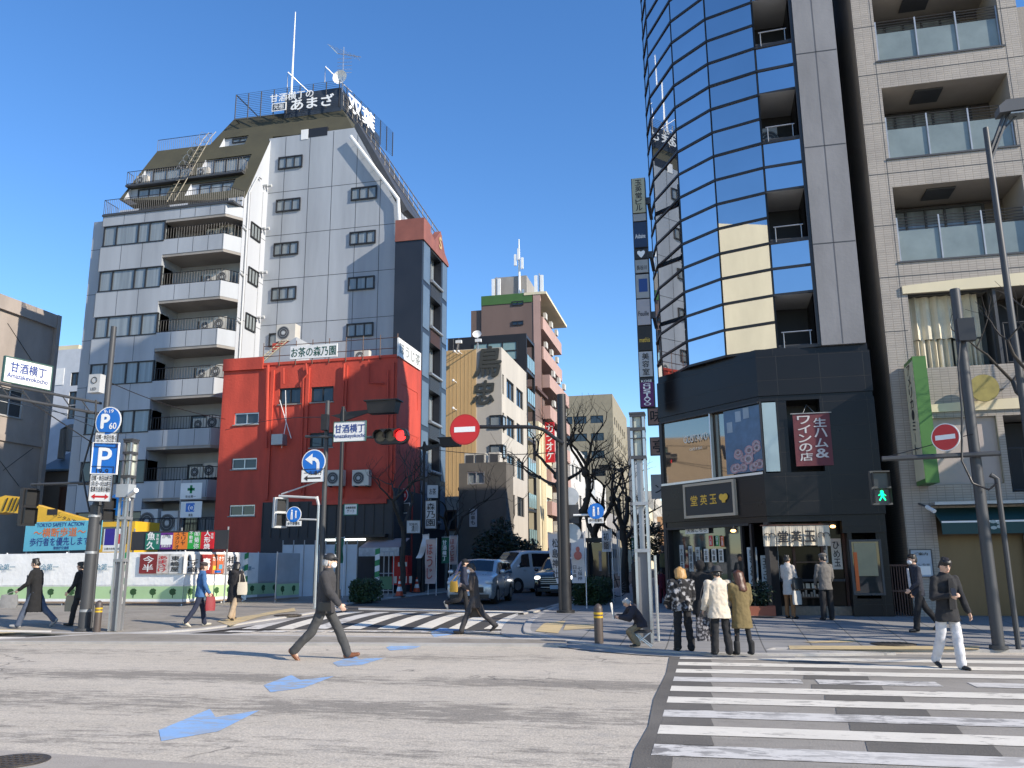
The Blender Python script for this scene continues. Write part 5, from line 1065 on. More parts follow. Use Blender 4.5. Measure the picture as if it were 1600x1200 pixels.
# low neighbour just past the right edge of the view: its shade falls on the shop pavement
B = thing('corner_shop', 'low two storey pale shop building just past the right edge beside the condominium', 'building', (21, 24, 0)); w = M(); hs = [(14+2.6*j, 15.8+2.6*j, z, z+1.6) for j in range(6) for z in (.9, 4.6)]
wallgrid(w, mapY(17.9), 13, 30, 0, 8.2, hs, .15, mw_); w.box(13, 18.1, 0, 30, 32, 8.1, mw_); w.poly([(13, 17.9, 0), (13, 18.1, 0), (13, 18.1, 8.2), (13, 17.9, 8.2)], mw_); w.build('wall', B)
for h in hs: window(B, mapY(17.9), *h, 2, .1)
# ================================================================ fences, boards and signs on the left
green_band = mat('pale_green_band', (.42, .60, .32), .7, var=.1); tarp = mat('white_tarpaulin', (.86, .85, .82), .55, var=.08, scale=2.5, bump=.55, bscale=7); tree_ink = mat('dark_green_ink', (.03, .085, .025), .7)
def gp(u, v, dz=KH): return onG(u, v, dz)
FP = [None, None, gp(192, 946), gp(285, 950), gp(401, 938)]; FP[3].y = FP[2].y-.15; FP[3].x = onY(285, 940, FP[3].y).x; _q = FP[2]; FP[1] = Vector((onY(0, 940, _q.y+.1).x, _q.y+.1, _q.z)); FP[0] = Vector((_q.x-16, _q.y+.2, _q.z))
FB = [gp(401, 938), gp(440, 936)]
def fence(P, lab, tarpm, pole_m, H_=1.78, icons=True, band=True, stripe=None):
    t = thing('site_fence', lab, 'fence', P[0]); 
    for i in range(len(P)-1):
        p, q = Vector(P[i]), Vector(P[i+1]); L_ = Vector((q.x-p.x, q.y-p.y)).length; n = max(1, round(L_/2.6)); mp0 = mapL(p, q); rnd = random.Random(i+5)
        for j in range(n):
            a0, a1 = L_*j/n, L_*(j+1)/n; zb = base(p.y+(q.y-p.y)*(j+.5)/n)+KH; mb = M(); mp = lambda a, b, d: mp0(a, zb+b, d)
            N = 10; R = 7
            def wr(a, b): return .011*(noise.noise(Vector((a*1.7+i*9, b*2.3, 1)))+.5*noise.noise(Vector((a*5+i*9, b*6+a*2, 3))))
            for x in range(N):
                for y in range(R):
                    c = [(a0+(a1-a0)*(x+dx)/N, .68+(H_-.68)*(y+dy)/R) for dx, dy in ((0, 0), (1, 0), (1, 1), (0, 1))]
                    mb.poly([mp(a, b, wr(a, b)) for a, b in c], tarpm)
            if band:
                mb.poly([mp(a0, .13, -.01), mp(a1, .13, -.01), mp(a1, .22, -.012), mp(a0, .22, -.012)], tarpm)
                mb.poly([mp(a0, .22, -.012), mp(a1, .22, -.012), mp(a1, .64, -.012), mp(a0, .64, -.012)], green_band); mb.poly([mp(a0, .64, -.012), mp(a1, .64, -.012), mp(a1, .70, -.03), mp(a0, .70, -.03)], tarpm)
                k_ = max(1, round((a1-a0)/.78))
                for s_ in range(k_ if icons else 0):
                    c = a0+(a1-a0)*(s_+.5)/k_; rbox(mb, mp, c-.018, c+.018, .26, .42, -.018, -.014, tree_ink)
                    for e in range(9): w_ = e*2*math.pi/9; r_ = .085 if e else 0; mb.add([mp(c+r_*1.1*math.cos(w_)+.055*math.cos(g_), .46+r_*.8*math.sin(w_)+.05*math.sin(g_), -.0145-.0004*e) for g_ in [h_*math.pi/4+.3 for h_ in range(8)]], [range(8)], tree_ink)
            mb.build('fence_panel', t, 60)
            mb = M(); mb.tube([mp(a0+.03, .0, .05), mp(a0+.03, H_+.06, .05)], .024, pole_m, 6); mb.tube([mp(a0, H_, .02), mp(a1, H_, .02)], .02, pole_m, 6); mb.tube([mp(a0, .1, .02), mp(a1, .1, .02)], .04, k('fence_foot', (.30, .22, .16), .8), 6); mb.build('post', t)
    return t
fence(FP, 'long white tarpaulin construction fence with a green tree patterned skirt, in the sun', tarp, white)
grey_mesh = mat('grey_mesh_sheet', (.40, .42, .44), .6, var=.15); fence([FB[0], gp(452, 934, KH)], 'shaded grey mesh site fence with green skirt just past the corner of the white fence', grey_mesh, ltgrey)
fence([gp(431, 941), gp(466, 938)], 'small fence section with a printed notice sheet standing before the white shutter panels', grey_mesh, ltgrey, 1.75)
# white steel panels further along
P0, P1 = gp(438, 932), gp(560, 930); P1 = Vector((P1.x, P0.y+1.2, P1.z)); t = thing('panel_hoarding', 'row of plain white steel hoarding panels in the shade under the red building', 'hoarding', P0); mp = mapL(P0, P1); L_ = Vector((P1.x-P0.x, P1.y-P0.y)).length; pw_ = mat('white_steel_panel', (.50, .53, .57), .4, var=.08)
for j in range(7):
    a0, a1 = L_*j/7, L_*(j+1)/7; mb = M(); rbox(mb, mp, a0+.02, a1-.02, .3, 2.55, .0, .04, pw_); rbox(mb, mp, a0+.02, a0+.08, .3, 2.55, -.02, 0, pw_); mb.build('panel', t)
mb = M()
for j in range(8): a = L_*j/7; mb.tube([mp(a, .2, .1), mp(a, 2.75, .1)], .025, steel, 6)
mb.build('post', t)
# colourful shop board above the fence
def fpt(u, v, Y): return onY(u, v, Y)
YS = FP[2].y+1.2
x0, z0 = F(204, 860, YS); x1, z1 = F(357, 828, YS)
wd = x1-x0; t = board('shop_name_board', 'long dark board with five coloured shop name panels above the white fence', 'sign board', ((x0+x1)/2, YS, (z0+z1)/2), (1, 0, 0), wd, z1-z0, .06, charcoal, [])
cols = [(228, 251, (.01, .16, .11), '魚久'), (251, 271, (.13, .02, .22), '人形町'), (271, 294, (.75, .20, .02), 'スタジオ'), (294, 314, (.02, .35, .05), '菊弥'), (314, 335, (.55, .01, .02), '人形焼')]
for a, b2, c_, s_ in cols:
    xa, xb = F(a, 844, YS)[0], F(b2, 844, YS)[0]; mm = mat('board_colour', c_, .5, var=.04); mb = M(); mb.box(xa, YS-.03, z0+.02, xb, YS-.003, z1-.06, mm)
    if s_ == '人形町':
        mb.box(xa+.03, YS-.036, (z0+z1)/2-.15, xb-.03, YS-.031, z1-.15, whitep)
        for q in range(3): mb.tube([((xa+xb)/2+.17*(1-.25*q)*math.cos(w_), YS-.038, (z0+z1)/2+.08+.14*(1-.25*q)*math.sin(w_)) for w_ in [math.pi*j/8 for j in range(9)]], .007, ink, 4)
        mb.text('創業百年', ((xa+xb)/2, YS-.031, z0+.14), (1, 0, 0), (0, 0, 1), .38, .1, whitep)
    elif s_ in ('スタジオ',): mb.vtext('モリヤ', (xa+(xb-xa)*.7, YS-.03, (z0+z1)/2+.06), (1, 0, 0), (0, 0, 1), .17, .5, ink); mb.vtext(s_, (xa+(xb-xa)*.3, YS-.03, (z0+z1)/2), (1, 0, 0), (0, 0, 1), .17, .62, ink)
    elif s_ == '菊弥': mb.vtext('(有)菊弥' if False else '㈲菊弥', (xa+(xb-xa)*.7, YS-.03, (z0+z1)/2), (1, 0, 0), (0, 0, 1), .2, .64, whitep); mb.vtext('不動産', (xa+(xb-xa)*.25, YS-.03, (z0+z1)/2+.1), (1, 0, 0), (0, 0, 1), .14, .42, whitep)
    elif s_ == '人形焼': mb.vtext(s_, (xa+(xb-xa)*.5, YS-.03, (z0+z1)/2), (1, 0, 0), (0, 0, 1), .24, .68, whitep, .03); mb.vtext('名物', (xa+(xb-xa)*.85, YS-.03, z1-.2), (1, 0, 0), (0, 0, 1), .1, .22, whitep)
    else: mb.vtext(s_, (xa+(xb-xa)*.38, YS-.03, (z0+z1)/2), (1, 0, 0), (0, 0, 1), .32, .66, whitep, .03); mb.vtext('京粕漬', (xa+(xb-xa)*.82, YS-.03, z1-.28), (1, 0, 0), (0, 0, 1), .1, .38, whitep)
    mb.build('name_panel', t)
mb = M()
for u in (206, 280, 353): x = F(u, 850, YS)[0]; mb.tube([(x, YS+.1, 0), (x, YS+.1, z1+.12)], .03, steel, 6)
mb.build('post', t)
# poster strip on the fence
mpF = mapL(FP[2], FP[3]); LF = Vector((FP[3].x-FP[2].x, FP[3].y-FP[2].y)).length
mpG = mapL(FP[3], FP[4]); LG = Vector((FP[4].x-FP[3].x, FP[4].y-FP[3].y)).length
def onP(u, v, P, Q):
    d = ray(u, v); P = Vector((P.x, P.y, 0)); Q = Vector((Q.x, Q.y, 0)); tt = (Q-P).normalized(); n = Vector((tt.y, -tt.x, 0)); p = O+d*((P-O).dot(n)/d.dot(n)); return (p-P).dot(tt), p.z
pl_ = [(221, 246, (.22, .02, .02), '今半', whitep), (246, 266, (.62, .55, .5), 'あまさけ', red_sign), (266, 285, (.68, .66, .62), '東嶋屋', ink)]
pr_ = [(286, 311, (.66, .64, .62), 'しげ盛', ink), (311, 329, (.28, .03, .03), '壽', whitep), (329, 348, (.5, .14, .06), 'カラオケ', whitep), (348, 371, (.52, .52, .54), '相鉄', ink)]
for lst, P, Q, mp in ((pl_, FP[2], FP[3], mpF), (pr_, FP[3], FP[4], mpG)):
    for a, b2, c_, s_, tm in lst:
        a0, z1 = onP(a, 866, P, Q); a1, z0 = onP(b2, 896, P, Q); c = Vector(mp((a0+a1)/2, (z0+z1)/2, -.06)); r = (Q-P); r.z = 0
        ph = k('pic_'+s_, c_, .5, var=.25, scale=5)
        tx = [(s_, 0, 0, (a1-a0)*.6, (z1-z0)*.85, tm, 1)] if len(s_) > 1 else [(s_, 0, 0, (a1-a0)*.6, (z1-z0)*.6, tm)]
        if s_ == 'カラオケ': tx = [(s_, 0, .55, (a1-a0)*.85, .16, tm), (None, -.5, -.4, .18, .14, k('yel', (.7, .5, .05))), (None, .4, -.3, .2, .16, k('cyn', (.1, .35, .5))), (None, 0, -.8, .36, .08, blue_sign)]
        board('shop_poster', f'{ {"今半":"dark red","あまさけ":"pale floral","東嶋屋":"white brush lettered","しげ盛":"white sketch","壽":"maroon and white","カラオケ":"red and yellow karaoke","相鉄":"grey"}[s_]} shop poster on the white fence', 'poster', c, r, a1-a0, z1-z0, .015, ph, tx, group='shop posters along the white fence')
for u, v, s_ in ((392, 888, '安全'), (401-4, 888, ''), ):
    if s_: a, z = onP(u-6, v, FP[3], FP[4]); q = M(); q.text('安全第一', mpG(a, z, -.06), (FP[4]-FP[3]), (0, 0, 1), .8, .16, k('cyan_ink', (.05, .2, .3), .6)); q.build('fence_lettering', bpy.data.objects['site_fence'])
for u in (8, 75, 160): a, z = onP(u, 886, FP[1], FP[2]); q = M(); q.text('安全第一', mapL(FP[1], FP[2])(a, z, -.06), (FP[2]-FP[1]), (0, 0, 1), 1.0, .22, k('cyan_ink'), .01); q.build('fence_lettering', bpy.data.objects['site_fence'])
# green and white striped posts
stg = mat('stripe_green', (.02, .22, .08), .5)
def striped(name, lab, p, h, w=.16):
    t = thing(name, lab, 'post', p, 'green and white striped corner posts'); mb = M(); n = 8
    for i in range(n):
        z = p.z+h*i/n; m_ = [white, stg][i % 2]; hh = h/n
        mb.add([(p.x-w/2, p.y, z), (p.x+w/2, p.y, z+.06), (p.x+w/2, p.y, z+hh+.06), (p.x-w/2, p.y, z+hh), (p.x-w/2, p.y+.05, z), (p.x+w/2, p.y+.05, z+.06), (p.x+w/2, p.y+.05, z+hh+.06), (p.x-w/2, p.y+.05, z+hh)], [(0, 1, 2, 3), (7, 6, 5, 4), (0, 4, 5, 1), (3, 2, 6, 7), (0, 3, 7, 4), (1, 5, 6, 2)], m_)
    mb.build('striped_panel', t)
p = FP[3].lerp(FP[4], .82); striped('striped_post', 'green and white striped post near the sunlit end of the white fence', Vector((p.x+.05, p.y-.16, base(p.y)+KH)), 1.75)
p = FP[2]; striped('striped_post', 'green and white striped post at the fence corner behind the grey lantern post', Vector((p.x, p.y-.16, base(p.y)+KH)), 1.75)
p = gp(588, 930, .1); striped('striped_post', 'green and white striped post by the shaded scaffold gate near the red pole', p, 1.9, .2)
# tokyo safety banner
YS = FP[1].y+.9
teal = mat('banner_teal', (.11, .41, .54), .5, var=.08); or_ = k('orange_ink', (.62, .16, .03), .6); bl = k('navy_ink', (.02, .05, .22), .6)
x0, z0 = F(36, 861, YS); x1, z1 = F(160, 813, YS); w_, h_ = x1-x0, z1-z0
t = board('safety_banner', 'turquoise road safety banner with orange and navy lettering behind the left pole', 'banner', ((x0+x1)/2, YS, (z0+z1)/2), (1, 0, .01), w_, h_, .03, teal, [('TOKYO SAFETY ACTION', -.08, .78, w_*.62, .14, bl), ('〜横断歩道〜', -.08, .25, w_*.68, .34, or_), ('歩行者を優先します', -.06, -.38, w_*.78, .3, bl), ('警視庁交通部', 0, -.82, w_*.2, .11, bl)])
mb = M()
for x in (x0+.1, (x0+x1)/2+.3, x1-.1): mb.tube([(x, YS+.06, 0), (x, YS+.06, z1+.05)], .03, steel, 6)
mb.build('post', t)
x0, z0 = F(160, 862, YS); x1, z1 = F(192, 826, YS); board('purple_notice', 'small purple and white notice board right of the turquoise banner', 'notice board', ((x0+x1)/2, YS, (z0+z1)/2), (1, 0, 0), x1-x0, z1-z0, .04, white, [(None, -.35, .3, .42, .6, k('purple', (.03, .02, .25))), (None, .62, .1, .2, .35, red_sign), ('工事のお知らせ', 0, -.75, .65, .08, ink)])
# yellow excavator behind the fence
yel = mat('machine_yellow', (.72, .42, .03), .4, var=.12); YE = FP[1].y+4
t = thing('excavator', 'yellow excavator with its boom lying low behind the turquoise banner', 'excavator', (F(60, 860, YE)[0], YE, .2))
def ep(u, v, dy=0): return onY(u, v, YE+dy)
mb = M(); mb.prism([ep(52, 788), ep(135, 812), ep(135, 828), ep(52, 816)], (0, .5, 0), yel); a = F(70, 808, YE); mb.text('レンタル機械', (F(105, 811, YE)[0], YE, F(105, 811, YE)[1]), (1, 0, -.3), (.3, 0, 1), 1.4, .16, ink); c = ep(82, 800); mb.box(c.x-.25, YE-.01, c.z-.12, c.x+.25, YE, c.z+.12, ink); mb.build('boom', t)
mb = M(); mb.prism([ep(-10, 780), ep(8, 774), ep(36, 778), ep(37, 803), ep(8, 800), ep(-10, 803)], (0, .7, 0), yel)
for u in (6, 14, 20, 26): mb.tube([ep(u+6, 778, -.03), ep(u-2, 798, -.03)], .03, black, 5)
mb.build('arm', t); mb = M(); mb.tube([ep(-8, 797, .3), ep(40, 800, .3), ep(60, 800, .3)], .09, silver, 8); mb.build('hydraulic_ram', t)
mb = M(); c = ep(185, 850); mb.box(c.x-1.2, YE, .5, c.x+.7, YE+1.6, c.z+.9, yel); mb.box(c.x-.9, YE-.02, c.z+.0, c.x+.4, YE+.0, c.z+.7, glass_dk); mb.box(c.x-1.6, YE-.4, .25, c.x+1.2, YE+2, .8, dkgrey); mb.build('cab', t)
# two white flags on the tower
YS2 = 39.2
for i, (v0, v1, lb) in enumerate(((754, 780, 'white safety flag with a green cross, upper one before the grey tower'), (783, 809, 'white company flag with a blue square mark, lower one before the grey tower'))):
    x0, z0 = F(281, v1, YS2); x1, z1 = F(316, v0, YS2); w_, h_ = x1-x0, z1-z0
    tx = [(None, 0, .2, .14, .42, k('cross_green', (.0, .22, .07))), (None, 0, .2, .42, .14, k('cross_green')), ('安全第一', 0, -.7, .6, .13, ink)] if i == 0 else [(None, -.1, .25, .5, .45, blue_sign), ('(e)', .05, .2, .4, .3, whitep), ('東急', 0, -.7, .25, .14, ink)]
    if i == 0: tx[1] = (None, .0, .2005, .42, .14, k('cross_green'))
    board('safety_flag', lb, 'flag', ((x0+x1)/2, YS2, (z0+z1)/2), (1, 0, 0), w_, h_, .02, white, tx, group='white site flags')
fp_ = thing('flag_pole', 'thin steel flag pole carrying the two white site flags', 'pole', (F(281, 800, YS2)[0], YS2+.05, .3)); mb = M(); x = F(281, 800, YS2)[0]-.05; mb.tube([(x, YS2+.05, .2), (x, YS2+.05, F(281, 748, YS2)[1])], .03, steel, 6); mb.build('pole', fp_)
for i, (u, v, lb) in enumerate(((224, 812, 'large floor standing air conditioner far left on the low roof under the grey tower'), (256, 815, 'floor standing air conditioner right of the largest one on the low roof'))):
    p = onY(u, v+10, YS2); aircon((p.x, p.y+.6, p.z-.4), 1.0, 1.3, .4, lab=lb, grp='air conditioners on the low roof', m=ltgrey)
lr = thing('low_annex', 'low dark flat roofed annex carrying air conditioners below the grey tower', 'building', (-29, 39.5, 0)); mb = M(); mb.box(-34, YS2+.3, 0, -24.6, 40.4, onY(240, 828, YS2).z-.4, charcoal); mb.build('wall', lr); railing(lr, [(-34, YS2+.25, onY(240, 828, YS2).z-.4), (-24.6, YS2+.25, onY(240, 828, YS2).z-.4)], 1.0, black, .3)
# ================================================================ poles, signals, signs
def pole(name, lab, cat, u, v, vt, r0, r1=None, m=None, dz=KH, ut=None):
    p = onG(u, v, dz); zt = onY(u, vt, p.y).z; t = thing(name, lab, cat, p); mb = M(); mb.tube([p, (p.x, p.y, zt)], [r0, r1 or r0], m or dkgrey, 14); mb.tube([p, p+Vector((0, 0, .06))], r0*1.5, m or dkgrey, 14); mb.build('pole', t, 40); return t, p, zt
def towards(p): d = Vector((-p[0], -p[1], 0)).normalized(); return Vector((-d.y, d.x, 0))     # right vector of a sign facing the camera's side of the road
def round_sign(name, lab, c, right, r, col, decor, cat='road sign', rim=white, group=None):
    right = Vector(right).normalized(); n = right.cross(Vector((0, 0, 1))); c = Vector(c); t = thing(name, lab, cat, c, group); mb = M(); mb.disc(c-n*.02, n, r, .02, rim or col, 36); mb.disc(c-n*.015, n, r*.93, .018, col, 36); decor(mb, c+n*.004, right, n, r); mb.build('panel', t); mb = M(); mb.box(c.x-.03, c.y+.02, c.z-.05, c.x+.03, c.y+.12, c.z+.05, steel); mb.build('bracket', t); return t
UP = Vector((0, 0, 1))
def strip(mb, c, right, n, x0, x1, z0, z1, m, l=.003): mb.poly([Vector(c)+right*a+UP*b+n*l for a, b in ((x0, z0), (x1, z0), (x1, z1), (x0, z1))], m)
def no_entry(mb, c, right, n, r): strip(mb, c, right, n, -r*.7, r*.7, -r*.17, r*.17, whitep)
def p60(mb, c, right, n, r): mb.text('P', c+right*-r*.2, right, UP, r*.6, r*.95, whitep, .05, .006); mb.text('60', c+right*r*.42-UP*r*.35, right, UP, r*.55, r*.42, whitep, .03, .006); mb.text('9-19', c+UP*r*.68, right, UP, r*.75, r*.24, whitep, .02, .006)
def left_arrow(mb, c, right, n, r):
    Pq = [(.28, -.62), (.52, -.62), (.52, -.1), (.42, .18), (.15, .36), (-.1, .38), (-.1, .68), (-.72, .22), (-.1, -.2), (-.1, .12), (.1, .1), (.26, -.08)]
    mb.poly([c+right*a*r+UP*b*r+n*.004 for a, b in Pq], whitep)
def walkers(mb, c, right, n, r):
    for dx, s in ((-.25, 1), (.3, .75)):
        q = c+right*dx*r+n*.004; strip(mb, q, right, n, -.12*r*s, .12*r*s, -.1*r, .35*r*s, whitep); strip(mb, q, right, n, -.14*r*s, -.02*r, -.6*r*s, -.1*r, whitep); strip(mb, q, right, n, .02*r, .14*r*s, -.6*r*s, -.1*r, whitep); mb.disc(q+UP*.5*r*s, n, .12*r, .003, whitep, 10)
XR_ = Vector((1, 0, 0))
# left pole group
t, pL, zt = pole('signal_pole', 'thick dark grey pole at the left kerb carrying parking signs and the street name arm', 'pole', 131, 985, 790, .145, .125)
zt2 = onY(160, 512, pL.y).z; mb = M(); mb.tube([(pL.x+.05, pL.y, zt), (pL.x+.05, pL.y, zt+.15)], [.125, .085], dkgrey, 14); mb.tube([(pL.x+.05, pL.y, zt+.1), (pL.x+.05, pL.y, zt2)], .075, dkgrey, 12); mb.build('upper_pole', t, 40)
x2 = onY(146, 900, pL.y+.05).x; mb = M(); mb.tube([(x2, pL.y+.1, pL.z), (x2, pL.y+.1, onY(152, 790, pL.y).z)], .05, dkgrey, 8); mb.build('side_pole', t, 40)
mb = M()
for z in (zt-1.2, zt-.3, zt-2.6): mb.tube([(pL.x, pL.y, z), (pL.x, pL.y, z+.06)], .143, steel, 14)
mb.build('strap', t, 40)
Lr = Vector((.2, .98, 0)).normalized(); yL = pL.y
c0 = onY(152, 640, yL); arm = M()
for dz in (0, .28): arm.tube([c0+UP*(dz-.1)+Lr*.1, c0+UP*(dz-.1)-Lr*2.7], .035, dkgrey, 8)
for i in range(5): arm.tube([c0+UP*(-.1)-Lr*(.2+.55*i), c0+UP*.18-Lr*(.5+.55*i)], .015, dkgrey, 5)
arm.tube([c0+Lr*-1.9+UP*-.1, c0-UP*.9], .015, black, 5); arm.build('signal_arm', t)
c = c0-Lr*2.0+UP*.55
board('street_name_sign', 'white street name sign with blue lettering on the arm of the left pole', 'street sign', c, Lr, 1.2, .58, .05, white, [('甘酒横丁', 0, .3, .92, .24, bl), ('Amazakeyokocho', 0, -.48, 1.05, .15, bl)], (k('sign_rim', (.05, .12, .1), .5), .02))
p_ = onY(49, 757, yL); arm = M(); arm.tube([(pL.x, yL, p_.z), (p_.x, yL, p_.z)], .035, dkgrey, 8); arm.build('signal_arm', t)
def ped_signal(lab, c, right, w=.4, h=.85, lit=None, back=False, m=None):
    right = Vector(right).normalized(); n = right.cross(UP); c = Vector(c); t = thing('pedestrian_signal', lab, 'traffic light', c, 'pedestrian signals of the junction'); mb = M(); m = m or k('signal_grey', (.20, .21, .20), .5)
    mb.add([c+right*a*w/2+UP*b*h/2+n*d for d in (-.12, .0) for a, b in ((-1, -1), (1, -1), (1, 1), (-1, 1))], [(3, 2, 1, 0), (4, 5, 6, 7), (0, 1, 5, 4), (1, 2, 6, 5), (2, 3, 7, 6), (3, 0, 4, 7)], m); mb.build('housing', t)
    for s in (1, -1):
        q = M(); cc = c+UP*s*h*.24; on = lit == 'green' and s < 0; strip(q, cc, right, n, -w*.38, w*.38, -h*.19, h*.19, k('signal_lens_dark', (.03, .03, .03), .3), .004)
        if on:
            g = k('lit_green_man', (.0, .55, .2), .4, emit=2.2, ecol=(.0, .8, .28)); mr = lambda a, b: cc+right*a*w+UP*b*h+n*.008
            q.poly([mr(*x) for x in ((-.07, -.02), (.09, -.02), (.08, .09), (-.06, .09))], g); q.poly([mr(*x) for x in ((-.06, -.02), (-.18, -.13), (-.12, -.145), (.02, -.03))], g); q.poly([mr(*x) for x in ((.0, -.03), (.12, -.14), (.18, -.125), (.09, -.02))], g); q.poly([mr(*x) for x in ((-.06, .08), (-.2, .02), (-.18, -.0), (-.04, .05))], g); q.poly([mr(*x) for x in ((.07, .08), (.2, .01), (.18, -.01), (.05, .05))], g); q.disc(cc+UP*.115*h+n*.005, n, .055*w*2*.8, .004, g, 12)
        q.build('lens', t)
        q = M(); P = [cc+right*a*w*.42+UP*b*h*.21+n*.0 for a, b in ((-1, -1), (-1, 1), (1, 1), (1, -1))]
        for i in range(3): q.add([P[i], P[i+1], P[i+1]+n*.1, P[i]+n*.1], [(0, 1, 2, 3)], m)
        q.build('visor', t)
    return t
ped_signal('dark pedestrian signal hanging left of the parking signs before the turquoise banner', onY(46, 792, yL-.1), Lr, .42, .95, m=black)
rs_ = lambda u, v: onY(u, v, yL-.28)
c = rs_(169, 658); round_sign('parking_sign', 'round blue parking sign with white P and 60 on the left pole', c, XR_, .37, blue_sign, p60)
c = rs_(166, 687); board('parking_plate', 'small white plate of black lettering between the two blue parking signs', 'road sign', c, (1, .05, -.08), .62, .36, .02, white, [('日曜・休日を除く', 0, .35, .55, .12, ink), ('1月1日〜3日を除く', 0, -.35, .55, .12, ink)], (ink, .008))
c = rs_(164, 716); board('parking_sign', 'square blue parking sign with a big white P on the left pole', 'road sign', c, (1, .05, -.05), .70, .76, .02, blue_sign, [('P', 0, 0, .36, .52, whitep)], (whitep, .02))
c = rs_(158, 756); board('parking_plate', 'tall white plate with a red double arrow at the bottom of the left pole signs', 'road sign', c, (1, .05, -.05), .62, .86, .02, white, [('19-9', 0, .72, .34, .13, ink), ('日曜・休日は終日', 0, .33, .54, .13, ink), ('1月1日〜3日は終日', 0, .0, .54, .13, ink), ('駐車方法表示場所', 0, -.32, .54, .13, ink), (None, 0, -.74, .34, .05, red_sign), ('◀', -.62, -.74, .1, .13, red_sign), ('▶', .62, -.74, .1, .13, red_sign)], (ink, .008))
c = onY(151, 600, yL-.2); bx = thing('control_box', 'small pale control box on the upper part of the left pole', 'box', c); mb = M(); mb.box(c.x-.17, c.y-.1, c.z-.24, c.x+.17, c.y+.1, c.z+.24, ltgrey); mb.text('LED', (c.x, c.y-.1, c.z-.15), XR_, UP, .16, .07, ink); mb.tube([(c.x+.08*math.cos(a), c.y-.105, c.z+.08+.08*math.sin(a)) for a in [i*math.pi/8 for i in range(17)]], .01, ink, 4); mb.build('case', bx)
wr = thing('signal_cables', 'loose black cables hanging beside the left pole signs', 'cable', pL); mb = M(); mb.tube([onY(u, v, yL-.1) for u, v in ((150, 625), (149, 660), (138, 700), (128, 735), (134, 770), (140, 800))], .025, black, 6); mb.tube([onY(u, v, yL) for u, v in ((150, 655), (142, 690), (140, 780))], .018, black, 5); mb.build('cable', wr, 60)
rd = thing('round_sign_back', 'round road sign seen from behind beside the lantern post', 'road sign', onY(186, 788, yL+1)); mb = M(); mb.disc(onY(186, 788, yL+1), (0, -1, 0), .3, .02, blue_sign, 24); mb.build('panel', rd)
ped_signal('dark double lamp pedestrian signal behind the left pole at lens height', onY(168, 795, yL+.8), (.3, 1, 0), .4, .6, m=black)
# lantern posts
lant = mat('lantern_glass', (.46, .48, .40), .3, var=.12, scale=3)
def lantern_post(lab, u, v, vt, vl, vb, dz=KH, w=.20, boxv=None):
    p = onG(u, v, dz); z_t, z_l, z_b = (onY(u, q, p.y).z for q in (vt, vl, vb)); t = thing('lantern_post', lab, 'street lamp', p, 'tall square lantern posts'); h = w/2; mb = M()
    mb.box(p.x-h+.02, p.y-h+.02, z_l+.05, p.x+h-.02, p.y+h-.02, z_t-.05, lant); mb.build('lantern', t); mb = M()
    for a in (-1, 1):
        for b2 in (-1, 1): mb.box(p.x+a*h-.025, p.y+b2*h-.025, p.z, p.x+a*h+.025, p.y+b2*h+.025, z_t, silver)
    for z in (z_t-.06, z_l, (z_l+z_b)/2, z_b, (z_t+z_l)/2-.05, (z_t+z_l)/2+.12): mb.box(p.x-h-.03, p.y-h-.03, z, p.x+h+.03, p.y+h+.03, z+(.07 if z != (z_t+z_l)/2-.05 else .02), dkgrey if z > z_l-.1 else steel)
    mb.box(p.x-h-.04, p.y-h-.04, z_t, p.x+h+.04, p.y+h+.04, z_t+.04, dkgrey)
    for a in (-.33, .33): mb.box(p.x+a*w-.012, p.y-h-.01, z_l, p.x+a*w+.012, p.y+h+.01, z_t, dkgrey)
    mb.build('frame', t); mb = M(); mb.box(p.x-h+.03, p.y-h+.03, p.z, p.x+h-.03, p.y+h-.03, z_b, k('post_grey', (.17, .17, .175), .5)); mb.box(p.x-.05, p.y-.05, z_b, p.x+.05, p.y+.05, z_l, steel); mb.build('base', t)
    if boxv: z0, z1 = (onY(u, q, p.y).z for q in boxv); mb = M(); mb.box(p.x-h-.07, p.y-h-.1, z0, p.x+h+.07, p.y+h, z1, k('box_grey', (.33, .36, .38), .5)); mb.build('equipment_box', t)
    return t, p
tl_, pl1 = lantern_post('grey lantern post right of the parking signs on the left kerb', 180, 985, 690, 748, 878, boxv=(778, 758))
cc = thing('cctv_camera', 'white security camera on the side of the left lantern post', 'camera', onY(206, 768, pl1.y)); mb = M(); a = onY(200, 775, pl1.y-.1); b2 = onY(213, 766, pl1.y-.4); mb.tube([a, b2], .06, white, 8); mb.build('body', cc); mb = M(); mb.tube([onY(192, 782, pl1.y), onY(203, 781, pl1.y-.1), a], .02, white, 6); mb.build('bracket', cc)
lantern_post('grey lantern post on the right pavement behind the seated man', 1010, 1004, 648, 718, 863, w=.25)
sp_ = thing('steel_post', 'slim steel post beside the lantern post behind the seated man', 'post', onG(1029, 1002, KH)); p = onG(1029, 1002, KH); mb = M(); mb.tube([p, (p.x, p.y, onY(1029, 868, p.y).z)], .03, silver, 8); mb.build('post', sp_)
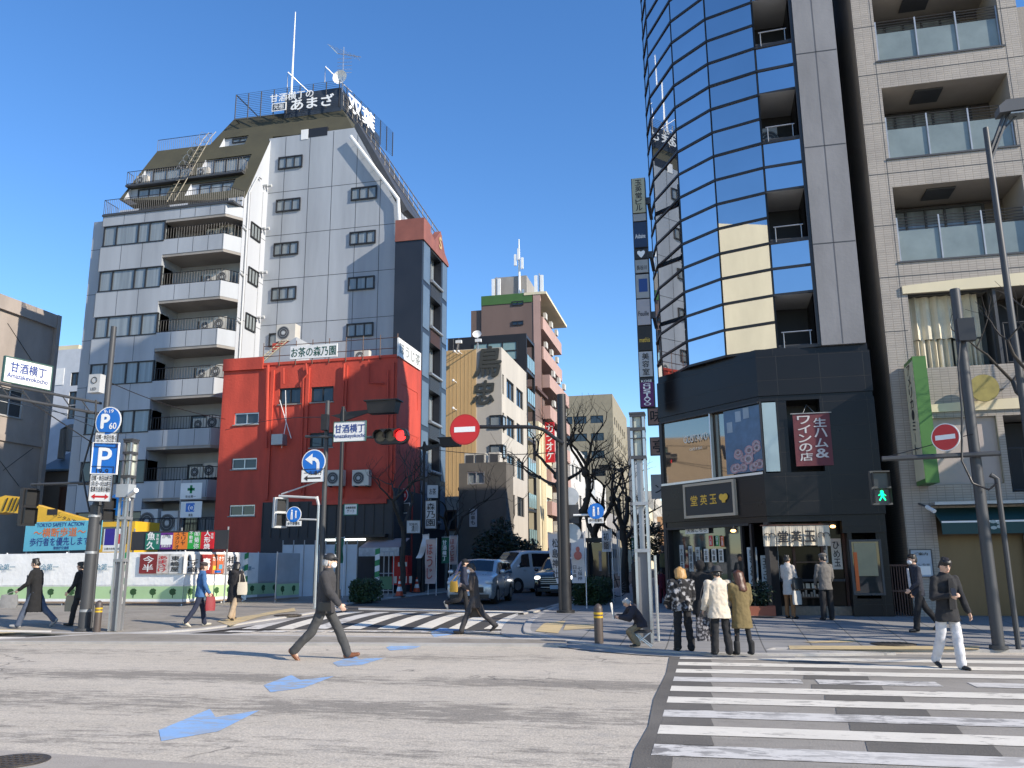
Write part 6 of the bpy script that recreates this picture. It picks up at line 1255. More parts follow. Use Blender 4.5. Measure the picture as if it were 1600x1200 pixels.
# bollards
brn = mat('bollard_brown', (.075, .058, .05), .5, var=.15); yb = mat('bollard_yellow', (.60, .38, .02), .5)
def bollard(lab, u, v, vt, r=.085):
    p = onG(u, v, KH); h = onY(u, vt, p.y).z-p.z; t = thing('bollard', lab, 'bollard', p, 'brown bollards with yellow bands'); mb = M(); mb.tube([p, p+UP*(h-.1), p+UP*(h-.05), p+UP*(h-.01), p+UP*h], [r, r, r*.85, r*.4, .005], brn, 16); mb.build('post', t, 50); mb = M()
    for d in (.17, .24): mb.tube([p+UP*(h-d-.04), p+UP*(h-d)], r*1.05, yb, 16)
    mb.build('band', t, 40)
bollard('brown bollard with yellow bands between the left pole and lantern post', 151, 987, 938); bollard('brown bollard with yellow bands left of the seated man', 936, 1005, 943, .09)
# centre pole with one-way sign, traffic light and street name
t, pc, zt = pole('signal_pole', 'dark signal pole behind the man in the cap carrying the red traffic light arm', 'pole', 500, 951, 627, .085, .07, dkgrey)
yc = pc.y; arm = M(); a = onY(500, 681, yc-.1); b2 = onY(640, 684, yc-.1); arm.tube([a-XR_*.5, b2], .045, dkgrey, 8); arm.build('signal_arm', t)
q = M(); c = onY(508, 660, yc-.2); q.box(c.x-.1, c.y-.1, c.z-.25, c.x+.1, c.y+.1, c.z+.25, black); q.build('detector', t)
cA, cB = onY(522, 674, yc-.2), onY(571, 674, yc-.2); board('street_name_sign', 'pale street name sign beside the red traffic light on the centre pole', 'street sign', (cA+cB)/2, XR_, cB.x-cA.x, .62, .04, white, [('甘酒横丁', 0, .3, 1.0, .27, bl), ('Amazakeyokocho', 0, -.5, 1.1, .16, bl)], (k('sign_rim'), .015))
a, b2 = onY(586, 682, yc-.2), onY(639, 682, yc-.2); c = (a+b2)/2; tf = thing('traffic_light', 'horizontal traffic light showing red on the centre pole arm', 'traffic light', c); w_ = b2.x-a.x; mb = M(); mb.tube([(a.x+.16, c.y, c.z), (b2.x-.16, c.y, c.z)], .01, black, 4); mb.prism([(a.x+.2+.2*math.cos(g), c.y+.1, c.z+.24*math.sin(g)) for g in [math.pi/2+j*math.pi/6 for j in range(7)]]+[(b2.x-.2+.2*math.cos(g), c.y+.1, c.z+.24*math.sin(g)) for g in [-math.pi/2+j*math.pi/6 for j in range(7)]], (0, -.2, 0), black); mb.build('housing', tf)
for i in range(3):
    x = a.x+w_*(.2+.3*i); q = M(); q.disc((x, c.y-.1, c.z), (0, -1, 0), .165, .02, k('red_lamp_lit', (1, .02, .02), .3, emit=3.0) if i == 2 else k('lamp_dark', (.08, .075, .06), .2), 20); q.build('lens', tf)
    q = M(); n = 12; R0 = [(x+.185*math.cos(g), c.y-.1, c.z+.185*math.sin(g)) for g in [-.3+j*(math.pi+.6)/n for j in range(n+1)]]
    for j in range(n): q.poly([R0[j], R0[j+1], (R0[j+1][0], c.y-.34, R0[j+1][2]), (R0[j][0], c.y-.34, R0[j][2])], black)
    q.build('visor', tf)
c = onY(490, 722, yc-.25); round_sign('one_way_sign', 'round blue left turn sign with white curved arrow on the centre pole', c, XR_, .40, blue_sign, left_arrow)
c = onY(489, 743, yc-.25); board('one_way_plate', 'small white one way plate under the blue arrow sign', 'road sign', c, XR_, .78, .4, .02, white, [('一方通行', 0, .42, .6, .13, ink), (None, .1, -.4, .45, .05, ink), ('◀', -.62, -.4, .12, .17, ink)], (ink, .008))
# black street lamp
def street_lamp(lab, u, v, vt, dirx, reach, grp='black street lamps of the side street'):
    p = onG(u, v, KH); zt = onY(u, vt, p.y).z; t = thing('street_lamp', lab, 'street lamp', p, grp); mb = M(); mb.tube([p, (p.x, p.y, zt)], [.085, .06], black, 10); mb.tube([p, p+UP*.5], .12, black, 10); mb.build('pole', t, 40); mb = M(); d = 1 if dirx > 0 else -1
    mb.prism([(p.x-d*.45, p.y-.03, zt-.3), (p.x-d*.1, p.y-.03, zt-.42), (p.x, p.y-.03, zt-.95), (p.x+d*.1, p.y-.03, zt-.5), (p.x+d*reach, p.y-.03, zt-.25), (p.x+d*reach, p.y-.03, zt-.15), (p.x+d*.12, p.y-.03, zt-.2), (p.x+d*.03, p.y-.03, zt), (p.x-d*.03, p.y-.03, zt), (p.x-d*.1, p.y-.03, zt-.25)], (0, .06, 0), black); mb.build('arm', t)
    mb = M(); x = p.x+d*(reach+.5); mb.loft([[(x-.55, p.y-.25, zt+.1), (x+.55, p.y-.25, zt+.1), (x+.55, p.y+.25, zt+.1), (x-.55, p.y+.25, zt+.1)], [(x-.48, p.y-.2, zt-.32), (x+.48, p.y-.2, zt-.32), (x+.48, p.y+.2, zt-.32), (x-.48, p.y+.2, zt-.32)]][::-1], black); mb.box(x-.62, p.y-.3, zt+.1, x+.62, p.y+.3, zt+.14, black); mb.build('lamp_head', t); return t
street_lamp('black street lamp with a lantern head in front of the red building', 526, 945, 636, 1, 1.0)
street_lamp('black street lamp with its head below the left no entry sign', 660, 925, 690, 1, .9); street_lamp('black street lamp by the bare tree in the middle of the side street', 770, 905, 728, -1, .5)
street_lamp('black street lamp between the bare trees right of the street', 978, 905, 728, -1, .9)
# light grey slender pole with pedestrian signal and round sign
t, pg, zt = pole('slender_pole', 'slender light grey pole with a pedestrian signal arm left of the man in the cap', 'pole', 492, 951, 790, .06, .05, silver, KH); yg = pg.y
arm = M(); arm.tube([onY(494, 778, yg-.05), onY(436, 775, yg-.05)], .04, ltgrey, 8); arm.tube([onY(494, 812, yg-.05), onY(462, 811, yg-.05)], .03, ltgrey, 8); arm.tube([onY(440, 772, yg-.05), onY(498, 752, yg-.05)], .025, ltgrey, 6); arm.tube([(pg.x, yg, zt), onY(495, 776, yg)], .05, ltgrey, 8); arm.build('signal_arm', t)
ped_signal('pale pedestrian signal on the slender pole in front of the red building', onY(439, 801, yg-.1), (.55, .83, 0), .46, .95, m=ltgrey)
c = onY(459, 804, yg-.15); round_sign('shared_path_sign', 'small round blue walkers sign beside the pale pedestrian signal', c, XR_, .25, blue_sign, walkers, group='round blue walkers signs'); c = onY(459, 818, yg-.15); board('sign_plate', 'tiny white plate under the blue walkers sign by the red building', 'road sign', c, XR_, .5, .16, .02, white, [('歩行者優先', 0, 0, .42, .1, ink)])
# fire hydrant pole, gate sign
t, pr, zt = pole('hydrant_pole', 'thin dark red fire hydrant sign pole by the traffic cones', 'pole', 642, 925, 772, .055, .05, k('pole_red', (.20, .02, .02), .5), KH); yr = pr.y
c = onY(627, 774, yr-.1); round_sign('hydrant_sign', 'round red fire hydrant sign with white characters', c, XR_, .36, red_sign, lambda mb, c, r_, n, r: mb.text('消火栓', c, r_, UP, r*1.4, r*.5, whitep, .02, .006))
c = onY(627, 794, yr-.1); board('hydrant_plate', 'empty white framed plate under the red hydrant sign', 'sign', c, XR_, .85, .45, .02, dkgrey, [], (white, .03))
c = onY(548, 796, 33.5); board('gate_sign', 'small green edged gate number sign in front of the dark lower facade', 'sign', c, XR_, .56, .42, .03, white, [('◎構築現場', 0, .35, .44, .1, ink), ('ゲート', 0, -.3, .34, .14, ink)], (k('frame_green', (.02, .2, .12)), .03))
# centre-right no-entry pole
t, pm, zt = pole('signal_pole', 'thick black pole at the right street kerb with the long no entry sign arm', 'pole', 884, 957, 616, .165, .125, black, KH); ym = pm.y
mb = M(); x = onY(873, 800, ym-.1).x; mb.tube([(x, ym-.1, pm.z), (x, ym-.1, onY(874, 690, ym).z)], .05, black, 8); mb.build('side_pole', t); pts_ = [onY(u, v, ym-.25) for u, v in ((880, 693), (866, 684), (850, 672), (838, 668), (820, 667), (745, 667), (706, 671))]; mb = M(); mb.tube(pts_, .055, black, 8); mb.build('signal_arm', t, 60)
c = onY(726, 671, ym-.35); round_sign('no_entry_sign', 'red no entry sign at the end of the long black arm over the street', c, XR_, .44, red_sign, no_entry, rim=k('thin_rim', (.4, .02, .02)), group='red no entry signs')
for u, v, r, lb in ((890, 776, .26, 'grey back of a round sign, upper one on the thick kerb pole'), (893, 833, .26, 'grey back of a round sign, lower one on the thick kerb pole')):
    tb = thing('round_sign_back', lb, 'road sign', onY(u, v, ym+.1), 'backs of round road signs'); mb = M(); mb.disc(onY(u, v, ym+.15), (-.3, 1, 0), r, .02, steel, 24); mb.build('panel', tb)
tb = thing('square_sign_back', 'grey back of a square plate between the two round sign backs', 'road sign', onY(893, 803, ym)); mb = M(); c = onY(893, 803, ym+.1); mb.box(c.x-.2, c.y, c.z-.25, c.x+.2, c.y+.02, c.z+.25, dkgrey); mb.build('panel', tb)
mb = M(); mb.tube([onY(896, 805, ym), onY(937, 804, ym)], .03, white, 8); mb.build('sign_arm', t)
c = onY(931, 799, ym-.1); round_sign('shared_path_sign', 'small round blue walkers sign on a white arm right of the kerb pole', c, XR_, .22, blue_sign, walkers, rim=blue_sign, group='round blue walkers signs'); c = onY(931, 813, ym-.1); board('sign_plate', 'tiny pale plate under the blue walkers sign right of the kerb pole', 'road sign', c, XR_, .42, .15, .02, white, [('歩行者優先', 0, 0, .36, .09, ink)])
# right pole
t, pr_, zt = pole('signal_pole', 'tall dark pole before the condominium with a green pedestrian signal arm', 'pole', 1561, 1014, 447, .105, .09, dkgrey, KH); y_ = pr_.y
mb = M(); x = pr_.x+.32; mb.tube([(x, y_, pr_.z), (x, y_, onY(1555, 748, y_).z), (x-.1, y_, onY(1550, 742, y_).z)], .048, dkgrey, 10); mb.build('side_pole', t); c = onY(1507, 517, y_-.1); mb = M(); mb.box(c.x-.15, c.y-.15, c.z-.22, c.x+.15, c.y, c.z+.22, black); mb.build('control_box', t)
mb = M(); a = onY(1540, 709, y_-.15); b2 = onY(1378, 717, y_-.15); mb.tube([a+XR_*.25, b2], .05, dkgrey, 8); mb.tube([onY(1520, 678, y_-.1), onY(1385, 714, y_-.15)], .008, black, 4); mb.build('signal_arm', t)
mb = M(); mb.tube([onY(u, v, y_-.2) for u, v in ((1500, 530), (1497, 570), (1503, 640), (1503, 720), (1520, 755), (1545, 765), (1558, 755))], .022, black, 6); mb.build('cable', t, 60)
c = onY(1477, 683, y_-.3); round_sign('no_entry_sign', 'red no entry sign on the tall pole before the condominium', c, (.80, -.60, 0), .26, red_sign, no_entry, group='red no entry signs')
ped_signal('pedestrian signal showing a green walking man on the right pole arm', onY(1377, 762, y_-.2), (1, .1, 0), .36, .64, 'green', m=k('signal_brown', (.06, .06, .055), .5))
# large lamp on the far right
yq = 17.6; c = onY(1540, 200, yq); t = thing('street_lamp', 'tall street lamp with a flat grey head at the right edge of the view', 'street lamp', (c.x, yq, .1)); mb = M(); mb.tube([(c.x, yq, .1), (c.x, yq, c.z)], [.085, .055], dkgrey, 12); mb.build('pole', t, 40); mb = M(); h_ = onY(1576, 183, yq); mb.tube([(c.x, yq, c.z-.75), h_+UP*.05], .035, dkgrey, 6); mb.tube([(c.x, yq, c.z-.6), h_+UP*.25], .035, dkgrey, 6); mb.tube([(c.x, yq, c.z-.4), h_+UP*.02+XR_*.15], .02, dkgrey, 6); mb.build('arm', t); mb = M(); mb.prism([h_+Vector((-.2, -.15, .05)), h_+Vector((.8, -.15, .1)), h_+Vector((.8, -.15, .32)), h_+Vector((-.05, -.15, .32)), h_+Vector((-.2, -.15, .2))], (0, .3, 0), k('lamp_grey', (.08, .083, .088), .5)); mb.box(h_.x, yq-.15, h_.z-.0, h_.x+.7, yq+.15, h_.z+.03, glass_cur); mb.build('lamp_head', t)
# ================================================================ banners, cones, shop clutter of the side street
def nobori(lab, u0, v0, u1, v1, Y, cloth_, txt, tm, bend=0., grp='upright shop banners'):
    x0, zt = F(u0, v0, Y); x1, zb = F(u1, v1, Y); t = thing('upright_banner', lab, 'banner', ((x0+x1)/2, Y, base(Y)), grp); mb = M(); n = 8; nrm = Vector((0, -1, 0)); W_ = x1-x0
    sh = lambda z: bend*((zt-z)/(zt-zb))**2
    for j in range(n):
        za, zc = zb+(zt-zb)*j/n, zb+(zt-zb)*(j+1)/n; ya, yc_ = Y+.05*math.sin(j*1.1), Y+.05*math.sin((j+1)*1.1); mb.poly([(x0+sh(za), ya, za), (x1+sh(za), ya+.04, za), (x1+sh(zc), yc_+.04, zc), (x0+sh(zc), yc_, zc)], cloth_)
    if txt: mb.vtext(txt, ((x0+x1)/2+bend*.3, Y-.1, (zt+zb)/2), XR_, UP, W_*.55, (zt-zb)*.82, tm, .025, .0)
    mb.build('cloth', t); mb = M(); xp = x0 if bend >= 0 else x1; mb.tube([(x1+.03, Y+.05, base(Y)+.05), (x1+.03, Y+.05, zt+.06)], .015, white, 6); mb.tube([(x0, Y, zt+.02), (x1+.03, Y+.05, zt+.02)], .01, white, 5); mb.build('pole', t); return t
gcl = k('banner_green', (.015, .11, .06), .7, var=.1); wcl = k('banner_white', (.62, .60, .60), .8, var=.08); pcl = k('banner_pink', (.55, .42, .38), .8, var=.15)
nobori('white banner with large brush characters of a shrine left of the thick kerb pole', 856, 834, 873, 912, 24.8, wcl, '松島神社', ink, .25)
t = nobori('white banner with a small painted figure right of the thick kerb pole', 892, 833, 914, 911, 25.2, wcl, '', ink); q = M(); c = onY(903, 850, 25.0)
q.text('日本橋', onY(903, 838, 25.0), XR_, UP, .3, .12, ink); q.vtext('七福神', onY(906, 896, 25.0), XR_, UP, .13, .42, ink); q.vtext('日本橋', onY(898, 893, 25.0), XR_, UP, .1, .36, ink); a = onY(903, 868, 25.05); q.ball((a.x, a.y, a.z), (.12, .02, .13), k('banner_red_print', (.4, .12, .1)), 10, 6); q.ball((a.x, a.y, a.z+.18), (.06, .02, .08), k('banner_red_print'), 10, 6); q.build('print', t)
nobori('small white banner further along the right pavement behind the booth', 940, 829, 955, 862, 29, wcl, '初詣', ink)
nobori('green banner with white characters half hidden behind the man in the cap', 524, 841, 535, 880, 33, gcl, '甘酒', whitep); nobori('white banner furled in front of the old shops left of the street', 660, 836, 668, 872, 36, wcl, '', ink, -.3)
nobori('pale pink banner with a round tea bowl print near the red pole', 665, 843, 680, 912, 35.5, pcl, 'ほうじ', k('soft_red', (.4, .1, .08))); nobori('dark green banner with white characters beside the old shops', 690, 840, 701, 880, 39, gcl, '甘酒横丁', whitep); nobori('thin pink banner next to the dark green one', 702, 838, 713, 882, 41, pcl, 'ほうじ茶', k('soft_red')); nobori('narrow white banner among the bare trees on the right', 963, 832, 968, 900, 30.5, wcl, '', ink)
for i, (u, v) in enumerate(((986, 840), (992, 862))): nobori(['green banner hanging among the trees far right of the street', 'small green banner close to the lantern post'][i], u, v, u+6, v+34, 33, gcl, '甘酒', whitep)
org = mat('cone_orange', (.55, .07, .02), .5, var=.15)
def cone(lab, u, v):
    p = onG(u, v, KH); t = thing('traffic_cone', lab, 'traffic cone', p, 'traffic cones by the scaffold gate'); mb = M(); mb.tube([p+UP*.03, p+UP*.22], [.17, .125], org, 16); mb.tube([p+UP*.40, p+UP*.52], [.085, .06], org, 16); mb.tube([p+UP*.62, p+UP*.72], [.045, .025], org, 16); mb.box(p.x-.2, p.y-.2, p.z, p.x+.2, p.y+.2, p.z+.035, black); mb.build('cone', t, 40); mb = M(); mb.tube([p+UP*.22, p+UP*.40], [.126, .086], white, 16); mb.tube([p+UP*.52, p+UP*.62], [.061, .046], white, 16); mb.build('reflective_band', t, 40)
cone('traffic cone furthest left, beside the clipped hedge', 578, 938); cone('middle traffic cone in front of the scaffold gate', 624, 932); cone('traffic cone closest to the red hydrant pole', 634+17, 926)
# scaffold gate
p0, p1 = gp(598, 930), gp(615, 925); t = thing('scaffold_gate', 'grey pipe scaffold gate with green skirt near the traffic cones', 'gate', p0); mb = M(); a, b2 = onY(591, 935, p0.y), onY(614, 935, p0.y); zt = onY(600, 862, p0.y).z
for i in range(4): x = a.x+(b2.x-a.x)*i/3; mb.tube([(x, p0.y, p0.z), (x, p0.y, zt)], .025, steel, 6)
for z in (p0.z+.2, (p0.z+zt)/2, zt): mb.tube([(a.x, p0.y, z), (b2.x, p0.y, z)], .02, steel, 6)
mb.build('pipe_frame', t); mb = M(); mb.box(a.x+.05, p0.y-.03, p0.z+.25, b2.x-.05, p0.y-.01, p0.z+.8, k('skirt_green', (.10, .2, .1))); mb.build('skirt', t)
cab = thing('equipment_cabinet', 'tall plain dark grey cabinet standing right of the red hydrant pole', 'cabinet', gp(654, 925)); p = gp(654, 923); mb = M(); x0, x1 = onY(645, 900, p.y).x, onY(663, 900, p.y).x; mb.box(x0, p.y, p.z, x1, p.y+.5, onY(654, 871, p.y).z, k('cab_grey', (.085, .085, .085), .5)); mb.build('case', cab)
vm = thing('sales_counter', 'red draped sales counter with white labels behind the scaffold gate', 'counter', gp(624, 916)); yv = 38.6; x0, z0 = F(612, 914, yv); x1, z1 = F(637, 868, yv); mb = M(); mb.box(x0, yv, z0, x1, yv+.6, z1, red_sign)
for i in range(4): mb.box(x0+.12+.25*i, yv-.01, z0+.08, x0+.25+.25*i, yv-.002, z0+.4, pw)
mb.box(x0+.3, yv-.02, z1-.5, x0+.75, yv-.003, z1-.3, white); mb.build('counter', vm)
# pale tree-lettered signs of the tea shop
c = onY(673, 804, 37.5); board('vertical_shop_sign', 'white vertical sign with three black brush characters right of the red building', 'sign', c, XR_, .5, 1.25, .15, k('sign_white_dim', (.5, .51, .52)), [('森乃園', 0, 0, .4, 1.1, ink, 1)], (dkgrey, .03)); c = onY(646, 823, 37.0); board('lit_shop_sign', 'pale square shop sign on the ground floor of the red building', 'sign', c, (1, .2, 0), .6, .55, .12, k('sign_white_dim'), [('甘味処', 0, .4, .4, .12, ink), ('清川', .2, -.3, .3, .28, ink)], (dkgrey, .03))
c = onY(676, 768, 38.2); board('white_shop_sign', 'small white projecting sign above the vertical tea sign', 'sign', c, (1, .3, 0), .5, .6, .1, k('sign_white_dim'), [('お茶', 0, 0, .3, .3, ink)])
aw2 = thing('shop_awning', 'pink striped cloth awning over the ground floor shop of the red building', 'awning', (RX1-.2, 39.5, 2.5)); mb = M(); p0_, p1_ = onY(620, 838, 38), onY(660, 850, 38); mb.prism([(RX1-1.2, 37.6, 2.45), (RX1-1.2, 39, 2.9), (RX1-1.2, 39, 2.86), (RX1-1.2, 37.6, 2.41)], (2.0, 0, 0), k('awning_pink', (.36, .26, .24), .8)); mb.prism([(RX1-1.2, 37.6, 2.05), (RX1-1.2, 37.6, 2.44), (RX1-1.2, 37.58, 2.44), (RX1-1.2, 37.58, 2.05)], (2.0, 0, 0), k('valance', (.5, .48, .46), .8, var=.3, scale=6)); mb.build('cloth', aw2)
# old tiled shop left of the street
tilem = mat('roof_tile_dark', (.045, .048, .055), .5, var=.25, scale=5)
B = thing('old_tiled_shop', 'old low wooden shop with dark tiled eaves beyond the black building', 'shop', (-15, 50, 0)); w = M(); w.box(-19, 48.4, 0, -14.2, 56, 5.6, mat('shop_plaster', (.35, .35, .35), .8)); w.box(-14.2, 48.6, .3, -14.15, 55.8, 2.6, wood_red); w.build('wall', B); w = M()
for (z, d) in ((3.0, 1.0), (5.6, .9)):
    w.prism([(-14.25, 48.1, z+.45), (-14.2+d, 48.1, z-.05), (-14.2+d, 48.1, z-.13), (-14.25, 48.1, z+.3)], (0, 8.2, 0), tilem)
    for i in range(26): y = 48.15+i*.315; w.tube([(-14.25, y, z+.48), (-14.2+d, y, z-.03)], .05, tilem, 6)
w.build('roof', B); window(B, mapX(-14.2), 49, 53, 3.5, 5.0, 4, -.05, wood_red, glass_dk, .08); window(B, mapY(48.4), -15.6, -14.4, 3.6, 4.8, 2, -.05, wood_red, glass_dk, .08)
c = onY(739, 809, 46.5); board('hanging_sign', 'narrow white vertical sign before the grey house above the dark bush', 'sign', c, XR_, .42, 1.0, .1, k('sign_white_dim'), [('お車も', 0, 0, .25, .8, ink, 1)])
# booth, bicycle, hedge beds
bt = thing('phone_booth', 'dark framed glass booth on the right pavement behind the banners', 'booth', gp(934, 932)); p = gp(934, 934); mb = M(); x0, x1 = onY(918, 900, p.y).x, onY(951, 900, p.y).x; zt = onY(934, 846, p.y).z
for x in (x0, x1-.07):
    for y in (p.y, p.y+.9): mb.box(x, y, p.z, x+.07, y+.07, zt, black)
mb.box(x0-.03, p.y-.03, zt-.02, x1+.03, p.y+1, zt+.14, black); mb.box(x0, p.y, p.z, x1, p.y+.95, p.z+.08, black); mb.build('frame', bt); mb = M(); mb.box(x0+.07, p.y+.03, p.z+.1, x1-.07, p.y+.04, zt-.05, glass_dk); mb.build('pane', bt); mb = M(); mb.box(x0+.45, p.y+.01, p.z+1.0, x1-.25, p.y+.025, p.z+1.75, k('booth_poster', (.4, .3, .28), .6, var=.3, scale=5)); mb.build('poster', bt)
def bicycle(lab, p, ang):
    t = thing('bicycle', lab, 'bicycle', p); d = Vector((math.cos(ang), math.sin(ang), 0)); P = lambda a, z: p+d*a+UP*z
    for a in (-.52, .52):
        mb = M(); mb.tube([P(a+.33*math.cos(g), .33+.33*math.sin(g)) for g in [i*math.pi/12 for i in range(25)]], .018, black, 6, False)
        for i in range(8): g = i*math.pi/8; mb.tube([P(a+.32*math.cos(g), .33+.32*math.sin(g)), P(a-.32*math.cos(g), .33-.32*math.sin(g))], .002, silver, 3)
        mb.build('wheel', t)
    mb = M()
    for q in ([(-.52, .33), (-.1, .3), (-.2, .8), (-.52, .33)], [(-.1, .3), (.38, .72), (-.18, .72)], [(.52, .33), (.36, .85)]): mb.tube([P(*x) for x in q], .018, black, 6)
    mb.build('frame', t); n = Vector((-d.y, d.x, 0)); mb = M(); mb.tube([P(.36, .85)+UP*.12-n*.28, P(.33, .98), P(.36, .85)+UP*.12+n*.28], .014, silver, 6); mb.build('handlebar', t); mb = M(); mb.ball(P(-.22, .86), (.13, .1, .05), black, 10, 6); mb.build('saddle', t)
bicycle('dark bicycle parked beside the booth on the shaded right pavement', gp(958, 932)-XR_*.3, rad(10))
leaf_m = mat('hedge_leaf', (.030, .055, .016), .55, var=.5, scale=8); leaf_v = mat('evergreen_leaf', (.022, .034, .014), .5, var=.5, scale=4)
rl_ = random.Random(11)
def hedge(lab, x0, y0, x1, y1, h, n, name='hedge'):
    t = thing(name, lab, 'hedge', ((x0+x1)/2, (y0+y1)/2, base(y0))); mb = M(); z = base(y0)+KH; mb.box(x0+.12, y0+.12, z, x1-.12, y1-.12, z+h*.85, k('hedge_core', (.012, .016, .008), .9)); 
    for _ in range(n):
        a = rl_.random(); q = rl_.choice(((rl_.uniform(x0, x1), y0+rl_.gauss(0, .06)), (x1+rl_.gauss(0, .06), rl_.uniform(y0, y1)), (x0+rl_.gauss(0, .05), rl_.uniform(y0, y1)), None)); c = Vector((*q, z+rl_.uniform(.02, h))) if q else Vector((rl_.uniform(x0, x1), rl_.uniform(y0, y1), z+h+rl_.gauss(0, .04)))
        v = Vector((rl_.gauss(0, 1), rl_.gauss(0, 1), rl_.gauss(0, 1))).normalized(); o = v.orthogonal().normalized(); s = rl_.uniform(.035, .07); mb.poly([c-v*s, c+o*s*.5, c+v*s, c-o*s*.5], leaf_m)
    mb.build('foliage', t)
p = gp(547, 941); hedge('clipped dark green hedge block behind the man in the cap', p.x, p.y, p.x+.62, p.y+1.4, .72, 2200)
p = gp(897, 946); hedge('low shrub bed at the foot of the thick kerb pole', p.x, p.y, p.x+.8, p.y+3.5, .75, 2600, 'shrub_bed'); p = gp(690, 908); hedge('low shrub row along the left side of the shaded street', p.x-.3, p.y, p.x+.4, p.y+7, .9, 2400, 'shrub_row')
# ================================================================ trees
bark = mat('plane_tree_bark', (.050, .042, .034), .85, var=.35, scale=5, bump=.5, bscale=18)
def bare_tree(lab, p, h, spread, seed, thick=.16, levels=4, twig=True, first=.38, lean=(0, 0), grp='pollarded bare street trees', knob=1.0):
    R_ = random.Random(seed); t = thing('bare_tree', lab, 'tree', p, grp); tr = M(); br = M(); tw = M()
    def limb(mb, a, d, L_, r, n=5, wob=.18):
        pts = [a]; dd = d.normalized()
        for i in range(n): dd = (dd+Vector((R_.gauss(0, wob), R_.gauss(0, wob), R_.gauss(0.03, wob*.7)))).normalized(); pts.append(pts[-1]+dd*L_/n)
        rr_ = [r*(1-.35*i/n)*R_.uniform(.92, 1.12) for i in range(n+1)]; mb.tube(pts, rr_, bark, 7); return pts[-1], dd, rr_[-1]
    def grow(a, d, L_, r, lv):
        e, dd, re = limb(br, a, d, L_, r, 4, .2)
        if knob: br.ball(e, re*R_.uniform(1.2, 1.7)*knob, bark, 7, 5)
        if lv <= 0 or r < .018:
            if twig:
                for _ in range(R_.randint(2, 4)): limb(tw, e, dd+Vector((R_.gauss(0, .7), R_.gauss(0, .7), abs(R_.gauss(.5, .5)))), L_*R_.uniform(.5, 1.1), max(.006, re*.2), 4, .22)
            return
        for _ in range(R_.choice((2, 2, 3))):
            az = R_.uniform(0, 6.28); v = dd*.75+Vector((math.cos(az), math.sin(az), R_.uniform(-.1, .7)))*.85; grow(e, v, L_*R_.uniform(.62, .85), re*R_.uniform(.68, .88), lv-1)
    top = Vector(p)+Vector((lean[0], lean[1], h*first)); n = 6; pts = [Vector(p).lerp(top, i/n)+Vector((R_.gauss(0, .03), R_.gauss(0, .03), 0))*(i > 0) for i in range(n+1)]
    tr.tube(pts, [thick*(1.25 if i == 0 else 1-.25*i/n) for i in range(n+1)], bark, 10); tr.ball(pts[-1], thick*.95, bark, 10, 6); tr.build('trunk', t, 60)
    for i in range(3): az = i*2.1+R_.uniform(0, 1); grow(pts[-1], Vector((math.cos(az)*spread, math.sin(az)*spread, 1)), h*(1-first)*.42, thick*.72, levels-1)
    br.build('branches', t, 60)
    if tw.v: tw.build('twigs', t, 60)
    return t
bare_tree('tall knobbly pollarded tree right of the thick kerb pole', gp(906, 936), 7.2, .55, 4, .19, 4, first=.42, knob=1.25)
bare_tree('leaning pollarded tree behind the blue walkers sign', gp(950, 930), 6.2, .6, 9, .17, 4, knob=1.25, first=.4, lean=(-.5, 0)); bare_tree('pollarded tree nearest the right lantern post', gp(977, 926), 6.4, .6, 15, .17, 4, knob=1.25, first=.45)
bare_tree('smaller pollarded tree far along the right pavement', Vector((-4.9, 52, .3)), 6.5, .6, 21, .16, 4); bare_tree('most distant pollarded tree on the right pavement', Vector((-4.9, 64, .3)), 6.5, .6, 22, .16, 3)
bare_tree('bare tree over the dark evergreen bush left of the street', Vector((-13.35, 43.5, .3)), 6.4, .7, 31, .13, 5, first=.35, knob=.8); bare_tree('bare tree in front of the black building by the pink banner', Vector((-13.6, 37.2, .3)), 6.6, .7, 35, .14, 4, first=.45, knob=.8); bare_tree('slim bare tree before the cream building', Vector((-13.2, 56, .3)), 7, .45, 38, .12, 4, knob=.7)
bare_tree('large bare tree reaching in from the right edge beside the tall lamp', Vector((8.7, 18.6, .1)), 8.2, .8, 44, .2, 5, first=.4, knob=.5)
bare_tree('bare tree beyond the right edge nearer the crossing', Vector((15.6, 14.6, .05)), 8.5, .85, 49, .2, 5, first=.35, knob=.5, twig=False); bare_tree('bare tree outside the right edge whose branches shade the pavement', Vector((12.6, 16.6, .1)), 8.5, .8, 47, .2, 5, first=.35, knob=.5, twig=False)
et = thing('evergreen_bush', 'dense dark evergreen bush behind the silver wagon', 'bush', (-12.7, 45, .3)); mb = M(); c = onY(775, 868, 45)
for _ in range(26): a = Vector((rl_.gauss(0, .85), rl_.gauss(0, .7), rl_.gauss(0, .55))); leaves(mb, c+a, (.65, .6, .5), 200, .11, leaf_v, rl_)
mb.build('foliage', et); mb = M(); mb.tube([(c.x, c.y, .3), (c.x+.05, c.y, c.z), (c.x, c.y, c.z+.7)], [.14, .1, .04], bark, 8); mb.build('trunk', et)
et = thing('evergreen_bush', 'dark evergreen tree clump far down the right pavement', 'bush', (-4.5, 58, .3)); mb = M()
for _ in range(14): leaves(mb, Vector((-4.2+rl_.gauss(0, .7), 58+rl_.gauss(0, 1), 3.2+rl_.gauss(0, .7))), (.6, .6, .5), 160, .12, leaf_v, rl_)
mb.build('foliage', et); mb = M(); mb.tube([(-4.2, 58, .3), (-4.2, 58, 3.4)], .12, bark, 8); mb.build('trunk', et)

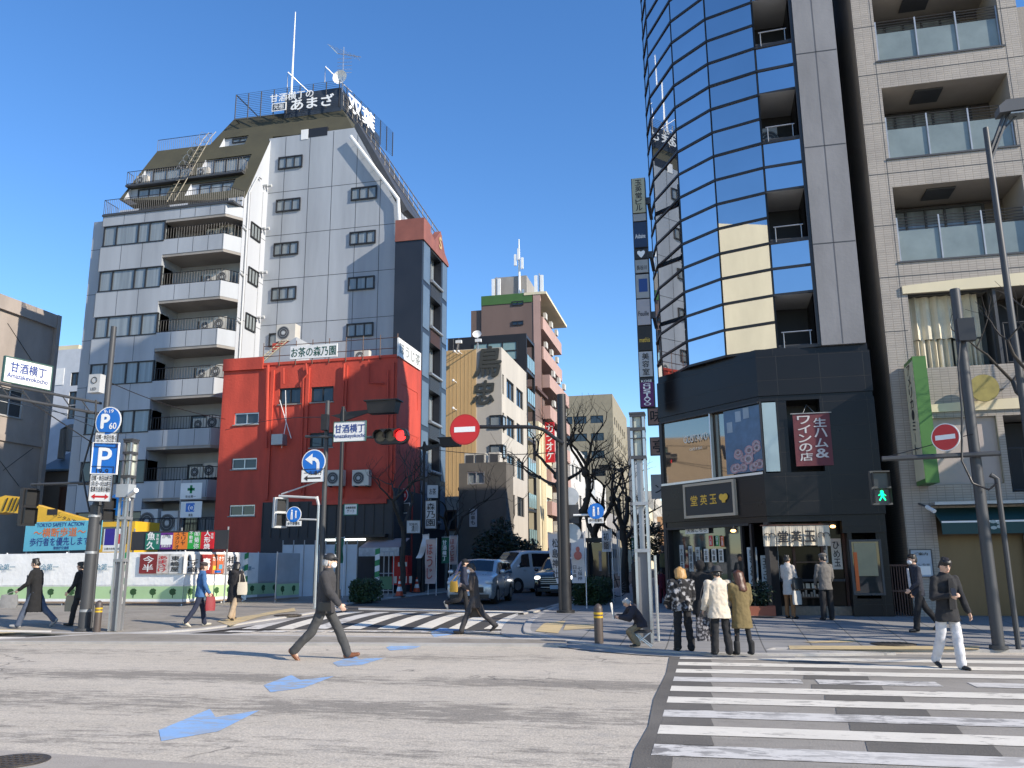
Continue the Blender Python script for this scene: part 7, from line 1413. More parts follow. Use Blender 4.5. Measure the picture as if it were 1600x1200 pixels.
# thin overhead cables
cab_m = k('cable_black', (.02, .02, .02), .6)
for lb, pts_c in (('thin overhead cable sagging from the left edge to the left signal pole', [(-30, 616, 27), (60, 640, 24), (148, 655, 20)]), ('second thin cable from the left edge passing under the street name arm', [(-30, 598, 30), (70, 634, 26), (148, 668, 20)]), ('thin cable running from the left pole across the tower to the red building', [(156, 590, 20.4), (260, 640, 28), (352, 655, 38.8)]), ('thin cable crossing the red building towards the dark centre pole', [(352, 672, 38.8), (430, 650, 34), (503, 652, 26)]), ('thin cable over the side street by the black lamp heads', [(660, 700, 33), (770, 716, 33), (873, 706, 26)])):
    P_ = [onY(*q) for q in pts_c]; P2 = []
    for i in range(13):
        t_ = i/12; P2.append(P_[0]*(1-t_)**2+P_[1]*2*t_*(1-t_)+P_[2]*t_*t_)
    t = thing('overhead_cable', lb, 'cable', P_[0], 'thin overhead cables'); mb = M(); mb.tube(P2, .014, cab_m, 5); mb.build('cable', t, 60)
# ================================================================ vehicles
rubber = mat('tyre_rubber', (.015, .015, .016), .85); lamp_c = mat('headlamp_glass', (.55, .57, .58), .08, var=0, spec=1.0); lamp_on = mat('headlamp_lit', (1, .97, .9), .2, emit=3.0); carglass = mat('car_glass', (.012, .016, .02), .03, var=0, spec=1.0); plate_m = mat('number_plate', (.6, .64, .68), .5)
def car(name, lab, cat, loc, rz, st, W_, paintm, cowl, rooff, sidewins, wheels, wr, lit=False, grille=None, dark_low=None, sc=1., band=None):
    t = thing(name, lab, cat, loc, None, rz); t.scale = (sc, sc, sc)
    def B(mb, nm, par=None, sm=35): return pb(mb, nm, par or t, sm)
    def ring(s): y, zb, zl, zr, wb, wl, wf = s; h = [(0, zb), (wb*.92, zb), (wb, zb+.12), (wb, (zb+zl)/2+.06), (wl, zl), (wf+.02, zr-.10 if zr-zl > .25 else zr-(zr-zl)*.4), (wf*.9, zr-.02), (0, zr+.015)]; return [(x, y, z) for x, z in h]+[(-x, y, z) for x, z in h[-2:0:-1]]
    mb = M(); mb.loft([ring(s) for s in st], paintm); B(mb, 'body', None, 32)
    def at(y):
        for a, b in zip(st, st[1:]):
            if a[0] <= y <= b[0]: f = (y-a[0])/max(1e-6, b[0]-a[0]); return [p+(q-p)*f for p, q in zip(a, b)]
        return st[-1]
    mb = M(); y0, y1 = cowl, rooff; rows = []
    for f in (.06, .5, .95): s = at(y0+(y1-y0)*f); rows.append([(xf*s[6], s[0]-.012, s[3]+.015-.039*abs(xf)+.012) for xf in (-.86, -.4, 0, .4, .86)])
    for a, b in zip(rows, rows[1:]):
        for i in range(4): mb.poly([a[i], a[i+1], b[i+1], b[i]], carglass)
    B(mb, 'windscreen')
    for sx in (-1, 1):
        for (ya, yb, fa) in sidewins:
            mb = M(); n = 6; lo = []; hi = []
            for i in range(n+1):
                y = ya+(yb-ya)*i/n; s = at(y); zt = s[3]-.10; P = lambda f: (sx*(s[5]+(s[6]+.02-s[5])*f+.008), y, s[2]+(zt-s[2])*f); lo.append(P(.07)); hi.append(P(.93 if i > 0 or not fa else .10))
            for i in range(n): mb.poly([lo[i], lo[i+1], hi[i+1], hi[i]], carglass)
            B(mb, 'side_window')
        s = at(cowl+.35); mb = M(); mb.ball((sx*(s[5]+.12), cowl+.25, s[2]+.10), (.11, .06, .08), paintm, 10, 7); B(mb, 'mirror', None, 60)
        mb = M(); s = at(.16); mb.ball((sx*s[4]*.80, .12, (s[1]+s[2])/2+.22), (.17, .12, .10), lamp_on if lit else lamp_c, 12, 8); B(mb, 'headlight', None, 60)
        for yw in wheels:
            mb = M(); mb.tube([(sx*(W_/2-.2), yw, wr), (sx*(W_/2+.01), yw, wr)], wr, rubber, 24); w = B(mb, 'wheel', None, 40); mb = M(); mb.tube([(sx*(W_/2+.0), yw, wr), (sx*(W_/2+.018), yw, wr)], wr*.62, silver, 20); mb.tube([(sx*(W_/2-.1), yw, wr), (sx*(W_/2+.004), yw, wr)], wr*1.14, black, 24); pb(mb, 'rim', w, 40)
        mb = M(); 
        for (ya, yb, fa) in sidewins[:2]: s = at(yb-.3); mb.box(sx*(s[5]+.004), yb-.42, s[2]-.12, sx*(s[5]+.03), yb-.28, s[2]-.08, silver if paintm is not black else black)
        B(mb, 'door_handle')
    g = grille or (-.46, .46, .42, .60); mb = M(); mb.box(g[0], -.02, g[2], g[1], .12, g[3], black); mb.box(-W_*.40, .0, .20, W_*.40, .12, .34, black); B(mb, 'grille')
    if band:
        mb = M()
        for z in band: mb.box(g[0]+.02, -.03, z, g[1]-.02, .05, z+.025, silver)
        B(mb, 'grille_trim')
    mb = M(); mb.box(-.17, -.045, .30, .17, -.02, .46, plate_m); B(mb, 'number_plate')
    return t
def pb(mb, nm, par, sm=None, mods=None):
    me = bpy.data.meshes.new(nm); me.from_pydata([Vector(p) for p in mb.v], [], mb.f)
    for m in mb.mats: me.materials.append(m)
    me.polygons.foreach_set('material_index', mb.m); me.update()
    if sm: me.shade_smooth(); me.set_sharp_from_angle(angle=rad(sm))
    o = bpy.data.objects.new(nm, me); C.objects.link(o); o.parent = par; return o
silv = mat('silver_car_paint', (.50, .52, .54), .28, .35, var=.03, coat=.6); vanw = mat('white_van_paint', (.58, .60, .62), .3, 0, var=.04, coat=.6); blk = mat('black_car_paint', (.012, .013, .017), .12, 0, var=0, coat=1.0)
p = onG(733, 945, 0)
car('station_wagon', 'silver station wagon waiting at the stop line with its front to the camera', 'car', p, rad(3), [(0, .34, .60, .66, .60, .58, .5), (.06, .22, .74, .80, .76, .74, .62), (.22, .18, .88, .95, .83, .80, .68), (.85, .18, .97, 1.06, .845, .82, .70), (.95, .18, .98, 1.08, .845, .82, .72), (1.48, .18, .98, 1.48, .845, .82, .68), (1.9, .18, .98, 1.525, .845, .82, .70), (3.85, .18, .98, 1.50, .845, .82, .69), (4.1, .2, .96, 1.36, .83, .80, .62), (4.2, .35, .9, 1.1, .76, .74, .6)], 1.69, silv, .95, 1.48, [(1.18, 2.25, 1), (2.32, 3.1, 0), (3.18, 3.85, 0)], (.75, 3.3), .30, grille=(-.5, .5, .40, .58), band=(.62,))
p = onG(772, 927, 0)
car('passenger_van', 'large pale silver van turning across the side street behind the wagon', 'van', p, rad(-36), [(0, .34, .72, .8, .70, .68, .6), (.06, .24, .95, 1.02, .80, .78, .66), (.25, .2, 1.10, 1.2, .84, .82, .70), (.45, .2, 1.12, 1.25, .845, .83, .72), (1.15, .2, 1.15, 1.92, .845, .83, .68), (1.6, .2, 1.15, 1.98, .845, .83, .70), (4.4, .2, 1.15, 1.97, .845, .83, .69), (4.65, .25, 1.1, 1.85, .83, .81, .66), (4.7, .35, 1.0, 1.5, .8, .78, .62)], 1.69, vanw, .45, 1.15, [(.75, 1.55, 1), (1.75, 3.0, 0), (3.1, 4.35, 0)], (.75, 3.3), .33, grille=(-.6, .6, .62, .74))
p = onG(866, 932, 0)
car('black_sedan', 'black sedan with lit headlights half hidden behind the white shrine banner', 'car', p, rad(2), [(0, .32, .62, .70, .66, .64, .55), (.06, .22, .80, .88, .82, .80, .68), (.25, .2, .92, .98, .88, .86, .74), (1.1, .2, 1.0, 1.08, .90, .87, .74), (1.25, .2, 1.0, 1.1, .90, .87, .74), (1.95, .2, 1.0, 1.55, .90, .87, .66), (2.5, .2, 1.0, 1.62, .90, .87, .68), (3.7, .2, 1.0, 1.60, .90, .87, .66), (4.5, .22, 1.0, 1.15, .88, .85, .7), (4.8, .3, .8, .95, .82, .8, .66)], 1.80, blk, 1.25, 1.95, [(1.5, 2.6, 1), (2.7, 3.7, 0)], (.9, 3.7), .33, lit=True, grille=(-.58, .58, .46, .80), band=(.52, .60, .68, .76, .36))
# ================================================================ people
skin = mat('skin', (.62, .39, .28), .55, var=.06, scale=12); skin2 = mat('skin_shade', (.44, .25, .17), .55, var=.06, scale=12)
fold = bpy.data.textures.new('cloth_folds', 'CLOUDS'); fold.noise_scale = .11; fold.noise_depth = 1
def fab(name, col, var=.18, scale=9, **kw): return k('fabric_'+name, col, .92, var=var, scale=scale, bump=.25, bscale=120, **kw)
hair_b = mat('black_hair', (.012, .010, .009), .45, var=.3, scale=40); hair_br = mat('brown_hair', (.075, .028, .014), .45, var=.35, scale=40); hair_bl = mat('blond_hair', (.42, .24, .08), .5, var=.3, scale=40); hair_g = mat('grey_hair', (.38, .38, .37), .6, var=.2, scale=40)
def rot(v, ax, a): return Matrix.Rotation(a, 3, ax) @ v
def remesh(o, vox, folds=0., sm=3):
    m = o.modifiers.new('remesh', 'REMESH'); m.mode = 'VOXEL'; m.voxel_size = vox; m.use_smooth_shade = True
    s = o.modifiers.new('smooth', 'SMOOTH'); s.iterations = sm; s.factor = .5
    if folds: d = o.modifiers.new('folds', 'DISPLACE'); d.texture = fold; d.strength = folds; d.mid_level = .5; d.texture_coords = 'LOCAL'
    return o
def cap(mb, p, q, r0, r1, m):
    mb.ball(p, r0, m, 12, 8); mb.ball(q, r1, m, 12, 8); mb.tube([p, q], [r0, r1], m, 12)
def oval(c, rx, ry, yaw=0., n=18): return [(c[0]+rx*math.cos(a), c[1]+ry*math.sin(a), c[2]) for a in [2*math.pi*i/n for i in range(n)]]
def person(lab, u, v, vtop, phi, legs=((0, 0, 0), (0, 0, 0)), arms=((0, 5, 8, 0), (0, 5, 8, 0)), lean=0, nod=0, turn=0, top=None, toph=.84, flare=0., topw=1., bottom=None, bw=1., shoes=None, hair='short', hairm=None, hat=None, hatm=None, mask=False, collar=True, skirt=0, grp='pedestrians around the crossing', seat=None, folds=.022, puffy=0., dz=KH, scale=1., inner=None, boots=False, lining=None, hood=None, female=False):
    p = onG(u, v, dz); Hh = (onY(u, vtop, p.y).z-p.z)*scale
    t = thing('person', lab, 'person', p, grp, rad(phi))
    # skeleton (1.70 m figure, facing +Y)
    hipz = .90; hip = Vector((0, 0, hipz)); J = {}
    for i, sx in enumerate((-1, 1)):
        a, kb, ft = legs[i][:3]; ab = legs[i][3] if len(legs[i]) > 3 else 2
        th = rot(rot(Vector((0, 0, -1)), 'X', rad(a)), 'Y', -rad(ab)*sx); sh = rot(rot(Vector((0, 0, -1)), 'X', rad(a-kb)), 'Y', -rad(ab)*sx)
        J['hip', i] = hip+Vector((sx*.088, 0, -.02)); J['knee', i] = J['hip', i]+th*.415; J['ank', i] = J['knee', i]+sh*.40; J['fd', i] = rot(rot(Vector((0, 1, 0)), 'X', rad(ft)), 'Z', -sx*rad(7))
    low = min(min((J['ank', i]-Vector((0, 0, .075))).z, (J['ank', i]+J['fd', i]*.17).z-.03) for i in (0, 1))
    if seat is None:
        for q in J: 
            if q[0] != 'fd': J[q] = J[q]-Vector((0, 0, low))
        hip = hip-Vector((0, 0, low))
    else:
        low = low
        for q in J:
            if q[0] != 'fd': J[q] = J[q]-Vector((0, 0, low))
        hip = hip-Vector((0, 0, low))
    L_ = lambda w: hip+rot(Vector(w), 'X', -rad(lean))
    for i, sx in enumerate((-1, 1)):
        s, ab, e, inn = arms[i][:4]
        J['sh', i] = L_((sx*.168*topw, 0, .475)); up = rot(rot(Vector((0, 0, -1)), 'X', rad(s)), 'Y', -rad(ab)*sx); J['el', i] = J['sh', i]+up*.285
        fo = rot(rot(rot(Vector((0, 0, -1)), 'X', rad(s+e)), 'Y', -rad(ab)*sx), 'Z', rad(inn)*sx); J['wr', i] = J['el', i]+fo*.245; J['fo', i] = fo
    neck = L_((0, .0, .555)); hd = L_((0, .015, .685)); Rh = Matrix.Rotation(rad(turn), 3, 'Z') @ Matrix.Rotation(-rad(lean*.6+nod), 3, 'X')
    if nod: hd = hd+rot(Vector((0, math.sin(rad(nod))*.06, 0)), 'X', 0)
    H_ = lambda w: hd+Rh @ Vector(w)
    zmax = hd.z+.118; sc = Hh/max(.5, zmax if seat is None else zmax); 
    t.scale = (sc, sc, sc)
    sk = skin
    # body: one continuous surface
    b = M(); b.ball(hd, (.074, .092, .112), sk, 18, 12, Rh); b.ball(H_((0, .03, -.06)), (.055, .058, .056), sk, 14, 9, Rh); b.tube([H_((0, .085, .02)), H_((0, .112, -.022))], [.011, .017], sk, 8); b.ball(H_((0, .085, -.055)), (.026, .016, .010), sk, 8, 6, Rh)
    for sx in (-1, 1): b.ball(H_((sx*.077, -.005, -.012)), (.012, .022, .034), sk, 8, 6, Rh)
    cap(b, neck-Vector((0, 0, .04)), H_((0, -.02, -.07)), .060, .054, sk)
    b.loft([oval(L_((0, 0, z)), rx, ry) for z, rx, ry in ((-.08, .13, .10), (.05, .14, .10), (.18, .125, .09), (.34, .15, .10), (.45, .16, .095), (.53, .10, .07))], sk)
    for i, sx in enumerate((-1, 1)):
        cap(b, J['sh', i], J['el', i], .048, .040, sk); cap(b, J['el', i], J['wr', i], .040, .027, sk)
        cap(b, J['hip', i], J['knee', i], .075, .05, sk); cap(b, J['knee', i], J['ank', i], .05, .036, sk); cap(b, J['ank', i], J['ank', i]+J['fd', i]*.09-Vector((0, 0, .03)), .030, .018, sk)
        f = J['fo', i]; sd = Vector((1, 0, 0)); sd = (sd-f*sd.dot(f)).normalized() if abs(f.x) < .9 else Vector((0, 1, 0)); nr = f.cross(sd); fwd = nr if nr.y > 0 else -nr
        wide = fwd; flat = f.cross(wide); pc = J['wr', i]+f*.05
        b.ball(pc, (.018, .040, .05), sk, 10, 7, Matrix((flat, wide, f)).transposed())
        inw = -sx; flat = flat if flat.x*inw > 0 else -flat
        for q in range(4):
            o = wide*(.030-.020*q); L2 = (.036, .042, .039, .030)[q]; a0 = J['wr', i]+f*.088+o; a1 = a0+(f*.85+flat*.4)*L2; a2 = a1+(f*.4+flat*.85)*L2*.8; cap(b, a0-f*.02, a1, .0095, .0085, sk); cap(b, a1, a2, .0085, .007, sk)
        a0 = J['wr', i]+f*.03+wide*.028; a1 = a0+(wide*.6+f*.7+flat*.35)*.042; cap(b, a0, a1, .012, .010, sk); cap(b, a1, a1+(f+flat*.5)*.026, .010, .008, sk)
    remesh(pb(b, 'body', t), .0095, 0, 2)
    # face details
    for sx in (-1, 1): e = M(); e.ball(H_((sx*.031, .084, .012)), (.013, .008, .006), ink, 8, 5, Rh); e.tube([H_((sx*.017, .091, .034)), H_((sx*.047, .078, .033))], .0045, hair_b, 5); pb(e, 'eye', t)
    e = M(); e.ball(H_((0, .094, -.056)), (.022, .006, .005), k('lips', (.32, .12, .10), .5), 8, 5, Rh); pb(e, 'mouth', t)
    if mask: e = M(); e.ball(H_((0, .058, -.052)), (.066, .058, .056), k('mask_white', (.74, .75, .76), .8), 14, 9, Rh); pb(e, 'face_mask', t, 60)
    # hair
    hm = hairm or hair_b; h = M()
    h.ball(H_((0, -.018, .024)), (.081, .092, .102), hm, 18, 12, Rh)
    if hair == 'short': h.ball(H_((0, .03, .075)), (.070, .070, .05), hm, 14, 8, Rh); h.ball(H_((0, -.06, -.02)), (.066, .05, .07), hm, 12, 8, Rh)
    if hair == 'fringe': h.ball(H_((0, .030, .078)), (.074, .060, .042), hm, 14, 8, Rh); h.ball(H_((0, -.055, -.02)), (.072, .056, .08), hm, 12, 8, Rh)
    if hair in ('long', 'bob'):
        z = -.32 if hair == 'long' else -.13
        for x_, y_ in ((0, -.07), (-.03, -.065), (.03, -.065), (-.055, -.05), (.055, -.05), (-.072, -.02), (.072, -.02)): cap(h, H_((x_, y_, .03)), H_((x_*1.2, y_-.03, z+.02*abs(x_)*20)), .056, .042, hm)
        h.ball(H_((0, .03, .08)), (.07, .062, .045), hm, 12, 8, Rh)
    if hair == 'bun': h.ball(H_((0, -.085, .075)), .042, hm, 10, 7); h.ball(H_((0, -.06, -.03)), (.062, .05, .06), hm, 12, 8, Rh)
    rh = random.Random(int(u*7+v))
    if hair in ('short', 'fringe', 'bun'):
        for q_ in range(34):
            az = rh.uniform(-.25, 3.39)+math.pi; fr = False
            if hair == 'fringe' and q_ < 10: az = rh.uniform(.5, 2.64); fr = True
            c_, s_ = math.cos(az), math.sin(az); z1_ = rh.uniform(-.07, -.01) if not fr else rh.uniform(.028, .05); cap(h, H_((.052*c_, -.012+.062*s_, .085+rh.uniform(-.01, .02))), H_(((.080+rh.uniform(0, .010))*c_, -.012+(.092+rh.uniform(0, .012))*s_, z1_)), .022, .010, hm)
    if hair != 'none': remesh(pb(h, 'hair', t), .010, .016, 2)
    if hat:
        q = M(); hm2 = hatm or black
        if hat == 'cap': q.ball(H_((0, -.005, .055)), (.092, .108, .085), hm2, 16, 10, Rh); q.loft([[H_((.085*math.cos(a), .08+.075*math.sin(a), z)) for a in [math.pi*2*i/14 for i in range(14)]] for z in (.045, .055)], hm2)
        if hat == 'beret': q.ball(H_((0, -.02, .085)), (.108, .118, .052), hm2, 16, 8, Rh); q.ball(H_((0, -.01, .05)), (.090, .104, .06), hm2, 16, 8, Rh)
        if hat == 'bucket': q.loft([[H_((rx*math.cos(a), -.005+(rx+.015)*math.sin(a), z)) for a in [math.pi*2*i/18 for i in range(18)]] for rx, z in ((.132, .015), (.128, .022), (.096, .06), (.090, .115), (.07, .14), (.02, .148))], hm2)
        pb(q, 'hat', t, 60)
    # trousers
    bm_ = bottom or fab('black', (.018, .018, .020)); q = M(); q.loft([oval(L_((0, 0, z)), rx, ry) for z, rx, ry in ((-.10, .145, .112), (.0, .146, .112), (.10, .13, .10))], bm_)
    for i in (0, 1): r2, r3 = (.076*bw, .070*bw) if not boots else (.058, .048); cap(q, J['hip', i], J['knee', i], .086, r2, bm_); cap(q, J['knee', i], J['ank', i]+Vector((0, 0, .0)), r2, r3, bm_)
    remesh(pb(q, 'trousers', t), .014, folds*1.0, 2)
    for i, sx in enumerate((-1, 1)):
        q = M(); a = J['ank', i]; fd = J['fd', i]; dn = Vector((1, 0, 0)).cross(fd)*-1; dn = dn if dn.z < 0 else -dn; sm_ = shoes or k('shoe_black', (.015, .014, .014), .4)
        cap(q, a+dn*.03-fd*.03, a+dn*.045+fd*.08, .046, .040, sm_); cap(q, a+dn*.045+fd*.06, a+dn*.052+fd*.165, .042, .030, sm_)
        if boots: cap(q, a+dn*.02, a-dn*.16, .062, .068, sm_)
        remesh(pb(q, 'shoe', t), .011, .01 if boots else 0, 1)
    # top garment
    tm = top or bm_; q = M(); hz = toph-.90; rw = topw
    rings = [(hz, .165*rw+flare, .125+flare), (min(-.12, hz*.6-.05), .168*rw+flare*.5, .128+flare*.6), (.05, .160*rw, .120), (.20, .158*rw, .118), (.36, .175*rw, .125), (.46, .178*rw, .112), (.535, .105, .085)]
    if hz > -.12: rings.pop(1)
    for i_, (z, rx, ry) in enumerate(rings): pass
    def cen(z):
        if z > -.02: return L_((0, 0, z))
        f = min(1, -z/.40); m = (J['knee', 0]+J['knee', 1])/2; c = hip.lerp(Vector((m.x, m.y*.6+hip.y*.4, hip.z-.40)), f); return Vector((c.x, c.y, hip.z+z))
    q.loft([oval(cen(z), rx+puffy, ry+puffy) for z, rx, ry in rings], tm)
    for i in (0, 1):
        cap(q, J['sh', i], J['el', i], .063*rw**.5+puffy*.7, .058+puffy*.7, tm); cap(q, J['el', i], J['wr', i]-J['fo', i]*.01, .060+puffy*.8, .045+puffy*.5, tm)
    if collar: q.tube([neck+Vector((0, 0, -.045)), neck+Vector((0, .0, .03))], [.088, .078], tm, 14)
    if hood: q.ball(H_((0, -.03, .0)), (.115, .118, .14), tm, 14, 9, Rh)
    if skirt: q.ball(L_((0, -.10, .50)), (.11, .07, .07), tm, 12, 8)
    remesh(pb(q, 'jacket', t), .0145, folds*1.35, 2)
    if inner: q = M(); q.poly([L_(w) for w in ((-.05, .150+puffy, .02), (.05, .150+puffy, .02), (.035, .14, .5), (-.035, .14, .5))], inner); o = pb(q, 'shirt_front', t); o.modifiers.new('thick', 'SOLIDIFY').thickness = .02
    if lining: q = M(); q.loft([[cen(z)+Vector((x, y, 0)) for x, y in ((-.05, .155+flare), (.06, .16+flare), (.05, .13), (-.04, .13))] for z in (hz+.03, .0, .4)], lining); pb(q, 'lining', t, 60)
    W = lambda w: t.location + Matrix.Rotation(rad(phi), 3, 'Z') @ (Vector(w)*sc)
    return t, {kk: W(vv) for kk, vv in J.items() if kk[0] not in ('fd', 'fo')} | {'head': W(hd), 'neck': W(neck), 'hip': W(hip)}, sc
def bag(name, lab, c, w, h, d, m, ang=0, strap=None, grp='bags carried by the pedestrians', drop=.0, taper=.85):
    t = thing(name, lab, 'bag', c, grp); r = Vector((math.cos(ang), math.sin(ang), 0)); f = Vector((-r.y, r.x, 0)); c = Vector(c); mb = M()
    mb.loft([[c+r*(a*w/2*s)+f*(b*d/2*(1.1-.5*j/4))+UP*(h*(j/4-.5)) for a, b in ((-1, -.6), (-.6, -1), (.6, -1), (1, -.6), (1, .6), (.6, 1), (-.6, 1), (-1, .6))] for j, s in enumerate((.9, 1, .98, .93, taper))], m); mb.build('bag_body', t, 60)
    if strap is not None:
        mb = M(); s = Vector(strap)
        for e in (-1, 1): mb.tube([c+r*e*w*.3+UP*h*.48, (c+r*e*w*.2+UP*h*.5).lerp(s, .55)+r*e*.03, s], .010, m, 6)
        mb.build('strap', t)
    return t
A_, Lf, Rt, Cm = 13, 103, -77, 193
blk_f = fab('black', (.016, .016, .018)); navy_f = fab('navy', (.02, .026, .05)); grey_f = fab('charcoal', (.045, .043, .045)); dgrey_f = fab('dark_grey', (.06, .06, .06))
brown_shoe = k('brown_leather', (.20, .075, .03), .4, var=.15)
# striding man in cap and mask
t, J, sc = person('man striding right in a charcoal suit jacket, dark cap, white mask and brown shoes', 505, 1030, 866, Rt-4, ((30, 8, 12), (-24, 20, -42)), ((-14, 6, 16, 0), (20, 6, 22, 0)), 3, 0, 8, grey_f, .78, .02, 1.08, dgrey_f, 1.0, brown_shoe, 'short', hair_g, 'cap', k('cap_black', (.02, .02, .022), .6), True, dz=0, puffy=.015)
c = J['wr', 1]; bag('hand_pouch', 'small black leather pouch at the waist of the striding man', J['hip']+Vector((.10, -.24, -.02)), .26, .15, .05, k('leather_black', (.02, .02, .02), .4), rad(-10), None)
# crossing pair
t, J, sc = person('man in a dark brown grey coat walking left on the far zebra with a mask', 742, 984, 880, Lf, ((26, 6, 8), (-26, 22, -35)), ((10, 8, 100, 30), (-4, 8, 20, 0)), 6, 10, 0, fab('brown_grey', (.055, .045, .040)), .64, .02, 1., grey_f, .9, None, 'short', hair_b, None, None, True, dz=0)
bag('briefcase', 'dark brown briefcase held by the man in the brown grey coat', J['wr', 1]+Vector((.1, .05, -.28)), .34, .28, .1, k('brown_bag', (.07, .045, .03), .5), rad(20), J['wr', 1])
t, J, sc = person('person in black clothes behind the brown coated man, one heel lifted', 724, 962, 874, Rt, ((10, 4, 0), (-18, 60, -60)), ((5, 6, 15, 0), (0, 6, 20, 0)), 3, 0, 0, navy_f, .78, 0, 1., blk_f, 1., k('sneaker_pale', (.45, .42, .36), .6), 'short', hair_b, 'cap', blk_f, dz=0)
bag('yellow_bag', 'mustard yellow shoulder bag of the black clothed person on the zebra', J['hip']+Vector((-.22, -.16, -.02)), .22, .28, .1, k('bag_yellow', (.40, .23, .02), .6), rad(10), J['neck'])
# white trousers man
t, J, sc = person('man in black blazer and white trousers looking down at his phone on the crossing', 1490, 1046, 872, Cm+4, ((4, 2, 0), (-12, 16, -15)), ((2, 12, 14, 0), (4, 12, 92, 45)), 4, 26, 0, fab('blazer', (.020, .020, .022)), .72, .045, 1.04, fab('white', (.62, .61, .62)), 1.05, k('shoe_black', (.015, .014, .014), .4), 'fringe', hair_b, inner=blk_f, dz=0)
ph = thing('mobile_phone', 'dark phone held by the man in white trousers', 'phone', J['wr', 1]); q = M(); c = J['wr', 1]+Vector((.04, -.07, .04)); q.add([c+Vector(w) for w in ((-.035, -.03, -.04), (.035, -.02, -.04), (.035, .03, .07), (-.035, .02, .07), (-.035, -.04, -.036), (.035, -.03, -.036), (.035, .02, .074), (-.035, .01, .074))], [(3, 2, 1, 0), (4, 5, 6, 7), (0, 1, 5, 4), (1, 2, 6, 5), (2, 3, 7, 6), (3, 0, 4, 7)], k('phone_black', (.02, .02, .022), .2)); q.build('phone_body', ph)
# suited man with mask
t, J, sc = person('man in a dark navy suit with white mask walking left behind the white trousered man', 1440, 978, 866, Lf, ((14, 4, 0), (-26, 14, -38)), ((8, 8, 40, 10), (-10, 8, 15, 0)), 4, 0, 0, fab('suit_navy', (.028, .030, .042)), .78, .01, 1.05, blk_f, 1., None, 'short', hair_b, None, None, True, inner=fab('white', (.62, .61, .62)))
# shop customers
t, J, sc = person('woman in a white thigh length coat with hair up facing the shop entrance', 1236, 966, 867, A_-50, ((2, 2, 0), (-3, 0, 0)), ((10, 6, 95, 35), (15, 6, 90, 30)), 0, 8, 0, fab('offwhite', (.50, .46, .42)), .62, .015, .95, fab('camel', (.22, .11, .045)), .82, None, 'bun', hair_b, female=True)
bag('black_handbag', 'black handbag on the arm of the white coated woman', J['hip']+Vector((.20, -.08, .02)), .30, .26, .12, k('leather_black'), rad(40), J['el', 1]); bag('shopping_bag', 'pale paper shopping bag of the white coated woman', J['hip']+Vector((.16, -.12, -.30)), .24, .32, .1, k('paper_bag', (.5, .47, .42), .8), rad(40), J['hip']+Vector((.16, -.1, .1)))
t, J, sc = person('man in a grey jacket and flat cap standing with his back turned before the shop', 1294, 968, 865, A_+4, ((0, 2, 0), (2, 3, 0)), ((6, 8, 30, 20), (6, 8, 30, 20)), 2, 6, 25, fab('grey_tweed', (.14, .13, .12)), .76, .015, 1.05, blk_f, 1.05, None, 'short', hair_b, 'beret', fab('grey_tweed', (.14, .13, .12)))
# group waiting at the kerb
fur = fab('mottled_fur', (.12, .12, .12), .2, 7); 
def mottle(m, c1, c2, sc_=9, thr=.5):
    nt = m.node_tree; n = nt.nodes.new('ShaderNodeTexNoise'); n.inputs['Scale'].default_value = sc_; n.inputs['Detail'].default_value = 3; r = nt.nodes.new('ShaderNodeValToRGB'); r.color_ramp.elements[0].position = thr-.05; r.color_ramp.elements[1].position = thr+.06; r.color_ramp.elements[0].color = (*c1, 1); r.color_ramp.elements[1].color = (*c2, 1)
    g = nt.nodes.new('ShaderNodeTexCoord'); nt.links.new(g.outputs['Object'], n.inputs['Vector']); nt.links.new(n.outputs[0], r.inputs[0]); mx = [q for q in nt.nodes if q.type == 'MIX'][0]; nt.links.new(r.outputs[0], mx.inputs[6])
mottle(fur, (.018, .018, .02), (.34, .34, .35), 11, .56)
t, J, sc = person('person with dyed blond hair in a mottled black and white fur jacket at the kerb', 1069, 1017, 886, A_+6, ((2, 2, 0, 3), (-3, 3, 0, 4)), ((10, 12, 40, 10), (10, 12, 40, 10)), 2, 8, 0, fur, .80, .0, 1.18, blk_f, 1.1, None, 'bob', hair_bl, folds=.05, puffy=.03, skirt=1)
t, J, sc = person('person in a hooded black coat seen from behind between the fur and cream jackets', 1100, 996, 876, A_-8, ((2, 2, 0), (-2, 2, 0)), ((4, 8, 20, 10), (4, 8, 20, 10)), 2, 5, 0, fab('black_coat', (.011, .011, .012)), .50, .03, 1.1, fab('black_coat', (.011, .011, .012)), .8, k('tan_shoe', (.34, .2, .12), .6), 'none', hood=True, puffy=.02)
bag('black_bag', 'plain black bag hanging beside the cream fleece wearer', onG(1104, 1000, KH)+UP*.62+Vector((0, -.35, 0)), .30, .34, .14, k('bag_black', (.012, .012, .013), .7), rad(20), onG(1104, 1000, KH)+UP*1.1)
fl = fab('cream_fleece', (.60, .52, .41), .1, 20); t, J, sc = person('person in a cream fleece jacket and dark bucket hat with back turned at the kerb', 1128, 1023, 886, A_+2, ((2, 2, 0, 3), (-2, 2, 0, 4)), ((-4, 12, 26, 6), (6, 14, 40, 20)), 3, 8, 0, fl, .70, .035, 1.2, blk_f, 1.1, None, 'short', hair_b, 'bucket', k('hat_dark', (.03, .03, .033), .8), folds=.03, puffy=.02)
pt = fab('patterned_bag', (.1, .1, .1)); mottle(pt, (.02, .02, .025), (.24, .23, .24), 22, .52); bag('patterned_bag', 'grey patterned cloth bag hanging from the hand of the cream fleece wearer', J['wr', 0]+Vector((-.02, -.05, -.34)), .24, .40, .12, pt, rad(15), J['wr', 0])
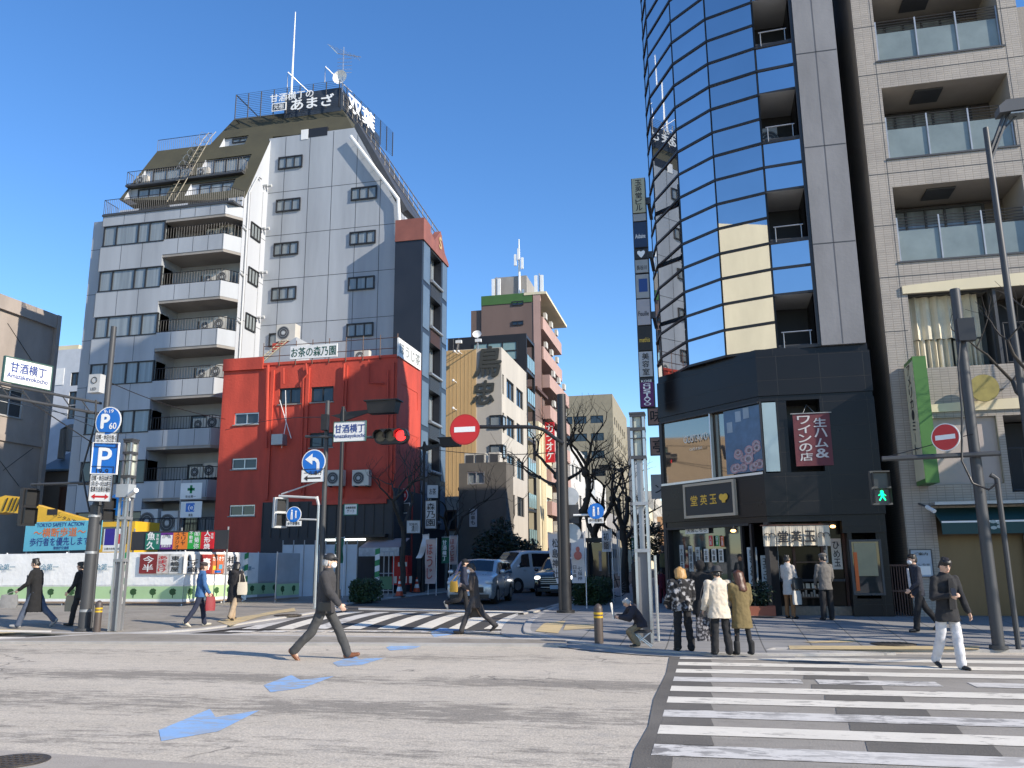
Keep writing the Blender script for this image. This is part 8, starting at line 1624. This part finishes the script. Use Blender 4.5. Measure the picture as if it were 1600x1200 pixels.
t, J, sc = person('woman with long auburn hair in an olive coat and black boots at the kerb', 1162, 1023, 891, A_+14, ((3, 3, 0, 3), (-3, 2, 0, 5)), ((20, 10, 60, 30), (4, 8, 30, 20)), 2, 10, 15, fab('olive', (.155, .115, .048)), .52, .03, 1.12, blk_f, .8, k('boot_black', (.014, .014, .015), .85), 'long', hair_br, boots=True, puffy=.015)
# left pavement
t, J, sc = person('person in a long open black coat with grey lining walking left along the fence', 52, 973, 873, Lf, ((26, 8, 10), (-24, 22, -36)), ((14, 8, 40, 10), (-6, 8, 30, 5)), 6, 16, -6, fab('black_coat', (.011, .011, .012)), .42, .06, 1.05, fab('denim', (.075, .095, .14)), 1.0, k('grey_sneaker', (.3, .3, .3), .7), 'bun', hair_b, lining=fab('lining_grey', (.15, .145, .14)))
bag('grey_bag', 'soft grey bag swinging from the hand of the long black coat wearer', J['wr', 0]+Vector((-.18, -.1, -.28)), .42, .32, .14, fab('bag_grey', (.20, .20, .20)), rad(25), J['wr', 0])
t, J, sc = person('person in a dark padded jacket mostly hidden behind the left signal pole', 122, 970, 878, Lf, ((12, 6, 6), (-14, 12, -20)), ((8, 8, 30, 10), (-4, 8, 20, 0)), 4, 0, 0, fab('black', (.016, .016, .018)), .72, .02, 1.15, blk_f, 1., None, 'short', hair_b)
bag('beige_bag', 'beige paper bag showing left of the thick signal pole', onG(108, 970, KH)+UP*.55, .28, .40, .12, k('beige_paper', (.40, .34, .24), .8), rad(15), onG(110, 970, KH)+UP*.95)
t, J, sc = person('person in a bright blue jacket, navy trousers and dark beret walking away along the fence', 310, 971, 879, A_-58, ((16, 6, 6), (-18, 16, -30)), ((4, 10, 30, 5), (6, 10, 26, 5)), 3, 4, 0, fab('blue', (.045, .12, .27)), .78, .02, 1.1, navy_f, .95, k('pale_sneaker', (.45, .42, .34), .7), 'short', hair_br, 'beret', k('beret_brown', (.05, .035, .035), .8))
bag('red_bag', 'red tote bag carried by the person in the blue jacket', J['wr', 1]+Vector((.05, -.02, -.26)), .24, .34, .12, k('bag_red', (.24, .02, .025), .6, bump=.3), rad(50), J['wr', 1])
t, J, sc = person('woman in a long black padded coat and beige trousers walking away by the striped post', 364, 966, 878, A_-20, ((12, 5, 4), (-14, 14, -26)), ((6, 8, 40, 20), (4, 8, 20, 5)), 3, 6, 0, fab('padded_black', (.022, .020, .022)), .52, .03, 1.12, fab('beige_trouser', (.36, .27, .18)), 1.15, None, 'bob', hair_b, puffy=.02, skirt=1)
bag('tote_bag', 'cream canvas tote bag on the shoulder of the woman in the long black padded coat', J['hip']+Vector((.28, -.10, .02)), .26, .32, .1, k('canvas_cream', (.46, .41, .33), .85, bump=.3), rad(30), J['sh', 1]+UP*.08)
# right pavement, background
t, J, sc = person('man in black with a pale scarf standing in shade beside the right lantern post', 996, 957, 866, Rt+20, ((1, 1, 0), (-2, 1, 0)), ((10, 8, 95, 20), (4, 6, 20, 0)), 1, 6, 0, blk_f, .74, .01, 1.05, blk_f, 1., None, 'short', hair_b, inner=fab('pale_scarf', (.35, .35, .38)))
t, J, sc = person('person with an olive backpack walking away in the shade behind the lantern post', 1040, 936, 852, A_, ((14, 4, 0), (-12, 10, -20)), ((0, 6, 12, 0), (0, 6, 12, 0)), 3, 0, 0, blk_f, .78, .01, 1.05, blk_f, 1., None, 'short', hair_b)
bag('backpack', 'olive backpack worn by the person walking away behind the lantern post', J['neck']+Vector((.04, -.24, -.26)), .36, .5, .22, fab('backpack_olive', (.10, .10, .05)), rad(12), None, taper=.7)
t, J, sc = person('small child in maroon standing in the shade behind the lantern post', 1036, 943, 889, A_, ((2, 2, 0), (-2, 2, 0)), ((4, 6, 12, 0), (4, 6, 12, 0)), 0, 0, 0, fab('maroon', (.10, .012, .028)), .72, .01, 1.1, fab('maroon', (.10, .012, .028)), 1.1, None, 'short', hair_b)
# seated man with folding stool and paper
t, J, sc = person('grey haired man in a dark padded jacket seated on a low folding stool reading', 1004, 1011, 943, Lf+8, ((66, 96, 0, 8), (58, 92, 0, 8)), ((34, 8, 62, 20), (34, 8, 62, 20)), 34, 16, 0, fab('padded_navy', (.025, .024, .034)), .80, .03, 1.2, fab('khaki', (.25, .195, .12)), 1.15, k('shoe_black'), 'short', hair_g, seat=.4, skirt=1, puffy=.05, scale=1.12)
st_p = J['hip']; s_ = thing('folding_stool', 'small folding stool with steel legs under the seated man', 'stool', (st_p.x, st_p.y, base(st_p.y)+KH)); zg = base(st_p.y)+KH; q = M(); q.box(st_p.x-.19, st_p.y-.15, st_p.z-.17, st_p.x+.19, st_p.y+.15, st_p.z-.13, k('stool_canvas', (.05, .05, .055), .9)); q.build('seat', s_)
for sy in (-1, 1):
    for sx in (-1, 1): q = M(); q.tube([(st_p.x+sx*.18, st_p.y+sy*.14, zg+.01), (st_p.x-sx*.18, st_p.y+sy*.14, st_p.z-.15)], .012, silver, 6); q.build('leg', s_)
pp_ = thing('newspaper', 'folded pale paper held up by the seated man', 'paper', J['wr', 0]); q = M(); c = (J['wr', 0]+J['wr', 1])/2+Vector((-.07, .02, .10)); q.add([c+Vector(w) for w in ((-.03, -.12, -.14), (-.03, .12, -.14), (-.08, .12, .16), (-.08, -.12, .16), (-.015, -.12, -.14), (-.015, .12, -.14), (-.065, .12, .16), (-.065, -.12, .16))], [(0, 1, 2, 3), (7, 6, 5, 4), (0, 4, 5, 1), (1, 5, 6, 2), (2, 6, 7, 3), (3, 7, 4, 0)], pw); q.build('sheet', pp_)
